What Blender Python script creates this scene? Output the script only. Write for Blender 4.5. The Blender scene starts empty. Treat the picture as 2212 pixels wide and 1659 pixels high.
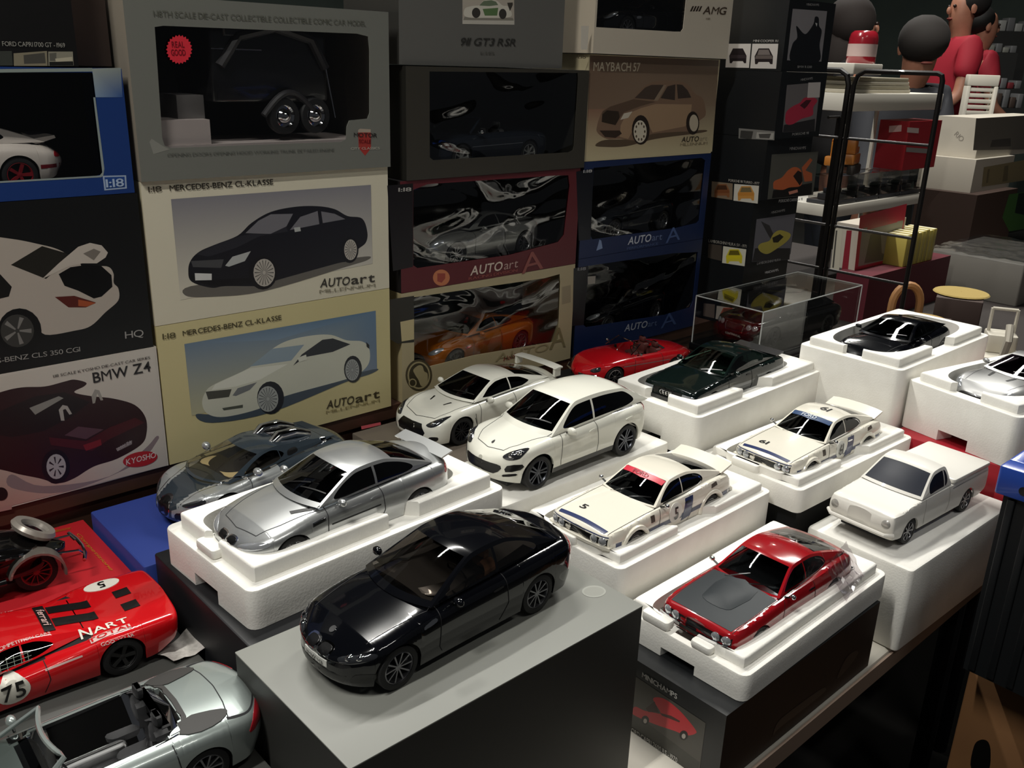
import bpy, math, random
from mathutils import Vector, Matrix
from mathutils.geometry import tessellate_polygon
from mathutils.bvhtree import BVHTree
random.seed(7)
SC = bpy.context.scene
COL = SC.collection
V = Vector
# ------------------------------------------------------------------ camera
CAM = V((0.0, -1.03, 1.47))
FPX = 1960.0
CR = V((0.73983015, -0.67208602, 0.03085028))
CU = V((0.20435136, 0.26816405, 0.94145025))
CF = V((0.64100848, 0.69020898, -0.33573754))
cd = bpy.data.cameras.new('camera'); cam = bpy.data.objects.new('camera', cd); COL.objects.link(cam)
cd.sensor_fit = 'HORIZONTAL'; cd.sensor_width = 36.0; cd.lens = FPX / 2212 * 36
cd.clip_start = 0.02; cd.clip_end = 60
cam.matrix_world = Matrix(((CR.x, CU.x, -CF.x, CAM.x), (CR.y, CU.y, -CF.y, CAM.y), (CR.z, CU.z, -CF.z, CAM.z), (0, 0, 0, 1)))
SC.camera = cam
# ------------------------------------------------------------------ world, lamps, exposure
w = bpy.data.worlds.new('hall_air'); SC.world = w; w.use_nodes = True
w.node_tree.nodes['Background'].inputs[0].default_value = (0.80, 0.84, 0.9, 1)
w.node_tree.nodes['Background'].inputs[1].default_value = 0.030
SC.view_settings.view_transform = 'Standard'; SC.view_settings.look = 'None'
SC.view_settings.exposure = 0.35; SC.view_settings.gamma = 1.0; SC.view_settings.use_curve_mapping = False
def area(name, loc, sx, sy, power, col, rz=0.0):
    l = bpy.data.lights.new(name, 'AREA'); l.shape = 'RECTANGLE'; l.size = sx; l.size_y = sy; l.energy = power; l.color = col
    o = bpy.data.objects.new(name, l); COL.objects.link(o); o.location = loc; o.rotation_euler = (0, 0, rz); return o
LAMPS = [((-0.55, -0.60, 2.85), 0.7, 0.06, 22.0, 0.0), ((0.95, 0.95, 3.70), 1.2, 0.06, 60.0, 0.0), ((0.45, -2.30, 4.00), 1.2, 0.06, 13.0, 0.0), ((3.1, 0.3, 3.60), 1.5, 0.15, 55.0, 0.0), ((5.2, 2.4, 4.2), 1.5, 0.15, 70.0, 0.0)]
for i, (lc, a, b, pw, rz) in enumerate(LAMPS):
    area('hall_lamp_light', lc, a, b, pw, (1.0, 0.98, 0.92), rz)
# ------------------------------------------------------------------ helpers: colour and materials
def lin(c):
    if isinstance(c, str):
        c = c.lstrip('#'); c = [int(c[i:i+2], 16) / 255 for i in (0, 2, 4)]
    return tuple((x / 12.92 if x <= 0.04045 else ((x + 0.055) / 1.055) ** 2.4) for x in c) + (1.0,)
MATS = {}
def mat(name, col='808080', rough=0.5, metal=0.0, coat=0.0, spec=0.5, bump=None, noise=None, emit=None):
    if name in MATS: return MATS[name]
    m = bpy.data.materials.new(name); m.use_nodes = True; nt = m.node_tree; b = nt.nodes['Principled BSDF']
    b.inputs['Base Color'].default_value = lin(col); b.inputs['Roughness'].default_value = rough
    b.inputs['Metallic'].default_value = metal; b.inputs['Coat Weight'].default_value = coat
    b.inputs['Coat Roughness'].default_value = 0.04; b.inputs['Specular IOR Level'].default_value = spec
    if emit: b.inputs['Emission Color'].default_value = lin(emit[0]); b.inputs['Emission Strength'].default_value = emit[1]
    tc = None
    if noise or bump:
        tc = nt.nodes.new('ShaderNodeTexCoord')
    if noise:                                   # (scale, second colour, amount)
        n = nt.nodes.new('ShaderNodeTexNoise'); n.inputs['Scale'].default_value = noise[0]; n.inputs['Detail'].default_value = 4
        nt.links.new(tc.outputs['Object'], n.inputs['Vector'])
        mx = nt.nodes.new('ShaderNodeMix'); mx.data_type = 'RGBA'
        mx.inputs[6].default_value = lin(col); mx.inputs[7].default_value = lin(noise[1])
        mr = nt.nodes.new('ShaderNodeMapRange'); mr.inputs[1].default_value = 0.35; mr.inputs[2].default_value = 0.65
        mr.inputs[4].default_value = noise[2]
        nt.links.new(n.outputs['Fac'], mr.inputs[0]); nt.links.new(mr.outputs[0], mx.inputs[0]); nt.links.new(mx.outputs[2], b.inputs['Base Color'])
    if bump:                                    # (kind, scale, strength, distance)
        t = nt.nodes.new('ShaderNodeTexVoronoi' if bump[0] == 'v' else 'ShaderNodeTexNoise'); t.inputs['Scale'].default_value = bump[1]
        nt.links.new(tc.outputs['Object'], t.inputs['Vector'])
        bp = nt.nodes.new('ShaderNodeBump'); bp.inputs['Strength'].default_value = bump[2]; bp.inputs['Distance'].default_value = bump[3]
        nt.links.new(t.outputs[0], bp.inputs['Height']); nt.links.new(bp.outputs[0], b.inputs['Normal'])
    MATS[name] = m; return m
def glass(name, tint, refl=0.06, rough=0.02, bump=None):
    """a thin clear sheet: tinted see-through plus a mirror layer"""
    if name in MATS: return MATS[name]
    m = bpy.data.materials.new(name); m.use_nodes = True; nt = m.node_tree; nt.nodes.clear()
    o = nt.nodes.new('ShaderNodeOutputMaterial'); t = nt.nodes.new('ShaderNodeBsdfTransparent'); g = nt.nodes.new('ShaderNodeBsdfGlossy')
    t.inputs[0].default_value = tint + (1,); g.inputs['Roughness'].default_value = rough; g.inputs[0].default_value = (1, 1, 1, 1)
    ge = nt.nodes.new('ShaderNodeNewGeometry'); dt = nt.nodes.new('ShaderNodeVectorMath'); dt.operation = 'DOT_PRODUCT'
    nt.links.new(ge.outputs['Incoming'], dt.inputs[0]); nt.links.new(ge.outputs['Normal'], dt.inputs[1])
    def mth(op, a, v):                          # Schlick reflectance, the same from both sides of the sheet
        n = nt.nodes.new('ShaderNodeMath'); n.operation = op; nt.links.new(a, n.inputs[0 if op != 'SUBTRACT' else 1])
        if v is not None: n.inputs[1 if op != 'SUBTRACT' else 0].default_value = v
        return n.outputs[0]
    x = mth('POWER', mth('SUBTRACT', mth('ABSOLUTE', dt.outputs['Value'], None), 1.0), 5.0)
    x = mth('ADD', mth('MULTIPLY', x, 1.0 - refl), refl)
    mx = nt.nodes.new('ShaderNodeMixShader'); nt.links.new(x, mx.inputs[0])
    nt.links.new(t.outputs[0], mx.inputs[1]); nt.links.new(g.outputs[0], mx.inputs[2]); nt.links.new(mx.outputs[0], o.inputs[0])
    if bump:
        tc = nt.nodes.new('ShaderNodeTexCoord'); mp = nt.nodes.new('ShaderNodeMapping'); mp.inputs['Scale'].default_value = bump[3]
        n = nt.nodes.new('ShaderNodeTexNoise'); n.inputs['Scale'].default_value = bump[0]; n.inputs['Detail'].default_value = 1.5; n.inputs['Distortion'].default_value = 0.6
        bp = nt.nodes.new('ShaderNodeBump'); bp.inputs['Strength'].default_value = bump[1]; bp.inputs['Distance'].default_value = bump[2]
        nt.links.new(tc.outputs['Object'], mp.inputs[0]); nt.links.new(mp.outputs[0], n.inputs['Vector']); nt.links.new(n.outputs['Fac'], bp.inputs['Height'])
        nt.links.new(bp.outputs[0], g.inputs['Normal'])
    MATS[name] = m; return m
def print_mat():
    if 'print' in MATS: return MATS['print']
    m = bpy.data.materials.new('printed_card'); m.use_nodes = True; nt = m.node_tree; b = nt.nodes['Principled BSDF']
    a = nt.nodes.new('ShaderNodeVertexColor'); a.layer_name = 'ink'; nt.links.new(a.outputs[0], b.inputs['Base Color'])
    b.inputs['Roughness'].default_value = 0.35; MATS['print'] = m; return m
# ------------------------------------------------------------------ helpers: meshes
def link(o, parent=None):
    COL.objects.link(o)
    if parent is not None: o.parent = parent
    return o
def tag(o, label, cat, group=None):
    o['label'] = label; o['category'] = cat
    if group: o['group'] = group
    return o
def thing(name, label, cat, loc=(0, 0, 0), rz=0.0, group=None):
    o = bpy.data.objects.new(name, None); COL.objects.link(o); o.location = loc; o.rotation_euler = (0, 0, rz)
    o.empty_display_size = 0.02
    return tag(o, label, cat, group)
class MB:
    def __init__(s): s.v = []; s.f = []; s.m = []; s.mats = []
    def mi(s, m):
        if m not in s.mats: s.mats.append(m)
        return s.mats.index(m)
    def add(s, vs, fs, m):
        k = len(s.v); s.v += [tuple(p) for p in vs]; i = s.mi(m)
        for f in fs: s.f.append([k + q for q in f]); s.m.append(i)
    def box(s, a, b, m, M=None):
        (x0, y0, z0), (x1, y1, z1) = a, b
        vs = [V(p) for p in ((x0,y0,z0),(x1,y0,z0),(x1,y1,z0),(x0,y1,z0),(x0,y0,z1),(x1,y0,z1),(x1,y1,z1),(x0,y1,z1))]
        if M: vs = [M @ p for p in vs]
        s.add(vs, [(0,3,2,1),(4,5,6,7),(0,1,5,4),(1,2,6,5),(2,3,7,6),(3,0,4,7)], m)
    def rbox(s, a, b, r, m, M=None, seg=3):
        """box with rounded vertical corners and softened top and bottom edges"""
        (x0, y0, z0), (x1, y1, z1) = a, b
        def loop(ins, z):
            pts = []; rr = max(r - ins, r * 0.25)
            for cx, cy, a0 in ((x1-r, y1-r, 0), (x0+r, y1-r, 90), (x0+r, y0+r, 180), (x1-r, y0+r, 270)):
                for k in range(seg + 1):
                    t = math.radians(a0 + 90 * k / seg); q = r - ins
                    pts.append(V((cx + q * math.cos(t), cy + q * math.sin(t), z)))
            return pts
        e = min(r * 0.6, (z1 - z0) * 0.3)
        L = [loop(e, z0), loop(e * .3, z0 + e * .3), loop(0, z0 + e), loop(0, z1 - e), loop(e * .3, z1 - e * .3), loop(e, z1)]
        s.loft(L, m, M)
    def loft(s, loops, m, M=None, cap=True, closed=True):
        n = len(loops[0]); vs = [p for l in loops for p in l]
        if M: vs = [M @ V(p) for p in vs]
        fs = []
        for i in range(len(loops) - 1):
            for j in range(n if closed else n - 1):
                fs.append((i*n + j, i*n + (j+1) % n, (i+1)*n + (j+1) % n, (i+1)*n + j))
        if cap: fs.append(tuple(range(n))[::-1]); fs.append(tuple((len(loops)-1)*n + j for j in range(n)))
        s.add(vs, fs, m)
    def lathe(s, prof, m, n=24, M=None, cap=False):
        """prof: (radius, height) along local z"""
        loops = [[V((r * math.cos(2*math.pi*k/n), r * math.sin(2*math.pi*k/n), h)) for k in range(n)] for r, h in prof]
        s.loft(loops, m, M, cap=cap)
    def tube(s, pts, r, m, n=8, closed=False, cap=True):
        pts = [V(p) for p in pts]; L = []; up = None; N = len(pts)
        for i, p in enumerate(pts):
            a = pts[(i-1) % N] if (closed or i > 0) else p; b = pts[(i+1) % N] if (closed or i < N-1) else p
            t = (b - a).normalized()
            if up is None: up = t.orthogonal().normalized()
            up = (up - t * up.dot(t)).normalized(); sd = t.cross(up)
            rr = r[i] if isinstance(r, (list, tuple)) else r
            L.append([p + up * rr * math.cos(2*math.pi*k/n) + sd * rr * math.sin(2*math.pi*k/n) for k in range(n)])
        if closed: L.append(L[0]); cap = False
        s.loft(L, m, cap=cap)
    def ball(s, c, rx, ry, rz, m, n=12, k=8, M=None):
        L = []
        for i in range(1, k):
            t = math.pi * i / k
            L.append([V((c[0] + rx*math.sin(t)*math.cos(2*math.pi*j/n), c[1] + ry*math.sin(t)*math.sin(2*math.pi*j/n), c[2] - rz*math.cos(t))) for j in range(n)])
        s.loft(L, m, M)
    def poly(s, pts, m):
        for t in tessellate_polygon([[V(p) for p in pts]]): s.add([pts[i] for i in t], [(0, 1, 2)], m)
    def build(s, name, parent=None, smooth=True, angle=35):
        me = bpy.data.meshes.new(name); me.from_pydata(s.v, [], s.f)
        for m in s.mats: me.materials.append(m)
        me.polygons.foreach_set('material_index', s.m)
        if smooth:
            me.polygons.foreach_set('use_smooth', [True] * len(me.polygons)); me.set_sharp_from_angle(angle=math.radians(angle))
        me.update(); o = bpy.data.objects.new(name, me); return link(o, parent)
def one(name, parent, fn, *a, **k):
    b = MB(); getattr(b, fn)(*a, **k); return b.build(name, parent)
def structure(o): o['kind'] = 'structure'; return o
# ------------------------------------------------------------------ helpers: glyphs (two weights), made once
GL = {}
def make_glyphs():
    chars = 'ABCDEFGHIJKLMNOPQRSTUVWXYZabcdefghijklmnopqrstuvwxyz0123456789-:./!'
    obs = []
    for wt, off in (('r', 0.0), ('b', 0.013)):
        for ch in chars:
            c = bpy.data.curves.new('glyph', 'FONT'); c.body = ch; c.offset = 0.0 if ch == 'M' else off; c.resolution_u = 3
            o = bpy.data.objects.new('glyph', c); COL.objects.link(o); obs.append((wt, ch, o))
    bpy.context.view_layer.update(); dg = bpy.context.evaluated_depsgraph_get()
    for wt, ch, o in obs:
        me = o.evaluated_get(dg).to_mesh(); vs = [(p.co.x, p.co.y) for p in me.vertices]; fs = [tuple(p.vertices) for p in me.polygons]
        GL[(wt, ch)] = (vs, fs); o.evaluated_get(dg).to_mesh_clear()
    cs = [o.data for _, _, o in obs]
    for _, _, o in obs: bpy.data.objects.remove(o)
    for c in cs: bpy.data.curves.remove(c)
    hs = [p[1] for p in GL[('r', 'H')][0]]; GL['cap'] = max(hs)
make_glyphs()
def text2d(st, wt='r', track=0.085, ital=0.0):
    """flat lettering: width starts at 0, cap height 1; returns vertices, faces, width"""
    x = 0.0; vs = []; fs = []; cap = GL['cap']
    for ch in st:
        if ch == ' ': x += 0.36; continue
        g, f = GL[(wt, ch)]
        if not g: continue
        x0 = min(p[0] for p in g); x1 = max(p[0] for p in g); k = len(vs)
        vs += [((p[0] - x0) / cap + x, p[1] / cap) for p in g]; fs += [tuple(k + i for i in q) for q in f]
        x += (x1 - x0) / cap + track
    vs = [(a + ital * b, b) for a, b in vs]
    return vs, fs, max(x - track, 0.01)
# ------------------------------------------------------------------ helpers: flat faces that carry print
def ray(p): return (CF + CR * ((p[0] - 1106) / FPX) - CU * ((p[1] - 829.5) / FPX))
def on_plane(p, o, n):
    d = ray(p); return CAM + d * ((V(o) - CAM).dot(n) / d.dot(n))
def on_z(p, z): return on_plane(p, (0, 0, z), V((0, 0, 1)))
def Z(ox, oy, s):                              # points measured in an enlarged view of the photograph
    return lambda *pts: [(ox + a / s, oy + b / s) for a, b in pts]
class Face:
    """a printed side of a thing: places ink measured in the photograph on the real plane of that side"""
    def __init__(s, root, o, n, u):
        s.root = root; s.o = V(o); s.n = V(n).normalized(); s.u = V(u).normalized(); s.vv = s.n.cross(s.u)
        s.inv = (Matrix.Translation(root.location) @ Matrix.Rotation(root.rotation_euler.z, 4, 'Z')).inverted()
    def px(s, p): q = on_plane(p, s.o, s.n) - s.o; return (q.dot(s.u), q.dot(s.vv))
    def w(s, a, b, lift): return s.inv @ (s.o + s.u * a + s.vv * b + s.n * lift)
    def ink(s, name, layers, lift=0.0002, uv=False):
        """layers: (colour or per-point colours, points[, 's' for a smoothed outline])"""
        vs = []; fs = []; cs = []; i = 0; last = None
        for ly in layers:
            col, pts = ly[0], ly[1]; i += (col != last); last = col; P = [p if uv else s.px(p) for p in pts]
            if len(ly) > 2: P = smooth_loop(P, 5)
            cl = [lin(c) for c in col] if isinstance(col, (list, tuple)) else [lin(col)] * len(P)
            if len(cl) < len(P): cl = [cl[0]] * len(P)
            k = len(vs); vs += [s.w(a, b, lift + i * 0.00002) for a, b in P]; cs += cl
            fs += [tuple(k + q for q in t) for t in tessellate_polygon([[V((a, b, 0)) for a, b in P]])]
        return s._mk(name, vs, fs, cs)
    def _mk(s, name, vs, fs, cs):
        me = bpy.data.meshes.new(name); me.from_pydata(vs, [], fs); at = me.color_attributes.new('ink', 'FLOAT_COLOR', 'POINT')
        at.data.foreach_set('color', [c for q in cs for c in q]); me.materials.append(print_mat()); me.update()
        return link(bpy.data.objects.new(name, me), s.root)
    def text(s, texts, lift=0.0007, name='lettering'):
        """texts: (string, baseline start px, baseline end px, cap height px, colour[, weight, italic])"""
        for t in texts:
            vs = []; fs = []; cs = []
            st, p0, p1, cap, col = t[:5]; wt = t[5] if len(t) > 5 else 'r'; it = t[6] if len(t) > 6 else 0.0
            a = V(s.px(p0)); b = V(s.px(p1)); c = V(s.px((p0[0], p0[1] - cap))); e = (b - a); e0 = e.normalized(); up = V((-e0.y, e0.x))
            if up.dot(c - a) < 0: up = -up
            up = up * abs((c - a).dot(up)); tv, tf, tw = text2d(st, wt, ital=it)
            for x, y in tv: q = a + e * (x / tw) + up * y; vs.append(s.w(q.x, q.y, lift))
            fs += [tuple(f) for f in tf]; cs += [lin(col)] * len(tv)
            s._mk(name, vs, fs, cs)
def smooth_loop(P, n):
    out = []; N = len(P)
    for i in range(N):
        a, b, c, d = P[i-1], P[i], P[(i+1) % N], P[(i+2) % N]
        for k in range(n):
            t = k / n; t2 = t*t; t3 = t2*t
            out.append(tuple(0.5 * (2*b[j] + (c[j]-a[j])*t + (2*a[j]-5*b[j]+4*c[j]-d[j])*t2 + (3*b[j]-a[j]-3*c[j]+d[j])*t3) for j in (0, 1)))
    return out
def ell(cx, cy, rx, ry, n=20, rot=0.0):
    c, s = math.cos(rot), math.sin(rot)
    return [(cx + rx*math.cos(2*math.pi*k/n)*c - ry*math.sin(2*math.pi*k/n)*s, cy + rx*math.cos(2*math.pi*k/n)*s + ry*math.sin(2*math.pi*k/n)*c) for k in range(n)]
def spokes(cx, cy, rx, ry, n, w, col, r0=0.15, r1=0.92):
    out = []
    for k in range(n):
        t = 2*math.pi*k/n; d = w
        out.append((col, [(cx + rx*r0*math.cos(t-d/r0*.3), cy + ry*r0*math.sin(t-d/r0*.3)), (cx + rx*r1*math.cos(t-d), cy + ry*r1*math.sin(t-d)), (cx + rx*r1*math.cos(t+d), cy + ry*r1*math.sin(t+d)), (cx + rx*r0*math.cos(t+d/r0*.3), cy + ry*r0*math.sin(t+d/r0*.3))]))
    return out
def pchip(T, x):
    if x <= T[0][0]: return T[0][1]
    if x >= T[-1][0]: return T[-1][1]
    n = len(T); h = [T[i+1][0]-T[i][0] for i in range(n-1)]; d = [(T[i+1][1]-T[i][1])/h[i] for i in range(n-1)]
    def sl(i):
        if i == 0: return d[0]
        if i == n-1: return d[-1]
        if d[i-1]*d[i] <= 0: return 0.0
        w1 = 2*h[i]+h[i-1]; w2 = h[i]+2*h[i-1]; return (w1+w2)/(w1/d[i-1]+w2/d[i])
    for i in range(n-1):
        if x <= T[i+1][0]:
            t = (x-T[i][0])/h[i]; m0 = sl(i)*h[i]; m1 = sl(i+1)*h[i]
            return (2*t**3-3*t*t+1)*T[i][1]+(t**3-2*t*t+t)*m0+(-2*t**3+3*t*t)*T[i+1][1]+(t**3-t*t)*m1
def bspl(P, n):
    """clamped cubic B-spline through a control polygon (any dimension), n samples"""
    m = len(P); k = min(3, m-1); kn = [0.0]*(k+1) + [i/(m-k) for i in range(1, m-k)] + [1.0]*(k+1); out = []; dim = len(P[0])
    for q in range(n):
        u = min(q/(n-1), 0.9999999); s = k
        while s < m-1 and u >= kn[s+1]: s += 1
        d = [list(P[j+s-k]) for j in range(k+1)]
        for r in range(1, k+1):
            for j in range(k, r-1, -1):
                den = kn[j+1+s-r]-kn[j+s-k]; a = (u-kn[j+s-k])/den if den else 0
                d[j] = [(1-a)*d[j-1][c]+a*d[j][c] for c in range(dim)]
        out.append(tuple(d[k]))
    return out
# ------------------------------------------------------------------ the setting
TBL = 0.81
m_floor = mat('dark_hall_floor', '1b1a18', 0.7, noise=(3.0, '24211d', 0.6))
m_wall = mat('dark_hall_wall', '5a655f', 0.9, noise=(1.5, '49524d', 0.5))
m_ceil = mat('dark_ceiling', '1c1d1c', 0.9)
b = MB(); b.box((-4, -5, -0.04), (12, 9, 0.06), m_floor); structure(b.build('floor', smooth=False))
b = MB(); b.box((-4, 9, 0), (12, 9.1, 5.2), m_wall); structure(b.build('wall_back', smooth=False))
b = MB(); b.box((12, -5, 0), (12.1, 9.1, 5.2), m_wall); structure(b.build('wall_right', smooth=False))
b = MB(); b.box((-4, -5, 5.2), (12, 9, 5.3), m_ceil); structure(b.build('ceiling', smooth=False))
# ceiling lamps: the housings of the lights above
m_house = mat('lamp_housing', 'c8c8c4', 0.5)
for i, (lc, a, bb, pw, rz) in enumerate(LAMPS):
    t = thing('ceiling_lamp', ['long ceiling lamp above the near end of the table', 'long ceiling lamp above the wall of boxes', 'long ceiling lamp over the near aisle', 'long ceiling lamp over the neighbouring stall', 'long ceiling lamp over the far stalls'][i], 'lamp', (lc[0], lc[1], lc[2] + 0.012), rz, 'hall ceiling lamps')
    b = MB(); b.box((-a/2 - .03, -bb/2 - .02, 0), (a/2 + .03, bb/2 + .02, 0.06), m_house); b.build('housing', t, smooth=False)
    for sx in (-a/3, a/3):
        b = MB(); b.tube([(sx, 0, 0.06), (sx, 0, 5.2 - lc[2] - 0.012)], 0.006, m_house); b.build('hanger', t)
# the stall table
m_tbl = mat('white_table_top', 'd9d4c8', 0.45, noise=(6, 'cbc5b6', 0.4)); m_tedge = mat('table_edge', '8d7a6c', 0.6); m_steel = mat('dark_steel', '26262a', 0.4, 0.8)
t = thing('stall_table', 'long white table carrying the whole model car display', 'table', (0.9, -0.1, 0))
b = MB(); b.rbox((-2.0, -0.565, TBL - 0.030), (.84, 0.5, TBL), 0.012, m_tbl); b.build('table_top', t)
b = MB(); b.box((-1.985, -0.5675, TBL - 0.028), (.825, -0.5645, TBL - 0.004), m_tedge); b.build('edge_strip', t, smooth=False)
for x in (-1.9, .74):
    for y in (-0.42, 0.4):
        b = MB(); b.tube([(x, y, 0.06), (x, y, TBL - 0.030)], 0.018, m_steel, 10); b.build('leg', t)
# wooden riser under the wall of boxes
m_wood = mat('brown_riser_wood', '4a3022', 0.5, noise=(14, '36221a', 0.7))
t = thing('display_riser', 'brown wooden riser board under the wall of boxes', 'riser', (0.7, 0.1, TBL))
RH = 0.9865 - TBL
b = MB(); b.box((-0.95, -0.098, RH - .02), (0.99, 0.26, RH), m_wood); b.build('top_board', t, smooth=False)
b = MB(); b.box((-0.95, -0.092, 0), (0.99, -0.074, RH - .02), m_wood); b.build('front_board', t, smooth=False)
b = MB(); b.box((-0.95, 0.24, 0), (0.99, 0.258, RH - .02), m_wood); b.build('back_board', t, smooth=False)
# ------------------------------------------------------------------ cartons of the wall
z0 = Z(0, 0, 3.95); z2 = Z(250, 0, 3.687); z3 = Z(0, 400, 2.37); z4 = Z(300, 360, 2.675); z5 = Z(830, 0, 4.147); z6 = Z(830, 360, 3.191)
z7 = Z(1210, 0, 4.365); z8 = Z(1220, 330, 3.685); e1 = Z(1500, 0, 5.183); e2 = Z(1500, 280, 4.88)
def card(col, rough=0.42): return mat('card_' + col, col, rough, noise=(9, col, 0.0), bump=('n', 60, 0.06, 0.002))
m_inner = mat('carton_inner', '15161a', 0.8)
cello = glass('cellophane', (0.86, 0.87, 0.86), 0.085, 0.05, bump=(7.0, 0.85, 0.02, (1.0, 1.0, 1.9)))
cello2 = glass('cellophane_flat', (0.9, 0.9, 0.9), 0.05, 0.03, bump=(5.0, 0.35, 0.012, (1.0, 1.0, 1.5)))
RIS = 0.9869
def carton(name, label, x0, x1, zz0, zz1, y0=0.0, d=0.13, front='808080', side=None, window=None, film=None, back=None, rz=0.0):
    t = thing(name, label, 'box', ((x0 + x1) / 2, y0, zz0), rz, 'cartons stacked behind the table')
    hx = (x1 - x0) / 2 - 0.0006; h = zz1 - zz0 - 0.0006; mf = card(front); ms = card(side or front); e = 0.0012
    fc = Face(t, (t.location.x, y0, zz0), (0, -1, 0), (1, 0, 0))
    b = MB()
    if window is None:
        b.box((-hx, 0, 0), (hx, d, h), ms)
        b.f.pop(2); b.m.pop(2)
        b.add([(-hx, 0, 0), (hx, 0, 0), (hx, 0, h), (-hx, 0, h)], [(0, 1, 2, 3)], mf); b.build('carton', t, smooth=False)
    else:
        for (p, q) in (((-hx, 0, 0), (hx, d, e)), ((-hx, 0, h - e), (hx, d, h)), ((-hx, 0, e), (-hx + e, d, h - e)), ((hx - e, 0, e), (hx, d, h - e)), ((-hx + e, d - e, e), (hx - e, d, h - e))):
            b.box(p, q, ms)
        b.build('carton', t, smooth=False)
        W = [fc.px(p) for p in window]; W = [(max(-hx + .004, min(hx - .004, a)), max(.004, min(h - .004, c))) for a, c in W]
        O = [(-hx, 0), (hx, 0), (hx, h), (-hx, h)]; b = MB()
        for s_, yy in ((0, -0.0001), (1, 0.0011)):
            pts = [V((a, yy, c)) for a, c in O] + [V((a, yy, c)) for a, c in W]
            for tr in tessellate_polygon([[V((a, c, 0)) for a, c in O], [V((a, c, 0)) for a, c in W]]):
                b.add([pts[i] for i in (tr if s_ == 0 else tr[::-1])], [(0, 1, 2)], mf)
        n = len(W)
        for i in range(n):
            a, c = W[i], W[(i+1) % n]; b.add([(a[0], -.0001, a[1]), (c[0], -.0001, c[1]), (c[0], .0011, c[1]), (a[0], .0011, a[1])], [(0, 1, 2, 3)], mf)
        b.build('front_panel', t, smooth=False)
        b = MB(); b.box((-hx + e, e + .002, e), (hx - e, d - e - .0005, e + .004), mat('liner_' + (back or '15161a'), back or '15161a', 0.7))
        b.box((-hx + e, d - e - .004, e), (hx - e, d - e - .0005, h - e), mat('liner_' + (back or '15161a'), back or '15161a', 0.7)); b.build('liner', t, smooth=False)
        b = MB(); nx, nz = 24, 12; xa, xb = min(p[0] for p in W) - .003, max(p[0] for p in W) + .003; za, zb = min(p[1] for p in W) - .003, max(p[1] for p in W) + .003
        vs = []
        for j in range(nz + 1):
            for i in range(nx + 1):
                u, v = i/nx, j/nz; k = (u*(1-u)*v*(1-v)) ** .5 * 2
                yy = 0.0018 + 0.0018 * k * (math.sin(u*9 + v*5 + x0*40) * math.sin(v*7 + x0*30) + 1.0)
                vs.append((xa + (xb-xa)*u, yy, za + (zb-za)*v))
        b.add(vs, [(j*(nx+1)+i, j*(nx+1)+i+1, (j+1)*(nx+1)+i+1, (j+1)*(nx+1)+i) for j in range(nz) for i in range(nx)], film or cello)
        b.build('cellophane_window', t, angle=180)
    return t, fc
def left_face(t, x0, y0, zz): return Face(t, (x0, y0, zz), (-1, 0, 0), (0, -1, 0))
K = '17171a'
# --- cream carton, dark coupe picture
def cl_picture(fc, zz, dx, dy, bg, body, glassc, top, low, rim, shade, grille, light, plate):
    q = lambda *p: zz(*[(a + dx, c + dy) for a, c in p])
    L = [(bg, q((185,188),(1340,105),(1350,560),(240,770)))]
    L.append((shade, q((270,745),(300,690),(700,640),(1150,545),(1325,518),(1320,540),(1200,578),(720,720),(400,752)), 's'))
    L.append((body, q((285,600),(300,540),(350,490),(440,450),(570,398),(650,325),(760,262),(900,232),(1030,228),(1130,245),(1205,285),(1290,300),(1320,380),(1310,440),(1262,480),(1200,545),(1140,560),(800,655),(700,688),(500,690),(420,700),(305,665)), 's'))
    L.append((low, q((300,650),(420,690),(640,680),(660,640),(420,655),(300,625))))
    L.append((top, q((440,452),(580,402),(850,345),(860,375),(700,400),(560,470),(400,520),(330,505))))
    L.append((glassc, q((615,384),(690,312),(762,275),(890,272),(852,345),(760,388))))
    L.append((glassc, q((872,366),(932,290),(1032,256),(1042,332))))
    L.append((glassc, q((1052,258),(1130,272),(1192,303),(1062,326))))
    L.append((light, q((498,572),(540,520),(646,488),(612,545),(520,578))))
    L.append((grille, q((300,545),(490,535),(475,585),(312,580))))
    L.append((plate, q((322,615),(420,618),(420,655),(325,657))))
    L.append((K, q(*ell(716, 612, 82, 98)))); L.append((rim, q(*ell(723, 612, 62, 80))))
    L += [(c, q(*p)) for c, p in spokes(723, 612, 60, 78, 18, 0.045, '55534f')]
    L.append((K, q(*ell(1216, 480, 52, 76)))); L.append((rim, q(*ell(1222, 480, 37, 60))))
    L += [(c, q(*p)) for c, p in spokes(1222, 480, 36, 58, 18, 0.045, '55534f')]
    L.append((light, q((895,352),(930,348),(935,372),(900,378))))
    return L
t, fc = carton('model_car_box', 'cream box with a black coupe picture, under the silver trailer box', 0.3845, 0.7165, 1.1645, 1.331, front='ddd6bf', side='ccc3a6')
fc.ink('printed_picture', cl_picture(fc, z4, 0, 0, ['86848a', '8a888e', 'c9c4b8', 'd8d2bf'], '1a1a20', '77757a', '2a2a30', '101014', 'b9b2a8', '6a665f', '4a4a4c', 'b5b7b4', 'd6d6d2'))
Tx = lambda q, s: [(s[0],) + tuple(q(s[1], s[2])) + s[3:]]
fc.text(Tx(z4, ('1:18', (54, 148), (132, 143), 12, '4a4438')) + Tx(z4, ('MERCEDES-BENZ CL-KLASSE', (178, 140), (775, 102), 12, '37332b', 'b'))
        + Tx(z4, ('AUTO', (1045, 698), (1215, 682), 18, '39352e', 'b', .15)) + Tx(z4, ('art', (1225, 680), (1362, 664), 19, '39352e', 'b')) + Tx(z4, ('MILLENNIUM', (1042, 732), (1365, 694), 7, '8d8672')))
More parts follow.
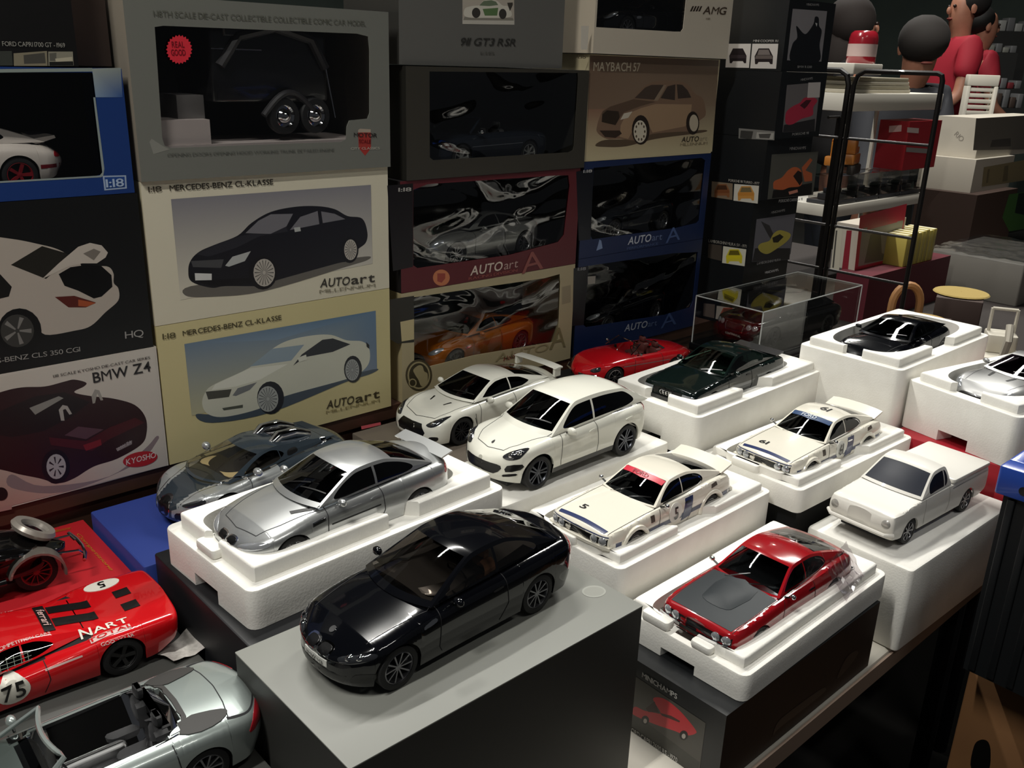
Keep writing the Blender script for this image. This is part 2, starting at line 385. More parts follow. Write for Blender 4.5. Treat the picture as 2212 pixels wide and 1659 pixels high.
t, fc = carton('model_car_box', 'yellowed cream box with a white coupe picture on blue', 0.3845, 0.7165, RIS, 1.1645, front='d3c794', side='c0b27e')
q = lambda p: [(a, c) for a, c in p]
def cl2():
    L = [(['6e8296', '64809c', '77869a', 'b9b594'], z4((262,1025),(1368,832),(1376,1180),(305,1440)))]
    L.append((['6f8294', '5d7c9a', '7d93a8'], z4((262,1025),(1368,832),(800,1000))))
    L.append(('4a5560', z4((330,1430),(420,1480),(760,1420),(1180,1250),(1345,1195),(1348,1172),(900,1290),(500,1420)), 's'))
    L.append(('cfcfbe', z4((365,1370),(385,1300),(440,1255),(640,1160),(760,1060),(860,1005),(1000,975),(1110,972),(1200,1003),(1290,1010),(1330,1050),(1330,1130),(1280,1190),(1190,1230),(830,1330),(690,1400),(500,1445),(400,1430)), 's'))
    L.append(('e2e2d4', z4((440,1258),(640,1165),(860,1140),(700,1230),(560,1270),(420,1290))))
    L.append(('8fa0ac', z4((640,1155),(770,1052),(955,1028),(880,1120))))
    L.append(('31343a', z4((890,1150),(940,1085),(1060,1000),(1120,992),(1222,1026),(1120,1070),(960,1100))))
    L.append(('777a7c', z4((540,1322),(570,1280),(682,1245),(640,1290),(560,1325)))); L.append(('4d4d46', z4((385,1300),(535,1285),(520,1330),(400,1345))))
    L.append(('55584f', z4((480,1395),(600,1375),(600,1392),(490,1408))))
    L.append(('23262c', z4(*ell(760, 1335, 78, 95)))); L.append(('a9aca8', z4(*ell(745, 1342, 60, 74)))); L += [(c, z4(*p)) for c, p in spokes(745, 1342, 58, 72, 18, .045, '5c5f60')]
    L.append(('23262c', z4(*ell(1236, 1170, 52, 78)))); L.append(('a3a6a4', z4(*ell(1232, 1174, 40, 62)))); L += [(c, z4(*p)) for c, p in spokes(1232, 1174, 38, 60, 18, .045, '5c5f60')]
    L.append(('d9d9ca', z4((915,1105),(965,1085),(970,1115),(925,1128)))); L.append(('2b2d30', z4((1312,1012),(1330,1030),(1330,1052),(1315,1040))))
    return L
fc.ink('printed_picture', cl2())
fc.text(Tx(z4, ('1:18', (136, 998), (212, 988), 12, '57502f')) + Tx(z4, ('MERCEDES-BENZ CL-KLASSE', (253, 978), (823, 884), 11, '4a4228', 'b'))
        + Tx(z4, ('AUTO', (1082, 1400), (1240, 1368), 17, '453d2a', 'b', .15)) + Tx(z4, ('art', (1250, 1366), (1390, 1332), 18, '453d2a', 'b')) + Tx(z4, ('MILLENNIUM', (1080, 1428), (1390, 1358), 6, '93875c')))
# --- silver trailer box with cut-out window
win = smooth_loop(z2((310,215),(380,205),(1920,268),(2010,290),(2022,400),(2022,900),(2005,945),(1860,960),(1840,1010),(1835,1110),(1790,1130),(440,1178),(390,1160),(370,1100),(330,500)), 1)
t, fc = carton('model_trailer_box', 'large silver grey window box with a red round sticker', 0.3845, 0.7185, 1.331, 1.5235, y0=-0.004, d=0.16, front='75766f', side='8d8578', window=win, film=cello2, back='17171a')
TRAILER_BOX = t
fc.ink('corner_tape', [('8c8c84', z2((268,1130),(285,1105),(370,1160),(430,1190),(300,1228)))])
fc.ink('shield_emblem', [('b0a090', z2((1930,1035),(1945,1025),(2030,1030),(2030,1055),(1930,1055))), ('a83a34', z2((1930,1055),(2032,1055),(2032,1180),(1985,1240),(1935,1180)))])
fc.text(Tx(z2, ('1-18TH SCALE DIE-CAST COLLECTIBLE COLLECTIBLE COMIC CAR MODEL', (300, 130), (1990, 208), 13, '5f6056')) + Tx(z2, ('MOTOR', (1895, 1090), (2080, 1095), 9, '2c2a28', 'b')) + Tx(z2, ('SCALE', (1935, 1140), (2030, 1142), 8, '6e1a1c', 'b')) + Tx(z2, ('CITY CLASSICS', (1870, 1192), (2100, 1188), 5, 'c0bcb0'))
        + Tx(z2, ('OPENING DOORS OPENING HOOD WORKING TRUNK DETAILED ENGINE', (410, 1248), (1740, 1205), 7, '5c5e58')))
star = []
for k in range(48):
    r = (100, 88)[k % 2]; star.append((503 + r*1.05*math.cos(2*math.pi*k/48), 394 + r*1.18*math.sin(2*math.pi*k/48)))
fc.ink('round_sticker', [('e03442', z2(*star))], lift=0.0008)
fc.text(Tx(z2, ('REAL', (445, 378), (545, 378), 13, '7c1822', 'b')) + Tx(z2, ('GOOD', (440, 442), (555, 442), 13, '7c1822', 'b')), lift=0.0011, name='sticker_lettering')
# --- left column: white box with a dark red roadster picture
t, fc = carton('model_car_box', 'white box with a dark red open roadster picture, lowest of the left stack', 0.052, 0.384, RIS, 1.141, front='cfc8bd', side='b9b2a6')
fc.ink('printed_picture', [(['b7aea8', 'b5aca6', 'b08a84', 'a87a72'], z3((-420,1300),(60,1200),(60,1659),(-420,1760))),
    (['c9c2b6', 'cfc9be', 'c8c0b6', 'b39088', 'ad7a70'], z3((-300,1040),(790,830),(855,1435),(60,1640),(-300,1700))),
    ('8a7a7c', z3((60,1480),(220,1540),(560,1490),(740,1350),(800,1285),(805,1310),(690,1430),(330,1570),(60,1550)), 's'),
    ('2c1418', z3((-380,1250),(-200,1130),(0,1060),(110,1035),(230,1030),(330,1005),(380,995),(440,1010),(430,1030),(380,1060),(470,1080),(580,1092),(690,1125),(745,1190),(750,1270),(720,1330),(600,1400),(480,1440),(380,1500),(300,1525),(200,1500),(100,1480),(0,1455),(-300,1400)), 's'),
    ('191014', z3((-100,1200),(60,1130),(180,1080),(330,1060),(460,1110),(360,1190),(220,1260),(60,1290),(-60,1270))),
    ('8c8a84', z3((150,1140),(300,1080),(325,1090),(180,1175))), ('a8a49e', z3((300,1150),(320,1125),(345,1130),(368,1170),(355,1175),(335,1145),(322,1150),(330,1205),(312,1205))), ('9c9890', z3((468,1080),(485,1045),(508,1050),(528,1100),(515,1102),(497,1065),(486,1115),(474,1118))),
    ('563a44', z3((330,1280),(400,1235),(530,1250),(440,1300))), ('48161d', z3((250,1290),(440,1310),(560,1240),(690,1190),(740,1215),(560,1300),(470,1360),(260,1330))),
    ('7a2028', z3((425,1330),(515,1300),(520,1330),(440,1360))), ('8a7f80', z3((600,1345),(675,1305),(675,1325),(602,1362))),
    ('151014', z3(*ell(285, 1440, 72, 88))), ('a8a6aa', z3(*ell(287, 1440, 50, 64)))] + [(c, z3(*p)) for c, p in spokes(287, 1440, 46, 60, 7, .12, '2a2228', .3, .85)]
    + [('241a1c', z3(*ell(5, 1580, 34, 34))), ('b02a32', z3(*ell(717, 1402, 90, 38, 24, -.18)))])
fc.text(Tx(z3, ('1:18 SCALE KYOSHO DIE-CAST CAR SERIES', (272, 985), (768, 888), 6, '4a4440')) + Tx(z3, ('BMW Z4', (478, 1012), (772, 950), 22, '1d1b1e', 'b')) + Tx(z3, ('KYOSHO', (645, 1432), (798, 1392), 12, 'd9c6c2', 'b', .1)) + Tx(z3, ('BMW Z4', (600, 1360), (672, 1318), 7, 'b9b2b2')))
# --- black box, white saloon with open boot
t, fc = carton('model_car_box', 'black box picturing the rear of a white saloon with its boot open', 0.048, 0.381, 1.141, 1.3195, front='0f1011', side='0c0c0d')
fc.ink('printed_picture', [('b6aca0', z3((-500,420),(-300,300),(-100,262),(60,275),(190,300),(300,330),(400,390),(430,420),(545,415),(580,450),(582,500),(606,530),(605,590),(540,650),(465,720),(380,745),(230,765),(180,700),(100,720),(-200,760),(-500,700)), 's'),
    ('26241f', z3((55,408),(215,312),(330,345),(365,365),(235,480))), ('1a1917', z3((-90,470),(0,455),(60,520),(45,570),(-80,600))), ('0b0b0c', z3((300,455),(360,420),(440,408),(520,415),(570,460),(575,520),(520,570),(480,580),(400,540),(330,515))),
    ('c2b9ad', z3((215,480),(300,400),(400,315),(460,295),(520,308),(552,345),(540,370),(495,400),(420,400),(350,415))), ('7c756c', z3((425,350),(480,325),(515,340),(480,385))),
    ('5a231c', z3((280,572),(380,566),(490,600),(440,625),(350,625))), ('a5512f', z3((400,585),(490,602),(445,622),(400,618))),
    ('0e0e0e', z3(*ell(100, 745, 112, 115))), ('3a3936', z3(*ell(88, 745, 86, 84)))] + [(c, z3(*p)) for c, p in spokes(88, 745, 80, 78, 5, .16, '7d7b76')])
fc.text(Tx(z3, ('MERCEDES-BENZ CLS 350 CGI', (-240, 943), (410, 850), 11, '9c9a94')) + Tx(z3, ('HQ', (640, 785), (735, 772), 15, 'a3a19c')))
# --- blue window box
win = smooth_loop(z0((-900,620),(780,592),(800,640),(880,1440),(870,1490),(820,1502),(-900,1600)), 1)
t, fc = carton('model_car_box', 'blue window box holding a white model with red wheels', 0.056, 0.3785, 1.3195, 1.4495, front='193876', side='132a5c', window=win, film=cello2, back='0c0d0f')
fc.ink('printed_frame', [('8b9690', z0((-900,600),(785,580),(800,610),(-900,630))), (['9aa29c', '8a928e', '33548c', '7f94ac'], z0((785,585),(1030,578),(1045,830),(815,830))), ('8f9a98', z0((795,830),(812,830),(890,1440),(880,1500),(862,1512),(-900,1612),(-900,1596),(850,1498),(872,1470))),
    ('9fb0c8', z0((875,1500),(1075,1495),(1082,1608),(890,1625))), ('24488c', z0((890,1512),(1062,1507),(1068,1597),(903,1612)))])
fc.text(Tx(z0, ('1:18', (905, 1598), (1058, 1588), 17, 'a9bcd6', 'b')))
# --- upper left: black box with photo strip, brown box behind
t, fc = carton('model_car_box', 'black box with a strip of small photos on top of the blue box', 0.09, 0.3355, 1.4505, 1.585, front='100f0f', side='cfc8bf')
fc.ink('printed_picture', [('3c3f3a', z0((-300,440),(100,435),(110,560),(-300,560))), ('857e6a', z0((115,455),(400,435),(405,562),(118,562))), ('4c4a44', z0((200,470),(380,450),(390,540),(205,545))), ('8c8878', z0((410,440),(620,440),(628,560),(412,562))), ('5f5d55', z0((420,455),(480,450),(480,520),(425,520))), ('b7b09a', z0((470,500),(615,485),(618,520),(475,528))), ('22221f', z0((420,528),(622,524),(625,558),(422,560)))])
fc.text(Tx(z0, ('FORD CAPRI 1700 GT - 1969', (20, 392), (555, 405), 10, '9a9890')))
t, fc = carton('model_car_box', 'dark brown box standing back between the left stacks', 0.3370, 0.3815, 1.4505, 1.60, y0=0.035, d=0.12, front='40332e', side='332a27')
# --- third column
win = smooth_loop(z5((405,640),(1735,650),(1740,700),(1700,1310),(1690,1345),(1650,1365),(440,1435),(408,1410)), 1)
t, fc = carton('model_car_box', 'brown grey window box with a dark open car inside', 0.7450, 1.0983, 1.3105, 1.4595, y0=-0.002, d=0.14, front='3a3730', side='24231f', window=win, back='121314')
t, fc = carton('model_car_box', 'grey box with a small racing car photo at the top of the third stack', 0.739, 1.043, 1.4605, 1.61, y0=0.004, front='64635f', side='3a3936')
fc.ink('printed_picture', [('b4ab9e', z5((700,-130),(1160,-140),(1165,180),(700,180))), ('c2bdb2', z5((700,165),(1165,180),(1165,222),(700,215))), ('8a857a', z5((720,150),(1150,160),(1160,185),(705,180))),
    ('d2cdbf', z5((730,150),(720,80),(780,55),(860,45),(890,5),(960,0),(1010,8),(1060,50),(1110,60),(1130,150),(900,160)), 's'), ('6c7a62', z5((850,50),(890,8),(960,2),(1000,15),(1020,45),(940,55))), ('5f7b50', z5((880,80),(1020,70),(1010,140),(900,140))), ('403c36', z5((1100,25),(1150,22),(1150,45),(1125,100),(1110,60))),
    ('3d3a36', z5(*ell(822, 115, 38, 46))), ('3d3a36', z5(*ell(1060, 125, 34, 46)))])
fc.text(Tx(z5, ('911 GT3 RSR', (672, 405), (1175, 412), 16, '33322f', 'b', .25)) + Tx(z5, ('1:18', (860, 488), (985, 490), 6, '55544f')))
win = smooth_loop(z6((200,160),(300,120),(1200,60),(1270,60),(1280,130),(1240,470),(1200,520),(860,610),(230,700),(200,680)), 1)
t, fc = carton('model_car_box', 'maroon window box with a silver coupe behind wrinkled film', 0.7355, 1.0925, 1.1535, 1.3105, front='5c1c24', side='1c1a1b', window=win, back='141417')
fc.ink('printed_panel', [('141012', z6((20,130),(198,115),(198,690),(60,720))), ('c77a52', z6(*ell(393, 765, 58, 56, 22))), ('9c4438', z6((365,735),(420,735),(420,770),(395,800),(365,790)))])
fc.text(Tx(z6, ('1:18', (95, 172), (185, 168), 8, 'b5b2ac', 'b')) + Tx(z6, ('AUTO', (590, 750), (810, 712), 19, 'd8c6b8', 'b', .15)) + Tx(z6, ('art', (822, 710), (918, 692), 18, 'b99a92', 'r', .1)) + Tx(z6, ('RACING DIVISION', (580, 782), (915, 722), 6, 'a0544c')) + Tx(z6, ('A', (945, 740), (1095, 700), 42, '8c4a44', 'r')))
win = smooth_loop(z6((205,900),(1100,770),(1210,740),(1215,800),(1200,1190),(1160,1210),(620,1300),(260,1390),(206,1380)), 1)
t, fc = carton('model_car_box', 'cream window box with an orange coupe and a round lion emblem', 0.7355, 1.0925, RIS, 1.1535, front='b3a684', side='b0a27c', window=win, back='17191a')
fc.ink('side_print', [('2a2822', z6((40,915),(205,890),(205,1210),(90,1220),(40,1190))), ('c6b78c', z6((110,1070),(205,1050),(205,1190),(120,1205)))])
fc.ink('corner_print', [('9a8e72', z6((1225,830),(1285,815),(1285,935),(1225,950)))])
fc.ink('lion_emblem', [('4a4230', z6(*ell(238, 1438, 92, 110, 28))), ('a99c76', z6(*ell(238, 1438, 78, 95, 28))), ('3e3726', z6(*ell(238, 1438, 68, 84, 28))), ('a99c76', z6((200,1400),(235,1370),(262,1375),(275,1410),(298,1430),(292,1500),(255,1512),(235,1470),(222,1450),(210,1430)), 's'), ('a99c76', z6(*ell(195, 1490, 28, 30, 16))), ('3e3726', z6(*ell(195, 1490, 20, 22, 14)))])
fc.text(Tx(z6, ('A', (1135, 1262), (1248, 1240), 44, '857a58', 'r')) + Tx(z6, ('AUTO', (760, 1345), (1125, 1268), 16, '9c906c', 'r', .1)) + Tx(z6, ('Holden', (820, 1340), (935, 1305), 9, '8a3a30', 'b', .2)))
# --- fourth column
t, fc = carton('model_car_box', 'sepia box with a two-tone limousine picture', 1.0990, 1.4415, 1.3195, 1.4835, front='c9bd9b', side='c4b896')
fc.ink('printed_picture', [(['6f5a4a', '6a5848', '8d7a66', '7c6654', 'c9bd98', 'c0b08e'][0:4], z7((280,520),(1495,568),(1460,1080),(255,1140))), (['8d6c58', '8a7a66', 'c4b894', 'c6ba97'], z7((262,1030),(1465,1000),(1432,1430),(240,1515))),
    ('5a4a3a', z7((330,1370),(420,1320),(680,1310),(850,1260),(1160,1240),(1360,1225),(1340,1250),(900,1310),(620,1380),(400,1385)), 's'),
    ('7e6552', z7((350,1250),(348,1180),(390,1060),(450,1015),(560,975),(680,935),(760,840),(850,780),(960,760),(1120,765),(1200,795),(1270,880),(1340,925),(1365,1000),(1368,1090),(1300,1150),(1250,1255),(1190,1240),(860,1265),(800,1330),(560,1310),(440,1310)), 's'),
    ('a08468', z7((570,1180),(620,1080),(760,1020),(900,980),(1240,985),(1230,1090),(1180,1190),(870,1250),(820,1150),(700,1200),(640,1310),(560,1290))),
    ('5d4a3c', z7((400,1050),(470,1005),(690,935),(900,960),(760,1000),(600,1060),(560,1110),(390,1080))),
    ('4a3d34', z7((700,925),(800,825),(860,800),(985,800),(890,940))), ('3f342d', z7((945,925),(1010,815),(1085,795),(1080,945))), ('3f342d', z7((1098,795),(1150,800),(1200,850),(1235,920),(1110,930))),
    ('8f7c68', z7((880,950),(975,800),(1000,802),(920,950))), ('33291f', z7((395,1080),(440,1040),(550,1050),(560,1110),(520,1180),(390,1150))), ('c8bfae', z7((565,1130),(600,1070),(680,1050),(640,1110))), ('3a2e24', z7((370,1230),(560,1230),(580,1260),(520,1300),(420,1290))),
    ('2b221c', z7(*ell(758, 1225, 84, 140))), ('cfc6b2', z7(*ell(752, 1240, 62, 106)))] + [('5a4c3e', z7(*ell(752 + 44*math.cos(k*.628), 1240 + 78*math.sin(k*.628), 8, 14, 8))) for k in range(10)] + [('2b221c', z7(*ell(1248, 1160, 62, 110))), ('bfb29c', z7(*ell(1258, 1160, 42, 80)))])
fc.text(Tx(z7, ('1:18', (165, 553), (240, 553), 8, '5a5040')) + Tx(z7, ('MAYBACH 57', (310, 668), (750, 672), 19, 'c4b8a0', 'b')) + Tx(z7, ('AUTO', (1140, 1340), (1302, 1332), 11, '3a3226', 'b', .1)) + Tx(z7, ('art', (1312, 1330), (1382, 1326), 11, '9a8e74', 'r')) + Tx(z7, ('MILLENNIUM', (1128, 1378), (1385, 1362), 6, '8c8066')))
win = smooth_loop(z7((-20,-150),(1180,-150),(1188,0),(1160,270),(1140,298),(1080,298),(0,232)), 1)
t, fc = carton('model_car_box', 'white window box with a slanted stripe emblem above the sepia box', 1.092, 1.4455, 1.4842, 1.66, y0=-0.012, d=0.15, front='c9bfae', side='b5aa98', window=win, film=cello2, back='111315')
fc.ink('white_strip', [('d9d2c4', z7((195,245),(270,245),(255,468),(195,468)))])
fc.ink('stripe_emblem', [('3a3028', z7((1222+i*26,108),(1240+i*26,108),(1262+i*26,58),(1246+i*26,58))) for i in range(4)])
fc.text(Tx(z7, ('AMG', (1340, 130), (1555, 138), 16, '4a3c30', 'b', .2)) + Tx(z7, ('1:18', (1372, 186), (1412, 186), 4, '8a7c6a')))
for i, (zb, zt, nm, ww, ty) in enumerate(((1.160, 1.3195, 'navy window box with a dark roadster inside, right under the sepia box', z8((230,120),(1090,40),(1120,60),(1070,540),(1050,560),(880,600),(220,690),(205,660)), 0), (RIS, 1.160, 'navy window box resting on the riser, below another navy box', z8((190,900),(860,800),(1060,790),(1020,1180),(1000,1230),(800,1290),(170,1390),(150,1370)), 1))):
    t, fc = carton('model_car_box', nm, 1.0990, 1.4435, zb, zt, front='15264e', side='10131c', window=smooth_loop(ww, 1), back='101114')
    k = (0, 760)[i]
    if i == 0:
        fc.ink('printed_panel', [('10131c', z8((90,150),(228,125),(205,690),(110,700))), ('7f93b8', z8((265,730),(275,690),(290,700),(300,760),(250,780)))])
        fc.text(Tx(z8, ('1:18', (145, 160), (215, 155), 6, 'b3b4b4', 'b')) + Tx(z8, ('AUTO', (498, 732), (680, 705), 16, 'c4c9d2', 'b', .15)) + Tx(z8, ('art', (690, 700), (770, 690), 14, '6d7da0')) + Tx(z8, ('PERFORMANCE', (492, 772), (740, 730), 5, '52668f')) + Tx(z8, ('A', (800, 720), (915, 690), 30, '4c618e')))
    else:
        fc.ink('printed_panel', [('14161b', z8((70,920),(188,900),(150,1370),(60,1380))), ('9a958c', z8((182,985),(245,980),(240,1040),(182,1048)))])
        fc.text(Tx(z8, ('1:18', (100, 938), (165, 932), 6, '8d8f92', 'b')) + Tx(z8, ('AUTO', (470, 1422), (650, 1388), 14, '9ea4b0', 'b', .15)) + Tx(z8, ('art', (658, 1385), (730, 1372), 12, '5a6a8c')) + Tx(z8, ('A', (760, 1400), (885, 1362), 28, '3f527c')))
# --- fifth stack: black boxes end-on, each with an end picture
EX = 1.500
def end_box(label, zb, zt, yf, L, pic, txt, side, wdt=0.156):
    t = thing('model_car_box', label, 'box', (EX + wdt/2, yf, zb), 0, 'cartons stacked behind the table'); h = zt - zb - .0006
    b = MB(); b.box((-wdt/2, 0, 0), (wdt/2, L, h), card('16181a')); b.build('carton', t, smooth=False)
    f1 = Face(t, (EX, yf, zb), (-1, 0, 0), (0, -1, 0)); f2 = Face(t, (EX, yf, zb), (0, -1, 0), (1, 0, 0))
    if side: f1.ink('side_pictures', side)
    f2.ink('end_picture', pic)
    if txt[0]: f1.text(txt[0], name='side_lettering')
    if txt[1]: f2.text(txt[1], name='end_lettering')
    return t
def wagon(q, cx, cy, s, col, gl, low):
    return [(low, q((cx-1.0*s,cy+.9*s),(cx-1.05*s,cy),(cx-.6*s,cy-.9*s),(cx+.6*s,cy-.9*s),(cx+1.05*s,cy),(cx+1.0*s,cy+.9*s),(cx+.75*s,cy+.9*s),(cx+.6*s,cy+.65*s),(cx-.6*s,cy+.65*s),(cx-.75*s,cy+.9*s))), (col, q((cx-1.0*s,cy+.3*s),(cx-.9*s,cy-.1*s),(cx+.9*s,cy-.1*s),(cx+1.0*s,cy+.3*s))), (gl, q((cx-.75*s,cy-.15*s),(cx-.55*s,cy-.75*s),(cx+.55*s,cy-.75*s),(cx+.75*s,cy-.15*s)))]
end_box('black box with two small dark car photos, end showing a motorcycle', 1.4665, 1.587, -0.090, 0.33,
    [('8a8688', e1((1100,98),(1485,125),(1420,690),(1035,675))), ('17181c', e1((1085,690),(1095,500),(1150,420),(1140,290),(1215,370),(1260,370),(1330,270),(1350,190),(1390,200),(1395,290),(1425,350),(1400,500),(1390,690)), 's'), ('c9c6c4', e1((1352,255),(1375,262),(1368,300)))],
    (Tx(e1, ('MINI COOPER R1', (660, 470), (938, 472), 5, 'a9a6a2', 'b')), Tx(e1, ('MINICHAMPS', (1250, 62), (1390, 68), 5, '8f8e8c', 'b')) + Tx(e1, ('BMW R 1200', (1150, 760), (1310, 762), 5, '8f8e8c', 'b'))),
    [('d8d2cc', e1((368,490),(635,490),(612,760),(348,755))), ('d8d2cc', e1((650,490),(940,490),(915,770),(625,765)))] + wagon(e1, 488, 625, 92, '3a3034', '241c20', '231c20') + wagon(e1, 778, 630, 98, '6a605c', '7d7470', '282022'))
end_box('black box with a grey photo strip, end picturing a red car', 1.3505, 1.4665, -0.092, 0.33,
    [('6f6a6a', e1((1035,952),(1410,920),(1350,1470),(985,1480))), ('2b292a', e1((1000,1400),(1350,1330),(1345,1470),(990,1478))), ('b23248', e1((1015,1330),(1030,1250),(1100,1190),(1180,1150),(1230,1095),(1330,1090),(1375,1130),(1330,1200),(1320,1290),(1200,1330),(1100,1390),(1030,1390)), 's'), ('4a1c24', e1((1180,1180),(1250,1120),(1310,1120),(1260,1190),(1230,1220))), ('c7c0bc', e1((1275,925),(1412,920),(1400,1090),(1262,1095)))],
    ([], Tx(e1, ('MINICHAMPS', (1185, 908), (1320, 888), 5, '8f8e8c', 'b')) + Tx(e1, ('PORSCHE 911', (1090, 1518), (1275, 1500), 5, '8f8e8c', 'b'))),
    [('7c7a76', e1((498,1435),(900,1470),(895,1570),(495,1550))), ('3b3a38', e1((520,1460),(660,1470),(640,1560),(510,1545))), ('a3a09a', e1((700,1480),(890,1490),(880,1560),(690,1550))), ('4c4a48', e1((720,1500),(860,1495),(840,1550),(730,1545)))])
end_box('black box with orange car photos, end picturing an orange car with raised lid', 1.2375, 1.3505, -0.080, 0.33,
    [('57564f', e2((815,262),(1305,232),(1250,688),(768,735))), ('1f1c1a', e2((830,640),(1240,560),(1235,685),(815,725))), ('c0643c', e2((830,600),(840,545),(920,505),(985,430),(1050,395),(1110,415),(1135,480),(1120,590),(1000,610),(930,635),(840,625)), 's'), ('b8603c', e2((1130,400),(1220,300),(1245,320),(1170,430),(1240,460),(1240,540),(1160,550))), ('2a201c', e2((1040,490),(1090,430),(1130,450),(1140,540),(1110,590),(1060,520))), ('cf8a74', e2((990,655),(1085,630),(1090,660),(1000,685)))],
    (Tx(e2, ('PORSCHE 911 TURBO - 1977', (360, 545), (685, 580), 5, 'b0aaa0', 'b')), Tx(e2, ('MINICHAMPS', (1000, 215), (1170, 205), 6, '9a9896', 'b')) + Tx(e2, ('PORSCHE CARRERA 911', (885, 768), (1135, 745), 6, '9a9896', 'b'))),
    [('86745f', e2((185,545),(405,568),(400,742),(178,708))), ('d8d2c4', e2((422,572),(682,592),(668,780),(412,748)))] + wagon(e2, 292, 645, 78, '7c4a2c', '4a3020', '8a5a3a') + wagon(e2, 545, 672, 84, 'c8863c', '7a6a4a', 'd0954a'))
end_box('black box with yellow car photos, end picturing a yellow sports car', 1.1165, 1.2375, -0.066, 0.31,
    [('6c6a70', e2((655,945),(1065,885),(1000,1370),(605,1395))), ('2c2a2b', e2((640,1250),(1010,1250),(1000,1368),(608,1392))), ('b7a84e', e2((670,1240),(700,1200),(790,1170),(830,1100),(900,1060),(1000,1090),(1010,1130),(960,1190),(860,1260),(770,1310),(700,1290)), 's'), ('2f2c20', e2((820,1140),(900,1100),(940,1130),(880,1190),(830,1190))), ('3c3a3a', e2((700,965),(790,1010),(830,1100),(800,1150),(760,1080)))],
    (Tx(e2, ('LAMBORGHINI MIURA SV - 1971', (150, 1185), (550, 1245), 6, '9a968c', 'b')), Tx(e2, ('MINICHAMPS', (805, 888), (950, 860), 5, '9a9896', 'b')) + Tx(e2, ('LAMBORGHINI MIURA', (655, 1425), (905, 1380), 5, '9a9896', 'b'))),
    [('4c443c', e2((150,1200),(292,1222),(285,1385),(140,1350))), ('dcd8c4', e2((305,1228),(548,1262),(530,1440),(292,1405)))] + wagon(e2, 420, 1335, 82, 'e0cf2c', '6f6420', 'd8c83a'))
end_box('black box at the foot of the end-on stack beside the acrylic case', RIS, 1.1165, -0.062, 0.31,
    [('6c6a70', [(1660,610),(1745,590),(1735,640),(1655,660)])], (Tx(e2, ('MINICHAMPS', (750, 1520), (890, 1488), 5, '9a9896', 'b')), []),
    [('7a6c66', Z(1200,560,3.687)((1180,350),(1270,360),(1265,470),(1175,450))), ('cfc4bc', Z(1200,560,3.687)((1285,370),(1465,395),(1450,500),(1275,475)))] + wagon(Z(1200,560,3.687), 1372, 438, 58, 'b84a3e', '7a3a34', 'c05a48'))
# ------------------------------------------------------------------ model cars, 1:18; shapes given in full-size metres
S18 = 1 / 18.0
def paint(name, col, metal=0.0, rough=0.22, coat=1.0): return mat('paint_' + name, col, rough, metal, coat, 0.12 if sum(lin(col)[:3]) < .3 else 0.35)
m_tyre = mat('tyre_rubber', '121213', 0.65); m_blk = mat('black_trim', '0b0b0c', 0.35, 0, 0.3); m_int = mat('dark_interior', '0d0d0e', 0.8)
m_chrome = mat('chrome', 'd8d8da', 0.08, 1.0); m_lamp = mat('lamp_glass', 'b9bcc0', 0.08, 0.6, 1.0); m_lampd = mat('lamp_dark', '3a3c40', 0.1, 0.5, 1.0)
m_tail = mat('tail_lamp_red', '9c1420', 0.15, 0, 1.0); m_plate = mat('number_plate', 'd8d8d2', 0.4); m_seam = mat('panel_gap', '17171a', 0.8); m_under = mat('underbody', '0e0e0f', 0.8)
g_dark = glass('tinted_glass', (0.10, 0.11, 0.12), 0.05); g_mid = glass('smoke_glass', (0.30, 0.32, 0.33), 0.05); g_clear = glass('clear_glass', (0.72, 0.74, 0.73), 0.05)
g_green = glass('green_glass', (0.25, 0.36, 0.31), 0.07)
def sup(q, n): q = max(0.0, min(1.0, q)); return (1 - (1 - q) ** n) ** (1.0 / n)
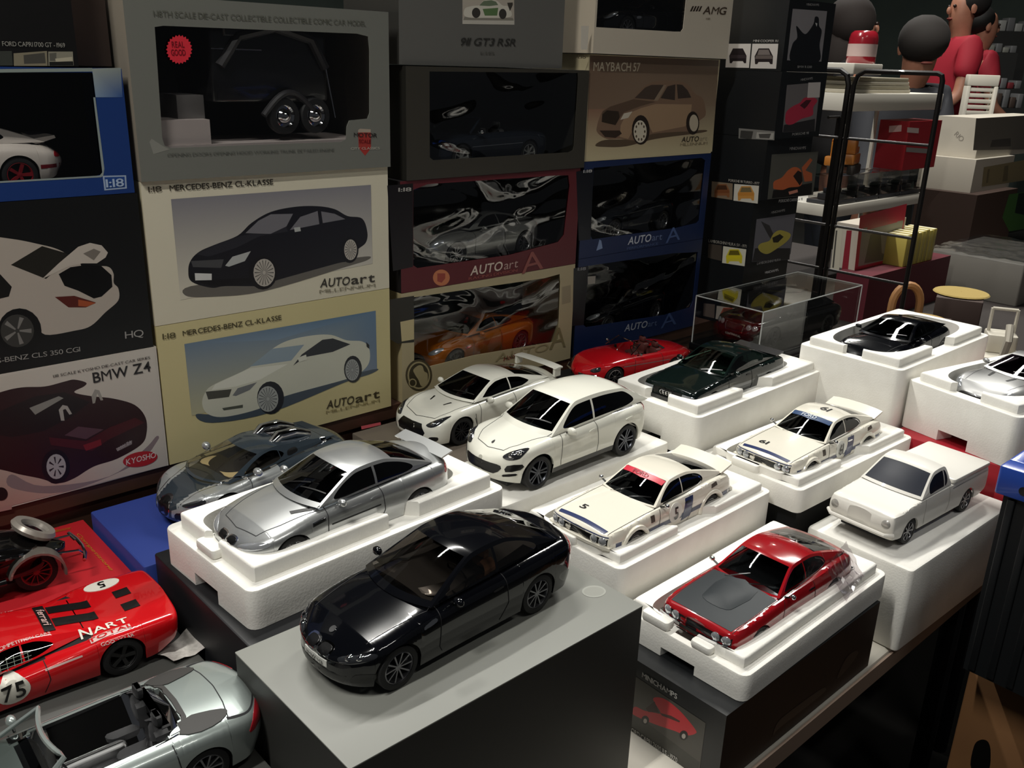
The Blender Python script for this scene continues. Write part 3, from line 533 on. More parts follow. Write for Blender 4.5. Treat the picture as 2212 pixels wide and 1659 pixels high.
class Car:
    def __init__(s, name, label, loc, deg, sp, cat='model car', group='model cars on display', sc=S18):
        s.sp = sp; s.k = sc; s.L = sp['L']; s.root = thing(name, label, cat, loc, math.radians(deg), group)
        s.V = []; s.F = []; s.lower(); 
        if 'cab' in sp: s.cabin()
        s.bvh = BVHTree.FromPolygons(s.V, s.F); s.wheels()
    def P(s, p): return ((p[0] - s.L/2) * s.k, p[1] * s.k, p[2] * s.k)
    def mesh(s, name, vs, fs, mats, mi=None, parent=None, angle=32, reg=False, smooth=True):
        if reg:
            k = len(s.V); s.V += [V(p) for p in vs]; s.F += [tuple(k + i for i in f) for f in fs]
        used = sorted({i for f in fs for i in f}); ix = {i: j for j, i in enumerate(used)}
        me = bpy.data.meshes.new(name); me.from_pydata([s.P(vs[i]) for i in used], [], [tuple(ix[i] for i in f) for f in fs])
        for m in mats: me.materials.append(m)
        if mi: me.polygons.foreach_set('material_index', mi)
        if smooth:
            me.polygons.foreach_set('use_smooth', [True]*len(me.polygons)); me.set_sharp_from_angle(angle=math.radians(angle))
        me.update(); return link(bpy.data.objects.new(name, me), parent or s.root)
    # --- lower body shell: bonnet, wings, sills, tail, wheel arches
    def section(s, x):
        sp = s.sp; L = s.L; rf, nf, rr, nr = sp['round']
        w = pchip(sp['hw'], x) * sup(x / rf, nf) * sup((L - x) / rr, nr)
        zb = pchip(sp['bot'], x); zs = pchip(sp['sh'], x); zt = pchip(sp['top'], x); e = sp.get('edge', 0.9); tk = sp.get('tuck', 0.94); mz = sp.get('mid', 0.55)
        h = zs - zb
        C = [(w*tk, zb), (w*(tk+.03), zb + h*.12), (w, zb + h*(mz-.15)), (w, zb + h*(mz+.15)), (w*(.5+.5*e), zs - h*.10), (w*e, zs), (w*e, zs)] if sp.get('crisp') else [(w*tk, zb), (w*(tk+.03), zb + h*.12), (w, zb + h*(mz-.15)), (w, zb + h*(mz+.15)), (w*.99, zs - h*.12), (w*e, zs)]
        C += [(w*e*.8, zs + (zt-zs)*.3), (w*.42, zs + (zt-zs)*.85), (w*.2, zt), (0, zt)]
        return bspl(C, 44)
    def lower(s):
        sp = s.sp; L = s.L; rf, nf, rr, nr = sp['round']; wr = sp['wr']; Ra = sp.get('arch', wr * 1.12)
        ax = [sp['fx'], sp['fx'] + sp['wb']]; xs = [L*i/56 for i in range(57)]
        xs += [rf*(1-math.cos(i/12*math.pi/2)) for i in range(13)] + [L - rr*(1-math.cos(i/12*math.pi/2)) for i in range(13)]
        for a in ax: xs += [a + Ra*math.cos(math.pi*i/18) for i in range(19)] + [a - Ra - .012, a + Ra + .012]
        for a in sp.get('xcut', []): xs += [a - .004, a + .004]
        xs = sorted(xs); xs = [x for i, x in enumerate(xs) if i == 0 or x - xs[i-1] > 0.0015]
        N = 27; G = []
        for x in xs:
            P = s.section(min(max(x, 0.0006), L - 0.0006))
            for a in ax:
                if abs(x - a) < Ra - 1e-4:
                    za = wr + math.sqrt(Ra*Ra - (x-a)**2) * sp.get('archz', 1.0)
                    za = min(za, P[24][1])
                    k = 0
                    while k < len(P)-2 and P[k+1][1] < za: k += 1
                    if P[k][1] < za:
                        p, q = P[k], P[k+1]; t = (za-p[1])/max(q[1]-p[1], 1e-6); P = [(p[0]+(q[0]-p[0])*t, za)] + list(P[k+1:])
            d = [0.0]
            for i in range(1, len(P)): d.append(d[-1] + math.hypot(P[i][0]-P[i-1][0], P[i][1]-P[i-1][1]) + 1e-9)
            R = []; j = 0
            for i in range(N):
                t = d[-1]*i/(N-1)
                while j < len(d)-2 and d[j+1] < t: j += 1
                u = (t-d[j])/(d[j+1]-d[j]); R.append((P[j][0]+(P[j+1][0]-P[j][0])*u, P[j][1]+(P[j+1][1]-P[j][1])*u))
            R[-1] = (0.0, R[-1][1]); R = [(max(R[0][0]-.05, 0), R[0][1]+.004)] + R
            row = []
            for y, z in R:
                xx = x + pchip(sp['nose'], z)*max(0, 1-x/sp.get('nl', .45)) - pchip(sp['tail'], z)*max(0, 1-(L-x)/sp.get('tl', .45))
                row.append((xx, y, z))
            G.append(row)
        n = N+1; vs = []; fs = []; mi = []; ck = sp.get('pit'); cb = sp.get('cab')
        for row in G: vs += row + [(a, -y, z) for a, y, z in row[-2::-1]]
        M = 2*n-1
        if ck:                                    # open cockpit: press the floor down inside the outline
            cx, hx, cy, zf = ck; vs2 = []
            for i, (a, y, z) in enumerate(vs):
                inside = abs((a-cx)/hx)**4 + abs(y/cy)**4 < 1 and (i % M) > 10 and (i % M) < M-11
                vs2.append((a, y, zf) if inside else (a, y, z))
            vs = vs2
        mats = [sp['paint'], m_int] + sp.get('paint2', [])
        for i in range(len(G)-1):
            for j in range(M-1):
                f = (i*M+j, i*M+j+1, (i+1)*M+j+1, (i+1)*M+j); q = [vs[k] for k in f]; c = [sum(p[k] for p in q)/4 for k in (0, 1, 2)]; m = 0
                if ck and abs((c[0]-ck[0])/(ck[1]*1.0))**4 + abs(c[1]/ck[2])**4 < 1 and 10 < j < M-11: m = 1
                elif cb and cb['x0']+.10 < c[0] < cb['x3']-.10 and abs(c[1]) < cb['wb']-.06 and c[2] > pchip(sp['sh'], c[0])-.06 and 12 < j < M-13: m = 1
                elif sp.get('split') and sp['split'](c, j, M): m = 2
                fs.append(f); mi.append(m)
        fs.append(tuple(range(M))); mi.append(0); fs.append(tuple((len(G)-1)*M+j for j in range(M))); mi.append(0)
        s.mesh('body', vs, fs, mats, mi, reg=True)
        # underbody
        b = MB(); z0, z1 = .16, .42; yw = pchip(sp['hw'], ax[0])*.66
        b.box(s.P((.25, -yw, z0)), s.P((L-.25, yw, z1)), m_under); b.build('underbody', s.root, smooth=False)
    # --- cabin: rails, roof skin, panes
    def cabin(s):
        c = s.sp['cab']; z0, z1, zr = c['z0'], c['z1'], c['zr']; wb, wr = c['wb'], c['wr']; zrf = c.get('zrf', zr-.04); zrr = c.get('zrr', zr-.03); wt = c.get('wt', wb*.92)
        C = [(c['x0'], wb, z0), (c['x0']+(c['x1']-c['x0'])*.5, (wb+wr)/2, z0+(zrf-z0)*.5), (c['x1'], wr, zrf), (c['x1']+.12, wr, zrf+.02), ((c['x1']+c['x2'])/2, wr, zr), (c['x2']-.15, wr, zrr+.02), (c['x2'], wr*.99, zrr), (c['x2']+(c['x3']-c['x2'])*.5, (wt+wr)/2*.99, z1+(zrr-z1)*c.get('fb', .5)), (c['x3'], wt, z1)]
        T = bspl(C, 241)
        def at(x):
            for i in range(240):
                if T[i+1][0] >= x: 
                    u = (x-T[i][0])/max(T[i+1][0]-T[i][0], 1e-9); return tuple(T[i][k]+(T[i+1][k]-T[i][k])*u for k in (0, 1, 2))
            return T[-1]
        sw = c['side']; ws = c['ws']; rw = c['rw']
        X = [T[i*5][0] for i in range(49)] + [a for p in sw for a in p] + list(ws) + list(rw)
        for a, e in ((sw[0][0], 1), (sw[-1][1], -1)): X += [a + e*c.get('rr', .15)*(1-math.cos(k/8*math.pi/2)) for k in range(9)]
        X = sorted(X); X = [x for i, x in enumerate(X) if i == 0 or x-X[i-1] > .0012]
        bow, rb, crown = c.get('bow', .12), c.get('rbow', .10), c.get('crown', .05)
        v0, v1 = c.get('v', (.10, .86)); wf = c.get('wf', .93); wfr = c.get('wfr', .90)
        def belt(x): u = (x-c['x0'])/(c['x3']-c['x0']); return (wb+(wt-wb)*u**2 , z0+(z1-z0)*u)
        rows = []; vr = []
        for x in X:
            _, ye, ze = at(x); yb, zb = belt(x); ze = max(ze, zb+.001); row = []
            a, b2 = sw[0][0], sw[-1][1]; d = min(x-a, b2-x); q = sup(d/c.get('rr', .15), c.get('rn', 2.2)) if d > 0 else 0.0
            m = c.get('vm', .45); lo, hi = m-(m-v0)*q, m+(v1-m)*q
            vl = [0, lo, lo+(hi-lo)*.33, lo+(hi-lo)*.66, hi, 1.0]
            for v in vl[:-1]: row.append((x, yb+(ye-yb)*v + .025*math.sin(math.pi*v)*min(1, (ze-zb)*3), zb+(ze-zb)*v))
            for i in range(13):
                u = 1 - i/6.0; u = math.copysign(abs(u)**.8, u); 
                if i in (1, 11): u = math.copysign(wf if x < (c['x1']+c['x2'])/2 else wfr, u)
                f = 1-u*u; kf = max(0, min(1, (c['x1']+.5-x)/(c['x1']+.5-c['x0']))); kr = max(0, min(1, (x-c['x2']+.4)/(c['x3']-c['x2']+.4)))
                row.append((x - bow*f*kf + rb*f*kr, ye*u, ze + crown*f*min(1, (ze-zb)*4+.25)))
            for v in vl[-2::-1]: row.append((x, -(yb+(ye-yb)*v + .025*math.sin(math.pi*v)*min(1, (ze-zb)*3)), zb+(ze-zb)*v))
            rows.append(row)
        n = len(rows[0]); vs = [p for r in rows for p in r]; fr = []; gl = {}
        for i in range(len(rows)-1):
            xm = (X[i]+X[i+1])/2
            for j in range(n-1):
                f = (i*n+j, i*n+j+1, (i+1)*n+j+1, (i+1)*n+j); key = None
                if 1 <= j <= 3 or n-5 <= j <= n-3:
                    for k, (a, b2) in enumerate(sw):
                        if a < xm < b2: key = ('side_window', k, j < n/2)
                elif 6 <= j <= 15:
                    if ws[0] < xm < ws[1]: key = ('windshield', 0, 0)
                    elif rw[0] < xm < rw[1]: key = ('rear_window', 0, 0)
                (gl.setdefault(key, []) if key else fr).append(f)
        s.glassf = []
        s.mesh('roof', vs, fr, [c.get('paint', s.sp['paint'])], reg=True)
        for key, f in gl.items():
            s.mesh(key[0], vs, f, [c.get('glass', g_dark)], reg=True, angle=80)
        # interior seen through the panes
        b = MB(); cx = (c['x1']+c['x2'])/2; im = c.get('seat', mat('seat_dark', '1a1a1c', 0.7))
        for y in (-.36, .36):
            b.rbox(s.P((cx-.05, y-.24, z0-.25)), s.P((cx+.15, y+.24, zr-.32)), .012, im); b.rbox(s.P((cx+.0, y-.13, zr-.32)), s.P((cx+.12, y+.13, zr-.16)), .006, im)
        b.build('seats', s.root)
        b = MB(); b.rbox(s.P((c['x0']+.12, -wb*.82, z0-.12)), s.P((c['x0']+.62, wb*.82, z0+.03)), .012, c.get('dash', m_blk)); b.build('dashboard', s.root)
        b = MB(); M = Matrix.Translation(V(s.P((c['x0']+.85, -.36, z0+.06)))) @ Matrix.Rotation(math.radians(65), 4, 'Y')
        b.tube([M @ V((.19*s.k*math.cos(2*math.pi*k/16), .19*s.k*math.sin(2*math.pi*k/16), 0)) for k in range(16)], .014*s.k, m_blk, 6, closed=True); b.build('steering_wheel', s.root)
    # --- wheels
    def wheels(s):
        sp = s.sp; wr, tw = sp['wr'], sp.get('tw', .22); k = s.k; st = sp.get('rim', (10, .06, mat('rim_silver', '9a9a9c', 0.3, 0.9))); rr = sp.get('rimr', .72)
        n, wd, rm = st[:3]; twin = len(st) > 3 and st[3]; wm = None
        for i, ax in enumerate((sp['fx'], sp['fx']+sp['wb'])):
            for sd in (-1, 1):
                yo = pchip(sp['hw'], ax)*.985 - sp.get('inset', .015)
                M = Matrix.Translation(V(s.P((ax, sd*yo, wr)))) @ Matrix.Rotation(math.radians(90 if sd < 0 else -90), 4, 'X')
                if wm is None:
                    b = MB(); R = wr*k; W = tw*k
                    b.lathe([(R*rr, -W), (R*.93, -W), (R, -W*.88), (R, -W*.14), (R*.975, -W*.03), (R*.90, 0), (R*rr*1.03, 0), (R*rr, -W*.05)], m_tyre, 32)
                    tm = b.build('wheel', s.root); r = MB(); q = R*rr
                    r.lathe([(q*1.0, -W*.04), (q*.94, -W*.02), (q*.90, -W*.10), (q*.86, -W*.55), (q*.2, -W*.6), (.0001, -W*.6)], rm if not sp.get('darkwell', True) else rm, 28)
                    r.lathe([(q*.88, -W*.42), (q*.5, -W*.45), (.0001, -W*.45)], mat('brake_dark', '1b1b1d', 0.4, 0.4), 24)
                    r.lathe([(q*.22, -W*.3), (q*.20, -W*.10), (q*.12, -W*.08), (.0001, -W*.08)], rm, 14)
                    for a in range(n):
                        for off in ((-.11, .11) if twin else (0,)):
                            t = 2*math.pi*a/n; RM = Matrix.Rotation(t, 4, 'Z'); w0 = wd*q; o0 = off*q
                            pts = [(q*.14, o0*.7-w0*.8), (q*.93, o0*1.5-w0), (q*.93, o0*1.5+w0), (q*.14, o0*.7+w0*.8)]
                            lo = [RM @ V((x, y, -W*.34)) for x, y in pts]; hi = [RM @ V((x, y, -W*.10 if x < q*.5 else -W*.05)) for x, y in pts]; r.loft([lo, hi], rm)
                    om = r.build('rim', tm); wm = tm.data; rmm = om.data; tm.matrix_local = M
                    continue
                o = bpy.data.objects.new('wheel', wm); link(o, s.root); o.matrix_local = M
                link(bpy.data.objects.new('rim', rmm), o)
    # --- things laid on the skin: rays cast on the body find the surface
    AX = {'front': (V((1, 0, 0)), lambda a, b: V((-3, a, b))), 'rear': (V((-1, 0, 0)), lambda a, b: V((9, a, b))), 'top': (V((0, 0, -1)), lambda a, b: V((a, b, 5))), 'near': (V((0, 1, 0)), lambda a, b: V((a, -5, b))), 'far': (V((0, -1, 0)), lambda a, b: V((a, 5, b)))}
    def hit(s, ax, a, b):
        d, o = s.AX[ax]; h = s.bvh.ray_cast(o(a, b), d)
        if h[0] is None:
            n = s.bvh.find_nearest(o(a, b) + d * (3 if ax == 'front' else 5 if ax != 'rear' else 9-s.L)); return n[0], -d
        nn = h[1]
        if nn.dot(d) > 0: nn = -nn
        return h[0], nn
    def patch(s, name, ax, pts, m, lift=.006, bulge=0.0, smooth=3, parent=None, mirror=False, rings=4, dirn=False):
        """a shaped piece lying on the body; pts is its outline seen along that axis"""
        objs = []
        for mr in ((1, -1) if mirror else (1,)):
            P = [((a, b*mr) if ax == 'top' else (a*mr, b) if ax in ('front', 'rear') else (a, b)) for a, b in pts]; A = ax
            if mirror and ax in ('near', 'far'): A = ax if mr == 1 else ('far' if ax == 'near' else 'near')
            if smooth: P = smooth_loop(P, smooth)
            else:
                Q = []
                for i in range(len(P)):
                    p, q = P[i], P[(i+1) % len(P)]
                    for k in range(6): Q.append((p[0]+(q[0]-p[0])*k/6, p[1]+(q[1]-p[1])*k/6))
                P = Q
            cx = sum(p[0] for p in P)/len(P); cy = sum(p[1] for p in P)/len(P); n = len(P); vs = []; fs = []
            p, nn = s.hit(A, cx, cy); d = -s.AX[A][0]; vs.append(p + (d if dirn else nn)*(lift+bulge))
            for r in range(1, rings+1):
                u = r/rings
                for a, b in P:
                    p, nn = s.hit(A, cx+(a-cx)*u, cy+(b-cy)*u); vs.append(p + (d if dirn else nn)*(lift + bulge*(1-u*u)))
            for i in range(n): fs.append((0, 1+i, 1+(i+1) % n))
            for r in range(rings-1):
                for i in range(n): a = 1+r*n; fs.append((a+i, a+n+i, a+n+(i+1) % n, a+(i+1) % n))
            a = 1+(rings-1)*n; k = len(vs)             # skirt down to the skin
            for i in range(n):
                p, nn = s.hit(A, *P[i]); vs.append(p - nn*.01)
            for i in range(n): fs.append((a+i, k+i, k+(i+1) % n, a+(i+1) % n))
            objs.append(s.mesh(name, [tuple(v) for v in vs], fs, [m], parent=parent))
        return objs
    def line(s, name, ax, pts, w, m, lift=.004, closed=False, mirror=False, n=28):
        for mr in ((1, -1) if mirror else (1,)):
            A = ax; P = [((a, b*mr) if ax == 'top' else (a*mr, b) if ax in ('front', 'rear') else (a, b)) for a, b in pts]
            if mirror and ax in ('near', 'far'): A = ax if mr == 1 else ('far' if ax == 'near' else 'near')
            if closed: P.append(P[0])
            d = [0]
            for i in range(1, len(P)): d.append(d[-1]+math.dist(P[i], P[i-1]))
            Q = []; j = 0
            for i in range(n):
                t = d[-1]*i/(n-1)
                while j < len(d)-2 and d[j+1] < t: j += 1
                u = (t-d[j])/max(d[j+1]-d[j], 1e-9); Q.append((P[j][0]+(P[j+1][0]-P[j][0])*u, P[j][1]+(P[j+1][1]-P[j][1])*u))
            vs = []; fs = []
            for i, q in enumerate(Q):
                a, b = Q[max(i-1, 0)], Q[min(i+1, n-1)]; e = V((b[0]-a[0], b[1]-a[1])); e = e.normalized() if e.length else V((1, 0)); nx = V((-e.y, e.x))*w/2
                for sg in (-1, 1):
                    p, nn = s.hit(A, q[0]+nx.x*sg, q[1]+nx.y*sg); vs.append(tuple(p + nn*lift))
            for i in range(n-1): fs.append((2*i, 2*i+1, 2*i+3, 2*i+2))
            s.mesh(name, vs, fs, [m])
    def text(s, st, ax, pos, size, m, ang=0.0, wt='b', aspect=1.0, lift=.012, flip=1, ital=0.0):
        """lettering on the skin; pos is its centre, size its cap height"""
        tv, tf, tw = text2d(st, wt, ital=ital); c, sn = math.cos(math.radians(ang)), math.sin(math.radians(ang)); vs = []
        for x, y in tv:
            x = (x-tw/2)*size*aspect*flip; y = (y-.5)*size; a, b = pos[0]+x*c-y*sn, pos[1]+x*sn+y*c
            p, nn = s.hit(ax, a, b); vs.append(tuple(p + nn*lift))
        return s.mesh('lettering', vs, tf, [m], smooth=False)
    def mirrors(s, x, y, z, m, r=(.07, .10, .07)):
        for sd in (-1, 1):
            b = MB(); b.ball(s.P((x, sd*(y+.10), z+.02)), r[0]*s.k, r[1]*s.k, r[2]*s.k, m); o = b.build('side_mirror', s.root)
            g = MB(); g.tube([s.P((x, sd*(y-.06), z-.06)), s.P((x, sd*(y+.06), z-.01))], .02*s.k, m_blk, 6); g.build('mirror_stem', o)
    def piece(s, name, fn, m, *a, parent=None, **kw):
        b = MB(); getattr(b, fn)(*a[:0], *[s.P(p) if isinstance(p, tuple) and len(p) == 3 else p for p in a], m, **kw); return b.build(name, parent or s.root)
    def bar(s, name, pts, r, m, n=8, parent=None):
        b = MB(); b.tube([s.P(p) for p in pts], r*s.k if not isinstance(r, list) else [q*s.k for q in r], m, n); return b.build(name, parent or s.root)
    def slab(s, name, stations, m, parent=None):
        """lofted slab: list of closed loops in full-size metres"""
        b = MB(); b.loft([[V(s.P(p)) for p in l] for l in stations], m); return b.build(name, parent or s.root)
    def doors(s, lines, m=None):
        for l in lines: s.line('door_gap', 'near', l, .014, m or m_seam, mirror=True)
    def wiper(s, pts, m=None):
        s.line('wiper', 'top', pts, .022, m or m_blk, lift=.025, n=14)
# ------------------------------------------------------------------ foam trays
m_foam = mat('white_foam', 'f1efe8', 0.75, bump=('v', 420, 0.10, 0.0012), noise=(40, 'e7e4dc', 0.5)); m_foam.node_tree.nodes['Principled BSDF'].inputs['Subsurface Weight'].default_value = 0.0
def supe(a, b, n, t):
    c, s = math.cos(t), math.sin(t); return (a*math.copysign(abs(c)**(2/n), c), b*math.copysign(abs(s)**(2/n), s))
def tray(label, cx, cy, zb, deg, L, W, h1, h2, ins, cav, steps, notch=(165, 195), cr=.010, floor=.006, lump=None, cn=5.0):
    """steps: angle ranges of the raised lip; 180 = front centre, 270 = near side"""
    t = thing('foam_tray', label, 'foam tray', (cx, cy, zb), math.radians(deg), 'white foam trays'); N = 240; T = [2*math.pi*i/N for i in range(N)]
    def outl(i, d=0.0):
        # same polar direction on the rounded rectangle
        a, b = L/2-d, W/2-d; dx, dy = a*math.cos(T[i]), b*math.sin(T[i]); r = max(cr-d, .003)
        k = 1/max(abs(dx)/a, abs(dy)/b); x, y = abs(dx*k), abs(dy*k)
        if x > a-r and y > b-r:                   # on a rounded corner
            ox, oy = a-r, b-r; ux, uy = abs(dx), abs(dy); A = ux*ux+uy*uy; B = ux*ox+uy*oy; Cc = ox*ox+oy*oy-r*r
            t_ = (B+math.sqrt(max(B*B-A*Cc, 0)))/A; x, y = ux*t_, uy*t_
        return (math.copysign(x, dx), math.copysign(y, dy))
    def inn(i, d=0.0):
        a, b = cav[0]+d, cav[1]+d; c, s = math.cos(T[i]), math.sin(T[i]); k = (abs(c)**cn + abs(s)**cn) ** (-1/cn); return (a*c*k+cav[2], b*s*k)
    b = MB(); z1 = h1; nz = min(.016, h1*.35); e = .0022
    lo = lambda z, d=0.0: [V((*outl(i, d), z)) for i in range(N)]; li = lambda z, d=0.0: [V((*inn(i, d), z)) for i in range(N)]
    b.loft([lo(nz), lo(h1-e), lo(h1-e*.3, e*.3), lo(h1, e), li(h1), li(floor)], m_foam, cap=False)
    b.add(li(floor), [tuple(range(N))], m_foam); b.add(lo(nz), [tuple(range(N))[::-1]], m_foam)
    def arc(a0, a1, za, zc, do, inner):
        idx = [i for i in range(N) if a0 <= i*360/N <= a1]
        if a0 < 0: idx = [i % N for i in range(int(a0*N/360), int(a1*N/360)+1)]
        ee = min(e, (zc-za)*.4) if inner else 0.0; O = lambda i, d: outl(i, do+d)
        I = (lambda i: inn(i, 0.0)) if inner else (lambda i: tuple(q*.82 for q in outl(i, do)))
        R = [[V((*O(i, 0), za)), V((*O(i, 0), zc-ee)), V((*O(i, ee*.4), zc-ee*.3)), V((*O(i, ee), zc)), V((*I(i), zc)), V((*I(i), za))] for i in idx]
        b.loft(R, m_foam)
    arc(notch[1], 359.9, 0, nz, 0, False); arc(0, notch[0], 0, nz, 0, False); arc(357.4, 360, 0, nz, 0, False)
    for a0, a1 in steps: arc(a0, a1, h1, h2, ins, True)
    for (x0, y0, z0, x1, y1, zc) in (lump or []): b.rbox((x0, y0, z0), (x1, y1, zc), .004, m_foam)
    b.build('tray', t, angle=40); return t
def block(name, label, cat, a, bb, m, r=.003, group=None, deg=0.0, parts=None):
    cx, cy = (a[0]+bb[0])/2, (a[1]+bb[1])/2; t = thing(name, label, cat, (cx, cy, a[2]), math.radians(deg), group)
    b = MB(); b.rbox((a[0]-cx, a[1]-cy, 0), (bb[0]-cx, bb[1]-cy, bb[2]-a[2]), r, m); b.build('carton' if cat == 'box' else 'slab', t); return t
# plinths of boxes under the front rows
BG = 'display boxes on the table'
block('display_box', 'matt dark grey box under the red racer', 'box', (-.12, -.322, TBL), (.284, -.1605, .923), mat('dark_grey_card', '4a4a47', .6), group=BG)
block('display_box', 'matt dark grey box under the silver roadster', 'box', (-.12, -.60, TBL), (.258, -.326, .937), mat('dark_grey_card'), group=BG)
block('display_box', 'red box with gold script under the black vintage car', 'box', (-.10, -.160, TBL), (.276, -.006, .951), mat('red_card', 'c0222a', .45), .002, group=BG)
block('display_box', 'plain blue box under the slate grey supercar', 'box', (.280, -.180, TBL), (.61, -.022, .966), mat('blue_card', '2c418f', .55), group=BG)
block('display_box', 'black box under the tray of the silver coupe', 'box', (.290, -.395, TBL), (.622, -.185, .9815), mat('black_card', '17181b', .5), group=BG)
t = thing('display_box', 'large grey box with the black coupe standing on it', 'box', (.417, -.5125, TBL), 0, BG)
b = MB(); b.box((-.155, -.0845, 0), (.155, .0845, 1.0085-TBL), mat('charcoal_card', '363633', .55, noise=(5, '30302d', .5))); b.build('carton', t, smooth=False)
b = MB(); b.rbox((-.1555, -.085, 1.0086-TBL), (.1555, .085, 1.010-TBL), .001, mat('grey_card', '82837d', .5, noise=(5, '797a74', .5))); b.build('lid_panel', t)
block('packing_foam', 'flat white foam slab under the white off-roader', 'foam slab', (.640, -.332, .925), (.950, -.205, .980), m_foam, .006)
bk = mat('black_card2', '101112', .6)
def support(label, a, bb, m=None):
    b = MB(); cx, cy = (a[0]+bb[0])/2, (a[1]+bb[1])/2; t = thing('support_box', label, 'box', (cx, cy, a[2]), 0, BG); b.box((a[0]-cx, a[1]-cy, 0), (bb[0]-cx, bb[1]-cy, bb[2]-a[2]), m or bk); b.build('carton', t, smooth=False)
support('dark box under the flat foam lid', (.645, -.325, TBL), (.945, -.21, .9245))
block('display_box', 'brown grey glossy box under the white sports coupe', 'box', (.640, -.195, TBL), (.975, -.012, .9675), mat('taupe_card', '6f665c', .25), .002, group=BG)
block('display_box', 'dark box under the red roadster', 'box', (.985, -.185, TBL), (1.285, -.012, .975), bk, .002, group=BG)
support('dark box under the tray of the red-banner coupe', (.668, -.485, TBL), (.95, -.342, .9005))
support('dark box under the tray of the blue-banner coupe', (.985, -.515, TBL), (1.255, -.378, .9375))
support('dark box under the tray of the dark green coupe', (.975, -.352, TBL), (1.285, -.203, .9585))
support('maroon box under the tray of the black grand tourer', (1.30, -.480, TBL), (1.60, -.325, .9545), mat('maroon_card', '4a1d22', .5))
block('display_box', 'low crimson box under the right-hand foam tray', 'box', (1.275, -.690, TBL), (1.66, -.495, .965), mat('crimson_card', 'a3202c', .4), .003, group=BG)
# trays
tray('white foam tray of the silver coupe with a broken front edge', .457, -.284, .982, 2.9, .318, .166, .040, .056, .012, (.131, .054, -.010), [(-74, 166), (186, 272)], lump=[(-.156, -.012, .040, -.128, .022, .050)], cn=6)
tray('white foam tray of the white coupe with a red windscreen banner', .811, -.413, .901, 1.0, .300, .160, .062, .072, .010, (.125, .0515, -.020), [(-76, 256)], lump=[(-.150, -.012, .060, -.138, .030, .072)], cn=9, floor=.036)
tray('white foam tray of the white coupe with a blue windscreen banner', 1.124, -.448, .938, -1.4, .298, .156, .032, .042, .010, (.125, .0515, -.018), [(-76, 256)], lump=[(-.149, -.012, .030, -.137, .030, .042)], cn=9)
tray('white foam tray of the red coupe on a black box', .800, -.582, .8985, .8, .292, .157, .0295, .041, .010, (.126, .0515, -.012), [(-146, 150)], lump=[(-.146, .016, .0295, -.132, .050, .040), (-.146, -.036, .0295, -.134, -.012, .038)], cn=9)
tray('white foam tray of the dark green coupe', 1.132, -.278, .959, .9, .332, .165, .061, .074, .010, (.134, .056, -.012), [(-78, 166), (196, 254)], cn=7)
tray('white foam tray of the black grand tourer', 1.451, -.402, .955, -.3, .322, .172, .1005, .1135, .011, (.139, .0625, -.004), [(-76, 168), (192, 256)], cn=3.6, floor=.06)
tray('white foam tray of the silver grand tourer at the right edge', 1.450, -.609, .9655, -12.2, .325, .176, .074, .087, .011, (.139, .0635, -.004), [(-164, 162)], cn=3.6, floor=.04)
# white foam block under the pickup
t = thing('foam_block', 'tall white foam block with a chipped corner under the pickup', 'foam block', (1.105, -.606, TBL), math.radians(-1.5))
b = MB(); b.rbox((-.124, -.070, 0), (.160, .070, .1125), .006, m_foam); b.build('block', t)
# black carton under the red coupe's tray
t = thing('model_car_box', 'black box with a red coupe end picture at the table front', 'box', (.780, -.594, TBL), 0, 'display boxes on the table')
b = MB(); b.box((-.150, -.068, 0), (.150, .068, .0880), card('17191b')); b.build('carton', t, smooth=False)
FE = Face(t, (.630, -.662, TBL), (-1, 0, 0), (0, -1, 0)); FS = Face(t, (.630, -.662, TBL), (0, -1, 0), (1, 0, 0)); zc = Z(1320, 1120, 3.077)
FE.ink('end_picture', [('4b4842', zc((150,1040),(630,1360),(590,1659),(575,1720),(130,1400))), ('3b3a34', zc((150,1290),(590,1620),(575,1720),(130,1400))),
    ('c4343a', zc((140,1290),(160,1250),(220,1275),(290,1290),(330,1290),(280,1200),(330,1190),(390,1220),(470,1290),(560,1400),(560,1430),(500,1440),(420,1410),(300,1370),(180,1320)), 's'), ('38201c', zc((230,1262),(290,1215),(320,1290),(250,1285))), ('4a2a24', zc((325,1292),(400,1310),(460,1345),(455,1355),(340,1310))),
    ('1f1c1a', zc(*ell(228, 1340, 26, 30))), ('b3aaa2', zc(*ell(228, 1345, 12, 16))), ('1f1c1a', zc(*ell(484, 1440, 28, 32))), ('b3aaa2', zc(*ell(484, 1446, 13, 17)))])
FE.text(Tx(zc, ('MINICHAMPS', (208, 1052), (440, 1200), 11, 'b9b7b2', 'b')) + Tx(zc, ('FORD CAPRI 2600 RS - 1970', (125, 1410), (442, 1622), 10, 'b5b3ae', 'b')))
FS.ink('side_picture', [('3a3733', zc((1075,1440),(1110,1350),(1230,1250),(1400,1130),(1420,1150),(1300,1250),(1120,1390)), 's'), ('332f2c', zc((1500,1060),(1560,930),(1620,880),(1640,900),(1560,1010)), 's')])
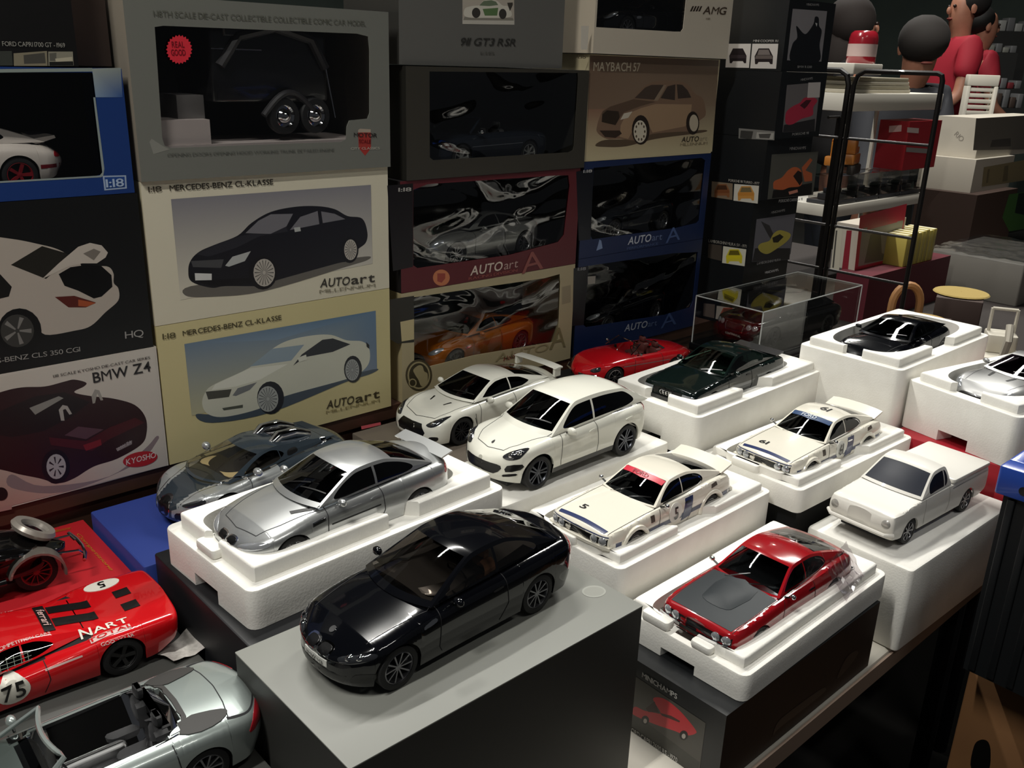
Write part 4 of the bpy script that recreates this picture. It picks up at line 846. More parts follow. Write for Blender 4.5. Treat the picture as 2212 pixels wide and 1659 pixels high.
# ------------------------------------------------------------------ the display cars
white = paint('white', 'e9e8dc', 0, .25); black = paint('black', '08090d', 0, .15); silver = paint('silver', 'b4b6b6', .75, .3); red = paint('red', 'b0141c', 0, .2)
FLAT = [(0, 0), (2, 0)]
def E92():
    sp = dict(L=4.615, fx=.78, wb=2.76, wr=.335, tw=.25, hw=[(0, .84), (.5, .89), (.8, .905), (2, .895), (3.5, .905), (4.2, .88), (4.6, .82)], round=(.75, 2.5, .5, 2.6), top=[(0, .60), (.12, .70), (.5, .83), (1.0, .93), (1.5, 1.0), (3.9, 1.04), (4.45, 1.06), (4.6, 1.0)],
        sh=[(0, .56), (.12, .65), (.6, .80), (1.3, .91), (3, .97), (4.2, 1.0), (4.6, .93)], bot=[(0, .20), (.6, .17), (4, .18), (4.6, .27)], nose=[(.15, .05), (.3, 0), (.55, .0), (.66, .10), (.8, .2)], tail=[(.25, .10), (.5, 0), (.8, .02), (1.0, .1)], paint=black, edge=.88,
        rim=(10, .05, mat('rim_grey', '86868a', .3, .9)), cab=dict(x0=1.42, x1=2.28, x2=3.1, x3=4.12, z0=.965, z1=1.035, zr=1.43, wb=.77, wr=.57, ws=(1.52, 2.26), rw=(3.2, 3.98), side=[(1.72, 2.72), (2.77, 3.62)], rr=.35, bow=.22, glass=glass('bronze_glass', (.52, .48, .44), .05), seat=mat('seat_tan', '8a6448', .7)))
    c = Car('model_car', 'glossy black coupe parked on the large grey box', (.420, -.499, 1.0105), 2.3, sp)
    c.patch('headlight', 'front', [(.42, .60), (.60, .66), (.80, .70), (.82, .64), (.66, .57), (.48, .55)], m_lampd, .008, .02, mirror=True); c.patch('headlight_lens', 'front', ell(.56, .62, .04, .035, 10), m_chrome, .028, .02, mirror=True); c.patch('headlight_lens', 'front', ell(.68, .645, .04, .035, 10), m_chrome, .028, .02, mirror=True)
    for sd in (.02, -.27): c.patch('kidney_grille', 'front', [(sd, .56), (sd+.02, .66), (sd+.23, .66), (sd+.25, .56), (sd+.12, .53)], m_chrome, .006, 0); c.patch('grille_mesh', 'front', [(sd+.03, .57), (sd+.045, .645), (sd+.205, .645), (sd+.22, .57), (sd+.12, .55)], m_blk, .014)
    c.patch('number_plate', 'front', [(-.26, .40), (.26, .40), (.26, .50), (-.26, .50)], m_plate, .015, smooth=0); c.text('BMW M3', 'front', (0, .45), .06, m_blk, aspect=1.2, lift=.03, flip=-1)
    c.patch('lower_intake', 'front', [(-.5, .24), (.5, .24), (.56, .36), (-.56, .36)], m_blk, .006, smooth=0); c.patch('fog_intake', 'front', [(.60, .26), (.80, .30), (.82, .40), (.66, .40)], m_blk, .006, mirror=True)
    c.patch('badge', 'top', ell(.30, 0, .05, .05, 12), m_chrome, .012)
    c.patch('side_gill', 'near', [(1.22, .76), (1.44, .79), (1.43, .84), (1.24, .81)], m_chrome, .008, mirror=True)
    c.doors([[(1.52, .94), (1.50, .35), (1.56, .24)], [(2.80, .98), (2.86, .5), (2.70, .24)]]); c.line('waist_trim', 'near', [(1.62, .962), (3.6, 1.03)], .02, m_chrome, mirror=True)
    c.patch('door_handle', 'near', [(2.55, .80), (2.72, .81), (2.72, .84), (2.55, .83)], m_chrome, .02, mirror=True); c.mirrors(1.78, .86, .98, black)
    c.patch('tail_light', 'rear', [(.50, .74), (.80, .76), (.80, .90), (.54, .88)], m_tail, .008, .01, mirror=True); c.patch('tail_light', 'near', [(4.28, .76), (4.5, .78), (4.5, .90), (4.34, .90)], m_tail, .008, mirror=True)
    c.line('bonnet_gap', 'top', [(.42, -.62), (1.42, -.74)], .012, m_seam, mirror=True); c.line('boot_gap', 'top', [(4.08, -.7), (4.14, 0), (4.08, .7)], .012, m_seam)
E92()
def E46():
    sp = dict(L=4.49, fx=.78, wb=2.73, wr=.325, tw=.24, hw=[(0, .82), (.5, .87), (.8, .895), (1.6, .86), (2.6, .86), (3.5, .895), (4.2, .86), (4.49, .80)], round=(.6, 2.7, .45, 2.8), top=[(0, .58), (.1, .68), (.5, .80), (1.0, .90), (1.5, .965), (3.7, 1.02), (4.35, 1.08), (4.47, 1.06)],
        sh=[(0, .54), (.1, .62), (.6, .77), (1.3, .88), (3, .94), (4.0, .97), (4.47, .90)], bot=[(0, .22), (.6, .18), (4, .19), (4.49, .27)], nose=[(.2, .05), (.32, 0), (.52, .0), (.62, .06), (.8, .2)], tail=[(.25, .08), (.5, 0), (.8, .02), (1.08, .04)], paint=silver, edge=.87,
        rim=(10, .05, mat('rim_silver')), cab=dict(x0=1.38, x1=2.18, x2=3.0, x3=3.98, z0=.94, z1=1.0, zr=1.37, wb=.75, wr=.57, ws=(1.48, 2.15), rw=(3.1, 3.86), side=[(1.70, 2.60), (2.65, 3.50)], rr=.32, bow=.20, glass=g_dark))
    c = Car('model_car', 'silver coupe seated in the front-left foam tray', (.440, -.297, 1.010), 3.0, sp)
    c.patch('headlight', 'front', [(.34, .56), (.56, .64), (.78, .66), (.80, .60), (.62, .54), (.40, .52)], m_lamp, .006, .015, mirror=True)
    for sd in (.02, -.26): c.patch('kidney_grille', 'front', [(sd, .54), (sd+.02, .63), (sd+.22, .63), (sd+.24, .54), (sd+.12, .51)], m_chrome, .006); c.patch('grille_mesh', 'front', [(sd+.03, .55), (sd+.045, .615), (sd+.195, .615), (sd+.21, .55), (sd+.12, .53)], m_blk, .014)
    c.patch('lower_intake', 'front', [(-.5, .26), (.5, .26), (.54, .40), (-.54, .40)], m_blk, .006, smooth=0)
    c.patch('bonnet_vent', 'top', [(.98, -.50), (1.30, -.66), (1.30, -.57), (1.0, -.42)], m_blk, .008, smooth=0)
    c.patch('side_gill', 'near', [(1.16, .70), (1.44, .73), (1.43, .80), (1.17, .77)], m_chrome, .010, mirror=True, smooth=0); c.patch('gill_slot', 'near', [(1.18, .72), (1.40, .745), (1.40, .78), (1.19, .755)], m_blk, .018, mirror=True, smooth=0)
    c.line('bonnet_gap', 'top', [(.30, -.5), (.7, -.62), (1.42, -.72)], .012, m_seam, mirror=True); c.line('bonnet_gap', 'top', [(.30, -.5), (.22, 0), (.30, .5)], .012, m_seam)
    c.doors([[(1.50, .92), (1.48, .35), (1.54, .25)], [(2.66, .94), (2.72, .5), (2.58, .25)]]); c.patch('door_handle', 'near', [(2.42, .79), (2.58, .80), (2.58, .83), (2.42, .82)], silver, .02, mirror=True); c.mirrors(1.74, .82, .97, silver)
    c.patch('rubbing_strip', 'near', [(1.56, .60), (2.62, .62), (2.62, .645), (1.56, .625)], m_blk, .006, mirror=True, smooth=0)
    c.slab('ducktail_spoiler', [[(4.18, y, 1.045), (4.46, y, 1.14 - abs(y)*.03), (4.47, y, 1.11 - abs(y)*.03), (4.2, y, 1.02)] for y in (-.72, -.5, -.2, .2, .5, .72)], silver)
    c.patch('tail_light', 'near', [(4.18, .78), (4.40, .80), (4.40, .90), (4.22, .90)], m_tail, .008, mirror=True); c.wiper([(1.45, -.1), (1.62, -.62)]); c.wiper([(1.40, .3), (1.60, -.2)])
E46()
def GTR():
    sp = dict(L=4.655, fx=.93, wb=2.78, wr=.355, tw=.27, hw=[(0, .90), (.6, .93), (.95, .945), (1.7, .91), (2.6, .91), (3.6, .95), (4.2, .93), (4.65, .88)], round=(.55, 3.0, .5, 3.2), top=[(0, .60), (.12, .70), (.5, .80), (1.0, .90), (1.5, .97), (3.8, 1.06), (4.5, 1.05), (4.65, 1.0)],
        sh=[(0, .55), (.1, .64), (.5, .80), (.95, .90), (1.6, .92), (3, .97), (3.8, 1.02), (4.65, .92)], bot=[(0, .17), (.6, .15), (4, .16), (4.65, .26)], nose=[(.15, .06), (.25, 0), (.5, .02), (.66, .10), (.8, .2)], tail=[(.25, .12), (.5, 0), (1.05, .05)], paint=white, edge=.88, rim=(7, .06, mat('rim_dark', '2c2d31', .3, .8), True),
        cab=dict(x0=1.42, x1=2.22, x2=2.9, x3=4.15, z0=.955, z1=1.04, zr=1.36, wb=.79, wr=.56, ws=(1.50, 2.20), rw=(3.05, 4.0), side=[(1.72, 2.68), (2.72, 3.40)], rr=.30, rn=1.4, bow=.24, glass=g_dark))
    c = Car('model_car', 'white sports coupe with a rear wing and dark wheels', (.812, -.088, .968), 1.6, sp)
    c.patch('front_grille', 'front', [(-.46, .30), (.46, .30), (.52, .42), (.36, .60), (-.36, .60), (-.52, .42)], m_blk, .008, smooth=0); c.patch('side_intake', 'front', [(.62, .24), (.80, .26), (.82, .36), (.66, .34)], m_blk, .006, mirror=True)
    c.patch('headlight', 'front', [(.50, .60), (.60, .70), (.78, .80), (.84, .80), (.80, .66), (.66, .58)], m_lampd, .008, .02, mirror=True); c.patch('headlight_lens', 'front', ell(.66, .66, .05, .04, 10), m_chrome, .028, .02, mirror=True)
    c.patch('bonnet_duct', 'top', [(.86, .24), (1.06, .30), (1.06, .35), (.86, .27)], m_blk, .008, smooth=0, mirror=True); c.line('bonnet_gap', 'top', [(.34, -.56), (.7, -.70), (1.46, -.76)], .012, m_seam, mirror=True); c.line('bonnet_gap', 'top', [(.34, -.56), (.20, 0), (.34, .56)], .014, m_seam)
    c.doors([[(1.56, .93), (1.54, .36), (1.60, .24)], [(2.74, .97), (2.80, .5), (2.68, .24)]]); c.line('wing_gap', 'near', [(1.36, .72), (1.42, .40), (1.34, .62)], .016, m_seam, mirror=True); c.mirrors(1.80, .88, .98, white, (.07, .11, .08))
    w = [[(4.30, y, 1.26 - (y/.8)**4*.03), (4.44, y, 1.285 - (y/.8)**4*.03), (4.62, y, 1.28 - (y/.8)**4*.03), (4.62, y, 1.245 - (y/.8)**4*.03), (4.40, y, 1.235 - (y/.8)**4*.03)] for y in (-.80, -.7, -.4, 0, .4, .7, .80)]
    wing = c.slab('rear_wing', w, white)
    for y in (-.74, .74): c.slab('wing_support', [[(4.34, y-.04, z), (4.56, y-.04, z), (4.56, y+.04, z), (4.34, y+.04, z)] for z in (1.0, 1.25)], white, parent=wing)
    c.patch('door_handle', 'near', [(2.48, .80), (2.66, .81), (2.66, .84), (2.48, .83)], white, .02, mirror=True); c.wiper([(1.40, .0), (1.58, -.60)]); c.patch('tail_light', 'rear', ell(.72, .82, .09, .09, 12), m_tail, .008, mirror=True)
GTR()
def cayenne():
    sp = dict(L=4.846, fx=.91, wb=2.895, wr=.385, tw=.28, arch=.45, hw=[(0, .86), (.5, .94), (.95, .965), (1.8, .945), (3, .945), (3.8, .97), (4.4, .94), (4.84, .86)], round=(.8, 2.4, .6, 2.5), top=[(0, .74), (.12, .86), (.5, .99), (1.0, 1.08), (1.5, 1.15), (4.3, 1.24), (4.75, 1.18), (4.84, 1.1)],
        sh=[(0, .72), (.1, .82), (.5, .98), (1.0, 1.06), (1.6, 1.08), (3, 1.12), (4.2, 1.16), (4.8, 1.05)], bot=[(0, .28), (.6, .24), (4, .26), (4.84, .38)], nose=[(.25, .08), (.4, 0), (.65, .02), (.85, .12), (1.0, .25)], tail=[(.3, .1), (.6, 0), (1.2, .06)], paint=white, edge=.90, mid=.5, rim=(5, .07, mat('rim_anthracite', '4a4c52', .3, .85), True), rimr=.76,
        split=lambda c, j, M: c[2] < .36 and 1.2 < c[0] < 3.5, paint2=[m_blk],
        cab=dict(x0=1.36, x1=2.2, x2=3.95, x3=4.72, z0=1.08, z1=1.18, zr=1.70, zrf=1.64, zrr=1.60, wb=.83, wr=.63, ws=(1.48, 2.16), rw=(4.05, 4.6), side=[(1.74, 2.72), (2.78, 4.18)], rr=.42, rn=2.0, bow=.24, rbow=.08, crown=.06, glass=g_dark))
    c = Car('model_car', 'white off-roader standing on the flat foam lid', (.788, -.272, .9805), .4, sp)
    c.patch('front_grille', 'front', [(-.40, .44), (.40, .44), (.50, .50), (.56, .58), (.54, .64), (.46, .66), (-.46, .66), (-.54, .64), (-.56, .58), (-.50, .50)], m_blk, .008, smooth=0)
    c.patch('side_intake', 'front', [(.64, .52), (.86, .58), (.88, .70), (.66, .66)], m_blk, .010, mirror=True, smooth=2); c.patch('fog_slot', 'front', [(.60, .40), (.80, .44), (.80, .49), (.60, .45)], m_blk, .006, mirror=True, smooth=2)
    c.patch('headlight', 'front', [(.52, .82), (.60, .92), (.78, 1.0), (.86, .98), (.84, .84), (.68, .78)], m_lampd, .010, .03, mirror=True); c.patch('headlight_lens', 'front', ell(.68, .88, .055, .05, 10), m_chrome, .035, .02, mirror=True); c.patch('headlight_lens', 'front', ell(.80, .93, .04, .035, 10), m_chrome, .03, .02, mirror=True)
    c.patch('badge', 'top', [(.36, -.02), (.40, -.028), (.45, 0), (.40, .028), (.36, .02)], m_blk, .012); c.line('bonnet_gap', 'top', [(.32, -.42), (.6, -.58), (1.0, -.66), (1.42, -.78)], .012, m_seam, mirror=True); c.line('bonnet_gap', 'top', [(.32, -.42), (.24, 0), (.32, .42)], .012, m_seam)
    c.doors([[(1.62, 1.08), (1.58, .5), (1.60, .38)], [(2.74, 1.12), (2.80, .6), (2.78, .38)]]); c.mirrors(1.80, .92, 1.14, white, (.08, .13, .09))
    for x in (2.5, 3.72): c.patch('door_handle', 'near', [(x, .94), (x+.2, .96), (x+.2, .99), (x, .97)], white, .025, mirror=True)
    c.patch('tail_light', 'near', [(4.44, 1.00), (4.66, 1.02), (4.66, 1.14), (4.50, 1.14)], m_tail, .008, mirror=True); c.line('pillar_trim', 'near', [(1.6, 1.09), (4.1, 1.17)], .018, m_blk, mirror=True); c.wiper([(1.36, .0), (1.56, -.62)])
cayenne()
def veyron():
    slate = paint('slate', '3d4750', .4, .22); sil = paint('pale_silver', 'c4c8c8', .6, .25)
    sp = dict(L=4.462, fx=.90, wb=2.71, wr=.345, tw=.28, hw=[(0, .86), (.5, .95), (.9, .99), (1.8, .93), (2.6, .96), (3.6, 1.0), (4.2, .95), (4.46, .84)], round=(.95, 2.2, .9, 2.3), top=[(0, .52), (.15, .62), (.6, .74), (1.2, .86), (3.2, 1.0), (3.8, .98), (4.3, .86), (4.46, .76)],
        sh=[(0, .48), (.15, .58), (.6, .76), (1.0, .80), (1.8, .80), (3, .92), (3.8, .90), (4.46, .70)], bot=[(0, .16), (.6, .14), (4, .15), (4.46, .28)], nose=[(.15, .06), (.3, 0), (.5, .04), (.7, .2)], tail=[(.3, .1), (.5, 0), (.9, .15)], paint=slate, edge=.90, paint2=[sil], rim=(8, .06, mat('rim_silver')),
        split=lambda c, j, M: c[0] < 2.25 and abs(c[1]) > (.30 + .30*min(1, c[0]/1.2)), cab=dict(x0=1.05, x1=1.95, x2=2.55, x3=3.9, z0=.83, z1=.99, zr=1.195, zrf=1.15, wb=.80, wr=.56, wt=.60, ws=(1.10, 1.92), rw=(3.60, 3.62), side=[(1.42, 2.34), (2.36, 2.46)], rr=.30, rn=1.6, bow=.34, rbow=.0, crown=.05, glass=glass('brown_glass', (.80, .76, .70), .04), seat=mat('seat_dark', '1a1a1c', .7), dash=mat('cream_leather', 'cdbf94', .6)))
    c = Car('model_car', 'slate grey and silver two-tone supercar on the blue box', (.455, -.092, .9665), 7.0, sp)
    c.patch('horseshoe_grille', 'front', [(-.16, .24), (.16, .24), (.20, .42), (.14, .58), (0, .62), (-.14, .58), (-.20, .42)], m_chrome, .010); c.patch('grille_mesh', 'front', [(-.125, .265), (.125, .265), (.165, .42), (.11, .56), (0, .59), (-.11, .56), (-.165, .42)], m_blk, .022)
    c.patch('side_grille', 'front', [(.36, .24), (.66, .26), (.70, .38), (.38, .38)], m_blk, .008, mirror=True); c.patch('headlight', 'front', [(.46, .54), (.60, .62), (.80, .68), (.82, .60), (.60, .52)], m_lampd, .008, .02, mirror=True)
    c.mirrors(1.62, .86, .94, sil, (.09, .12, .09)); c.doors([[(1.50, .80), (1.46, .4), (1.54, .22)], [(2.42, .90), (2.5, .5), (2.40, .22)]])
    for y in (-.30, .30): c.bar('intake_scoop', [(2.40, y, 1.12), (2.62, y, 1.25), (3.0, y, 1.23), (3.4, y, 1.08)], [.10, .13, .13, .09], m_chrome, 12)
    for y in (-.15, -.05, .05, .15): c.bar('engine_rail', [(2.62, y, 1.20), (3.25, y, 1.12)], .022, m_chrome, 6)
    c.patch('engine_bay', 'top', [(2.60, -.22), (3.36, -.22), (3.36, .22), (2.60, .22)], m_blk, .010, smooth=0)
    c.patch('fuel_cap', 'top', ell(3.55, -.62, .07, .07, 12), m_chrome, .012, mirror=True); c.patch('roof_vent', 'near', [(2.55, .96), (2.80, .98), (2.78, 1.06), (2.58, 1.05)], m_blk, .008, mirror=True); c.line('colour_line', 'top', [(.12, -.40), (.6, -.52), (1.1, -.70), (1.5, -.82)], .018, m_chrome, mirror=True)
veyron()
def capri(label, loc, deg, body, roofp, banner, bcol, num, hoodm, side, glassm, wing):
    sp = dict(L=4.26, fx=.84, wb=2.56, wr=.31, tw=.22, hw=[(0, .80), (.4, .84), (.84, .855), (2, .84), (3.4, .855), (4.0, .83), (4.26, .78)], round=(.22, 3.6, .2, 3.6), top=[(0, .72), (.08, .775), (.5, .82), (1.0, .87), (1.5, .91), (3.6, .98), (4.15, .95), (4.24, .90)],
        sh=[(0, .68), (.06, .735), (.5, .785), (1.4, .84), (2.5, .87), (3.3, .92), (4.0, .90), (4.24, .82)], bot=[(0, .30), (.5, .22), (4, .22), (4.26, .34)], nose=[(.3, .10), (.42, .02), (.58, 0), (.76, .03)], tail=[(.3, .08), (.5, 0), (.9, .06)], paint=body, edge=.92, crisp=True, rim=(8, .07, mat('rim_silver')),
        cab=dict(x0=1.55, x1=2.12, x2=2.85, x3=4.02, z0=.875, z1=.945, zr=1.295, wb=.72, wr=.55, ws=(1.585, 2.12), rw=(3.0, 3.85), side=[(1.74, 2.46), (2.49, 3.22)], rr=.28, rn=2.2, vm=.42, v=(.09, .87), bow=.14, rbow=.08, crown=.045, fb=.56, paint=roofp, glass=glassm))
    c = Car('model_car', label, loc, deg, sp)
    for y in (.44, .64): c.patch('headlight', 'front', ell(y, .60, .085, .085, 14), m_lamp, .012, .03, mirror=True)
    c.patch('front_grille', 'front', [(-.74, .53), (.74, .53), (.74, .665), (-.74, .665)], m_blk, .006, smooth=0); c.slab('front_bumper', [[(-.05 + .09*(abs(y)/.82)**3, y, .46), (-.05 + .09*(abs(y)/.82)**3, y, .52), (.06 + .09*(abs(y)/.82)**3, y, .52), (.06 + .09*(abs(y)/.82)**3, y, .46)] for y in (-.82, -.6, -.3, 0, .3, .6, .82)], m_chrome if hoodm else body)
    c.doors([[(1.62, .84), (1.56, .5), (1.60, .28)], [(2.62, .88), (2.68, .5), (2.56, .28)]]); c.mirrors(1.70, .80, .92, m_chrome, (.05, .06, .05)); c.patch('door_handle', 'near', [(2.44, .74), (2.60, .74), (2.60, .77), (2.44, .77)], m_chrome, .02, mirror=True)
    c.line('window_trim', 'near', [(1.80, .895), (3.0, .945), (3.18, 1.0), (3.10, 1.10), (2.9, 1.18)], .025, m_chrome, mirror=True, lift=.008); c.line('bonnet_gap', 'top', [(.12, -.70), (1.56, -.72)], .012, m_seam, mirror=True); c.wiper([(1.46, -.10), (1.66, -.52)], m_chrome); c.wiper([(1.42, .40), (1.64, -.02)], m_chrome)
    c.slab('rear_bumper', [[(4.20 - .06*(abs(y)/.8)**3, y, .48), (4.20 - .06*(abs(y)/.8)**3, y, .55), (4.30 - .06*(abs(y)/.8)**3, y, .55), (4.30 - .06*(abs(y)/.8)**3, y, .48)] for y in (-.8, -.5, 0, .5, .8)], m_chrome if hoodm else body)
    c.patch('tail_light', 'rear', [(.42, .66), (.74, .66), (.74, .78), (.42, .78)], m_tail, .01, smooth=0, mirror=True)
    if banner: 
        c.patch('windscreen_banner', 'top', [(1.97, -.52), (2.09, -.53), (2.04, 0), (2.09, .53), (1.97, .52), (1.90, 0)], banner, .012, smooth=0, rings=6); c.text('FORD', 'top', (1.985, .05), .085, bcol, ang=-90, aspect=1.25, lift=.03)
    if hoodm:
        c.patch('black_bonnet', 'top', [(.14, -.66), (.5, -.69), (1.50, -.70), (1.46, 0), (1.50, .70), (.5, .69), (.14, .66), (.10, 0)], hoodm, .006, smooth=0, rings=7)
        c.patch('power_bulge', 'top', [(.55, -.26), (.75, -.34), (1.42, -.34), (1.42, .34), (.75, .34), (.55, .26), (.50, 0)], hoodm, .012, .05, smooth=2, rings=6)
        c.patch('rear_light_panel', 'rear', [(-.76, .58), (.76, .58), (.76, .64), (-.76, .64)], m_blk, .006, smooth=0)
    else:
        navy = mat('navy_stripe', '1d2c5c', .3, 0, .6)
        c.patch('nose_stripe', 'top', [(.10, -.62), (.20, -.64), (.22, 0), (.20, .64), (.10, .62), (.11, 0)], navy, .008, smooth=0, rings=4); c.line('nose_stripe', 'front', [(-.74, .70), (.74, .70)], .018, navy)
        c.line('side_stripe', 'near', [(.1, .52), (1.5, .50), (2.2, .49), (4.1, .54)], .10, navy, mirror=True); c.patch('door_panel', 'near', [(2.34, .36), (2.62, .40), (2.72, .84), (2.46, .83)], navy, .008, smooth=0, mirror=True)
        c.patch('number_roundel', 'near', ell(2.12, .62, .22, .21, 20), mat('roundel_white', 'eeeee6', .3), .010, smooth=0, mirror=True); c.text(num, 'near', (2.12, .62), .26, m_blk, aspect=.8, lift=.03); c.text(num, 'top', (.55, .33), .16, m_blk, ang=-90, aspect=1.6)
        if num == '61': c.text(num, 'top', (2.55, -.05), .26, m_blk, ang=-90)
        for sd in (-1, 1):
            for ax in (.84, 3.40): c.bar('arch_flare', [(ax+.40*math.cos(math.pi*k/14), sd*(.835), .31+.40*math.sin(math.pi*k/14)) for k in range(15)], .05, body, 8)
        c.patch('sponsor_mark', 'near', [(1.30, .66), (1.42, .66), (1.42, .80), (1.30, .80)], mat('sponsor_brown', '4a4038', .5), .008, smooth=0, mirror=True); c.patch('sponsor_mark', 'near', [(3.36, .80), (3.58, .82), (3.56, .90), (3.38, .88)], mat('sponsor_brown'), .008, smooth=0, mirror=True)
        if wing: c.slab('ducktail_spoiler', [[(3.86, y, .97), (4.26, y, 1.13 - .05*(abs(y)/.7)**3), (4.27, y, 1.09 - .05*(abs(y)/.7)**3), (3.9, y, .93)] for y in (-.70, -.55, -.25, 0, .25, .55, .70)], body)
    return c
ivory = paint('ivory', 'ece7d8', 0, .25); capred = paint('deep_red', '9c141c', 0, .18)
capri('white racing coupe with a red windscreen banner and number 5', (.786, -.424, .9465), .6, ivory, ivory, mat('banner_red', 'd0263e', .35), mat('banner_dark', '8a1526', .4), '5', None, True, g_dark, True)
capri('white racing coupe with a blue windscreen banner and number 61', (1.106, -.456, .951), -1.4, ivory, ivory, mat('banner_blue', '27446e', .35), mat('banner_white', 'c4ccd6', .4), '61', None, True, g_dark, True)
capri('dark red coupe with a black bonnet in the nearest foam tray', (.785, -.592, .911), 0, capred, capred, None, None, '', mat('satin_black_bonnet', '20262a', .5, 0, 0, .3), False, g_mid, False)
t = thing('plastic_bag', 'crumpled clear plastic bag tucked beside the dark red coupe', 'bag', (.862, -.648, .9395), .2); b = MB(); rnd = random.Random(4); nx, ny = 16, 8; vs = []
for j in range(ny+1):
    for i in range(nx+1): vs.append((-.034+.068*i/nx + rnd.uniform(-.002, .002), -.012+.026*j/ny, .0015 + .030*(j/ny)**1.3 + rnd.uniform(0, .005)))
b.add(vs, [(j*(nx+1)+i, j*(nx+1)+i+1, (j+1)*(nx+1)+i+1, (j+1)*(nx+1)+i) for j in range(ny) for i in range(nx)], glass('bag_film', (.80, .76, .78), .22, .25)); b.build('film', t, angle=10)
def audi():
    dg = paint('dark_green', '0c1614', 0, .12)
    sp = dict(L=4.40, fx=.86, wb=2.54, wr=.315, tw=.22, hw=[(0, .82), (.4, .85), (.86, .862), (2, .85), (3.4, .862), (4.1, .84), (4.4, .80)], round=(.18, 3.8, .2, 3.6), top=[(0, .70), (.06, .76), (.5, .82), (1.4, .92), (3.7, .98), (4.3, .97), (4.4, .92)], sh=[(0, .68), (.06, .73), (.5, .79), (1.4, .87), (2.6, .90), (3.8, .93), (4.4, .86)], bot=[(0, .27), (.5, .21), (4, .22), (4.4, .32)], nose=[(.3, .04), (.5, 0), (.72, .05)], tail=[(.3, .08), (.5, 0), (.9, .04)], paint=dg, edge=.93, crisp=True,
        cab=dict(x0=1.42, x1=2.12, x2=2.95, x3=3.85, z0=.90, z1=.965, zr=1.345, wb=.76, wr=.58, ws=(1.46, 2.10), rw=(3.05, 3.75), side=[(1.68, 2.52), (2.57, 3.30)], rr=.14, rn=1.6, bow=.10, rbow=.06, glass=g_green, seat=mat('seat_dark')))
    c = Car('model_car', 'dark green boxy coupe with four-ring grille in a foam tray', (1.110, -.288, .999), 1.0, sp)
    c.patch('front_grille', 'front', [(-.42, .52), (.42, .52), (.42, .66), (-.42, .66)], m_blk, .006, smooth=0); c.patch('headlight', 'front', [(.46, .52), (.78, .53), (.78, .65), (.46, .66)], m_lamp, .008, .01, smooth=0, mirror=True)
    for k in range(4): c.bar('grille_ring', [(-.035, -.135+.09*k+.058*math.cos(2*math.pi*i/12), .59+.058*math.sin(2*math.pi*i/12)) for i in range(13)], .010, m_chrome, 5)
    c.slab('front_bumper', [[(-.06+.06*(abs(y)/.85)**4, y, .36), (-.06+.06*(abs(y)/.85)**4, y, .48), (.08, y, .48), (.08, y, .36)] for y in (-.85, -.6, 0, .6, .85)], m_blk)
    c.doors([[(1.54, .88), (1.50, .4), (1.56, .26)], [(2.58, .90), (2.62, .5), (2.54, .26)]]); c.mirrors(1.72, .82, .96, dg); c.line('window_trim', 'near', [(1.60, .905), (3.4, .955)], .018, m_chrome, mirror=True); c.patch('door_handle', 'near', [(2.36, .78), (2.52, .78), (2.52, .81), (2.36, .81)], m_blk, .02, mirror=True)
    c.slab('boot_spoiler', [[(3.95, y, .99), (4.34, y, 1.04), (4.36, y, .99), (4.0, y, .95)] for y in (-.7, 0, .7)], m_blk); c.wiper([(1.36, -.05), (1.56, -.58)]); c.line('bonnet_gap', 'top', [(.10, -.72), (1.42, -.76)], .012, m_seam, mirror=True)
audi()
def aston(label, loc, deg, pt, gl, rimm, seatm, long=4.65):
    L = long
    sp = dict(L=L, fx=.88, wb=2.74, wr=.34, tw=.26, hw=[(0, .82), (.5, .90), (.9, .94), (1.9, .90), (2.8, .91), (3.6, .955), (4.2, .91), (L, .80)], round=(.85, 2.4, .7, 2.5), top=[(0, .56), (.12, .66), (.5, .79), (1.1, .90), (1.6, .95), (3.7, 1.0), (4.4, .96), (L, .88)], sh=[(0, .52), (.12, .62), (.6, .79), (1.0, .84), (1.9, .85), (3, .91), (3.7, .95), (L, .82)], bot=[(0, .18), (.6, .16), (4, .17), (L, .28)], nose=[(.18, .06), (.3, 0), (.5, .02), (.66, .14), (.8, .2)], tail=[(.25, .1), (.5, 0), (.9, .08)], paint=pt, edge=.88, rim=(10, .05, rimm),
        cab=dict(x0=1.50, x1=2.30, x2=2.85, x3=4.20, z0=.915, z1=.98, zr=1.275, wb=.77, wr=.54, ws=(1.58, 2.28), rw=(3.0, 4.05), side=[(1.84, 2.68), (2.72, 3.42)], rr=.32, rn=1.5, bow=.24, fb=.56, glass=gl, seat=seatm))
    c = Car('model_car', label, loc, deg, sp)
    c.patch('front_grille', 'front', [(-.40, .38), (.40, .38), (.46, .48), (.30, .56), (-.30, .56), (-.46, .48)], m_blk, .008); c.patch('headlight', 'front', [(.50, .60), (.58, .70), (.74, .76), (.80, .72), (.72, .62), (.60, .57)], m_lamp, .010, .025, mirror=True)
    c.doors([[(1.62, .87), (1.58, .4), (1.64, .24)], [(2.76, .90), (2.80, .5), (2.70, .24)]]); c.mirrors(1.88, .86, .94, pt, (.06, .10, .06)); c.line('bonnet_gap', 'top', [(.45, -.56), (1.0, -.64), (1.50, -.72)], .012, m_seam, mirror=True); c.patch('side_vent', 'near', [(1.24, .62), (1.46, .64), (1.45, .70), (1.26, .69)], m_chrome, .008, mirror=True); c.patch('tail_light', 'rear', [(.50, .74), (.78, .74), (.76, .84), (.52, .82)], m_tail, .008, mirror=True); c.wiper([(1.44, -.1), (1.68, -.58)])
    return c
aston('black grand tourer sunk in a rounded foam tray', (1.445, -.400, 1.018), 2.0, black, g_dark, mat('rim_silver'), mat('seat_dark'))
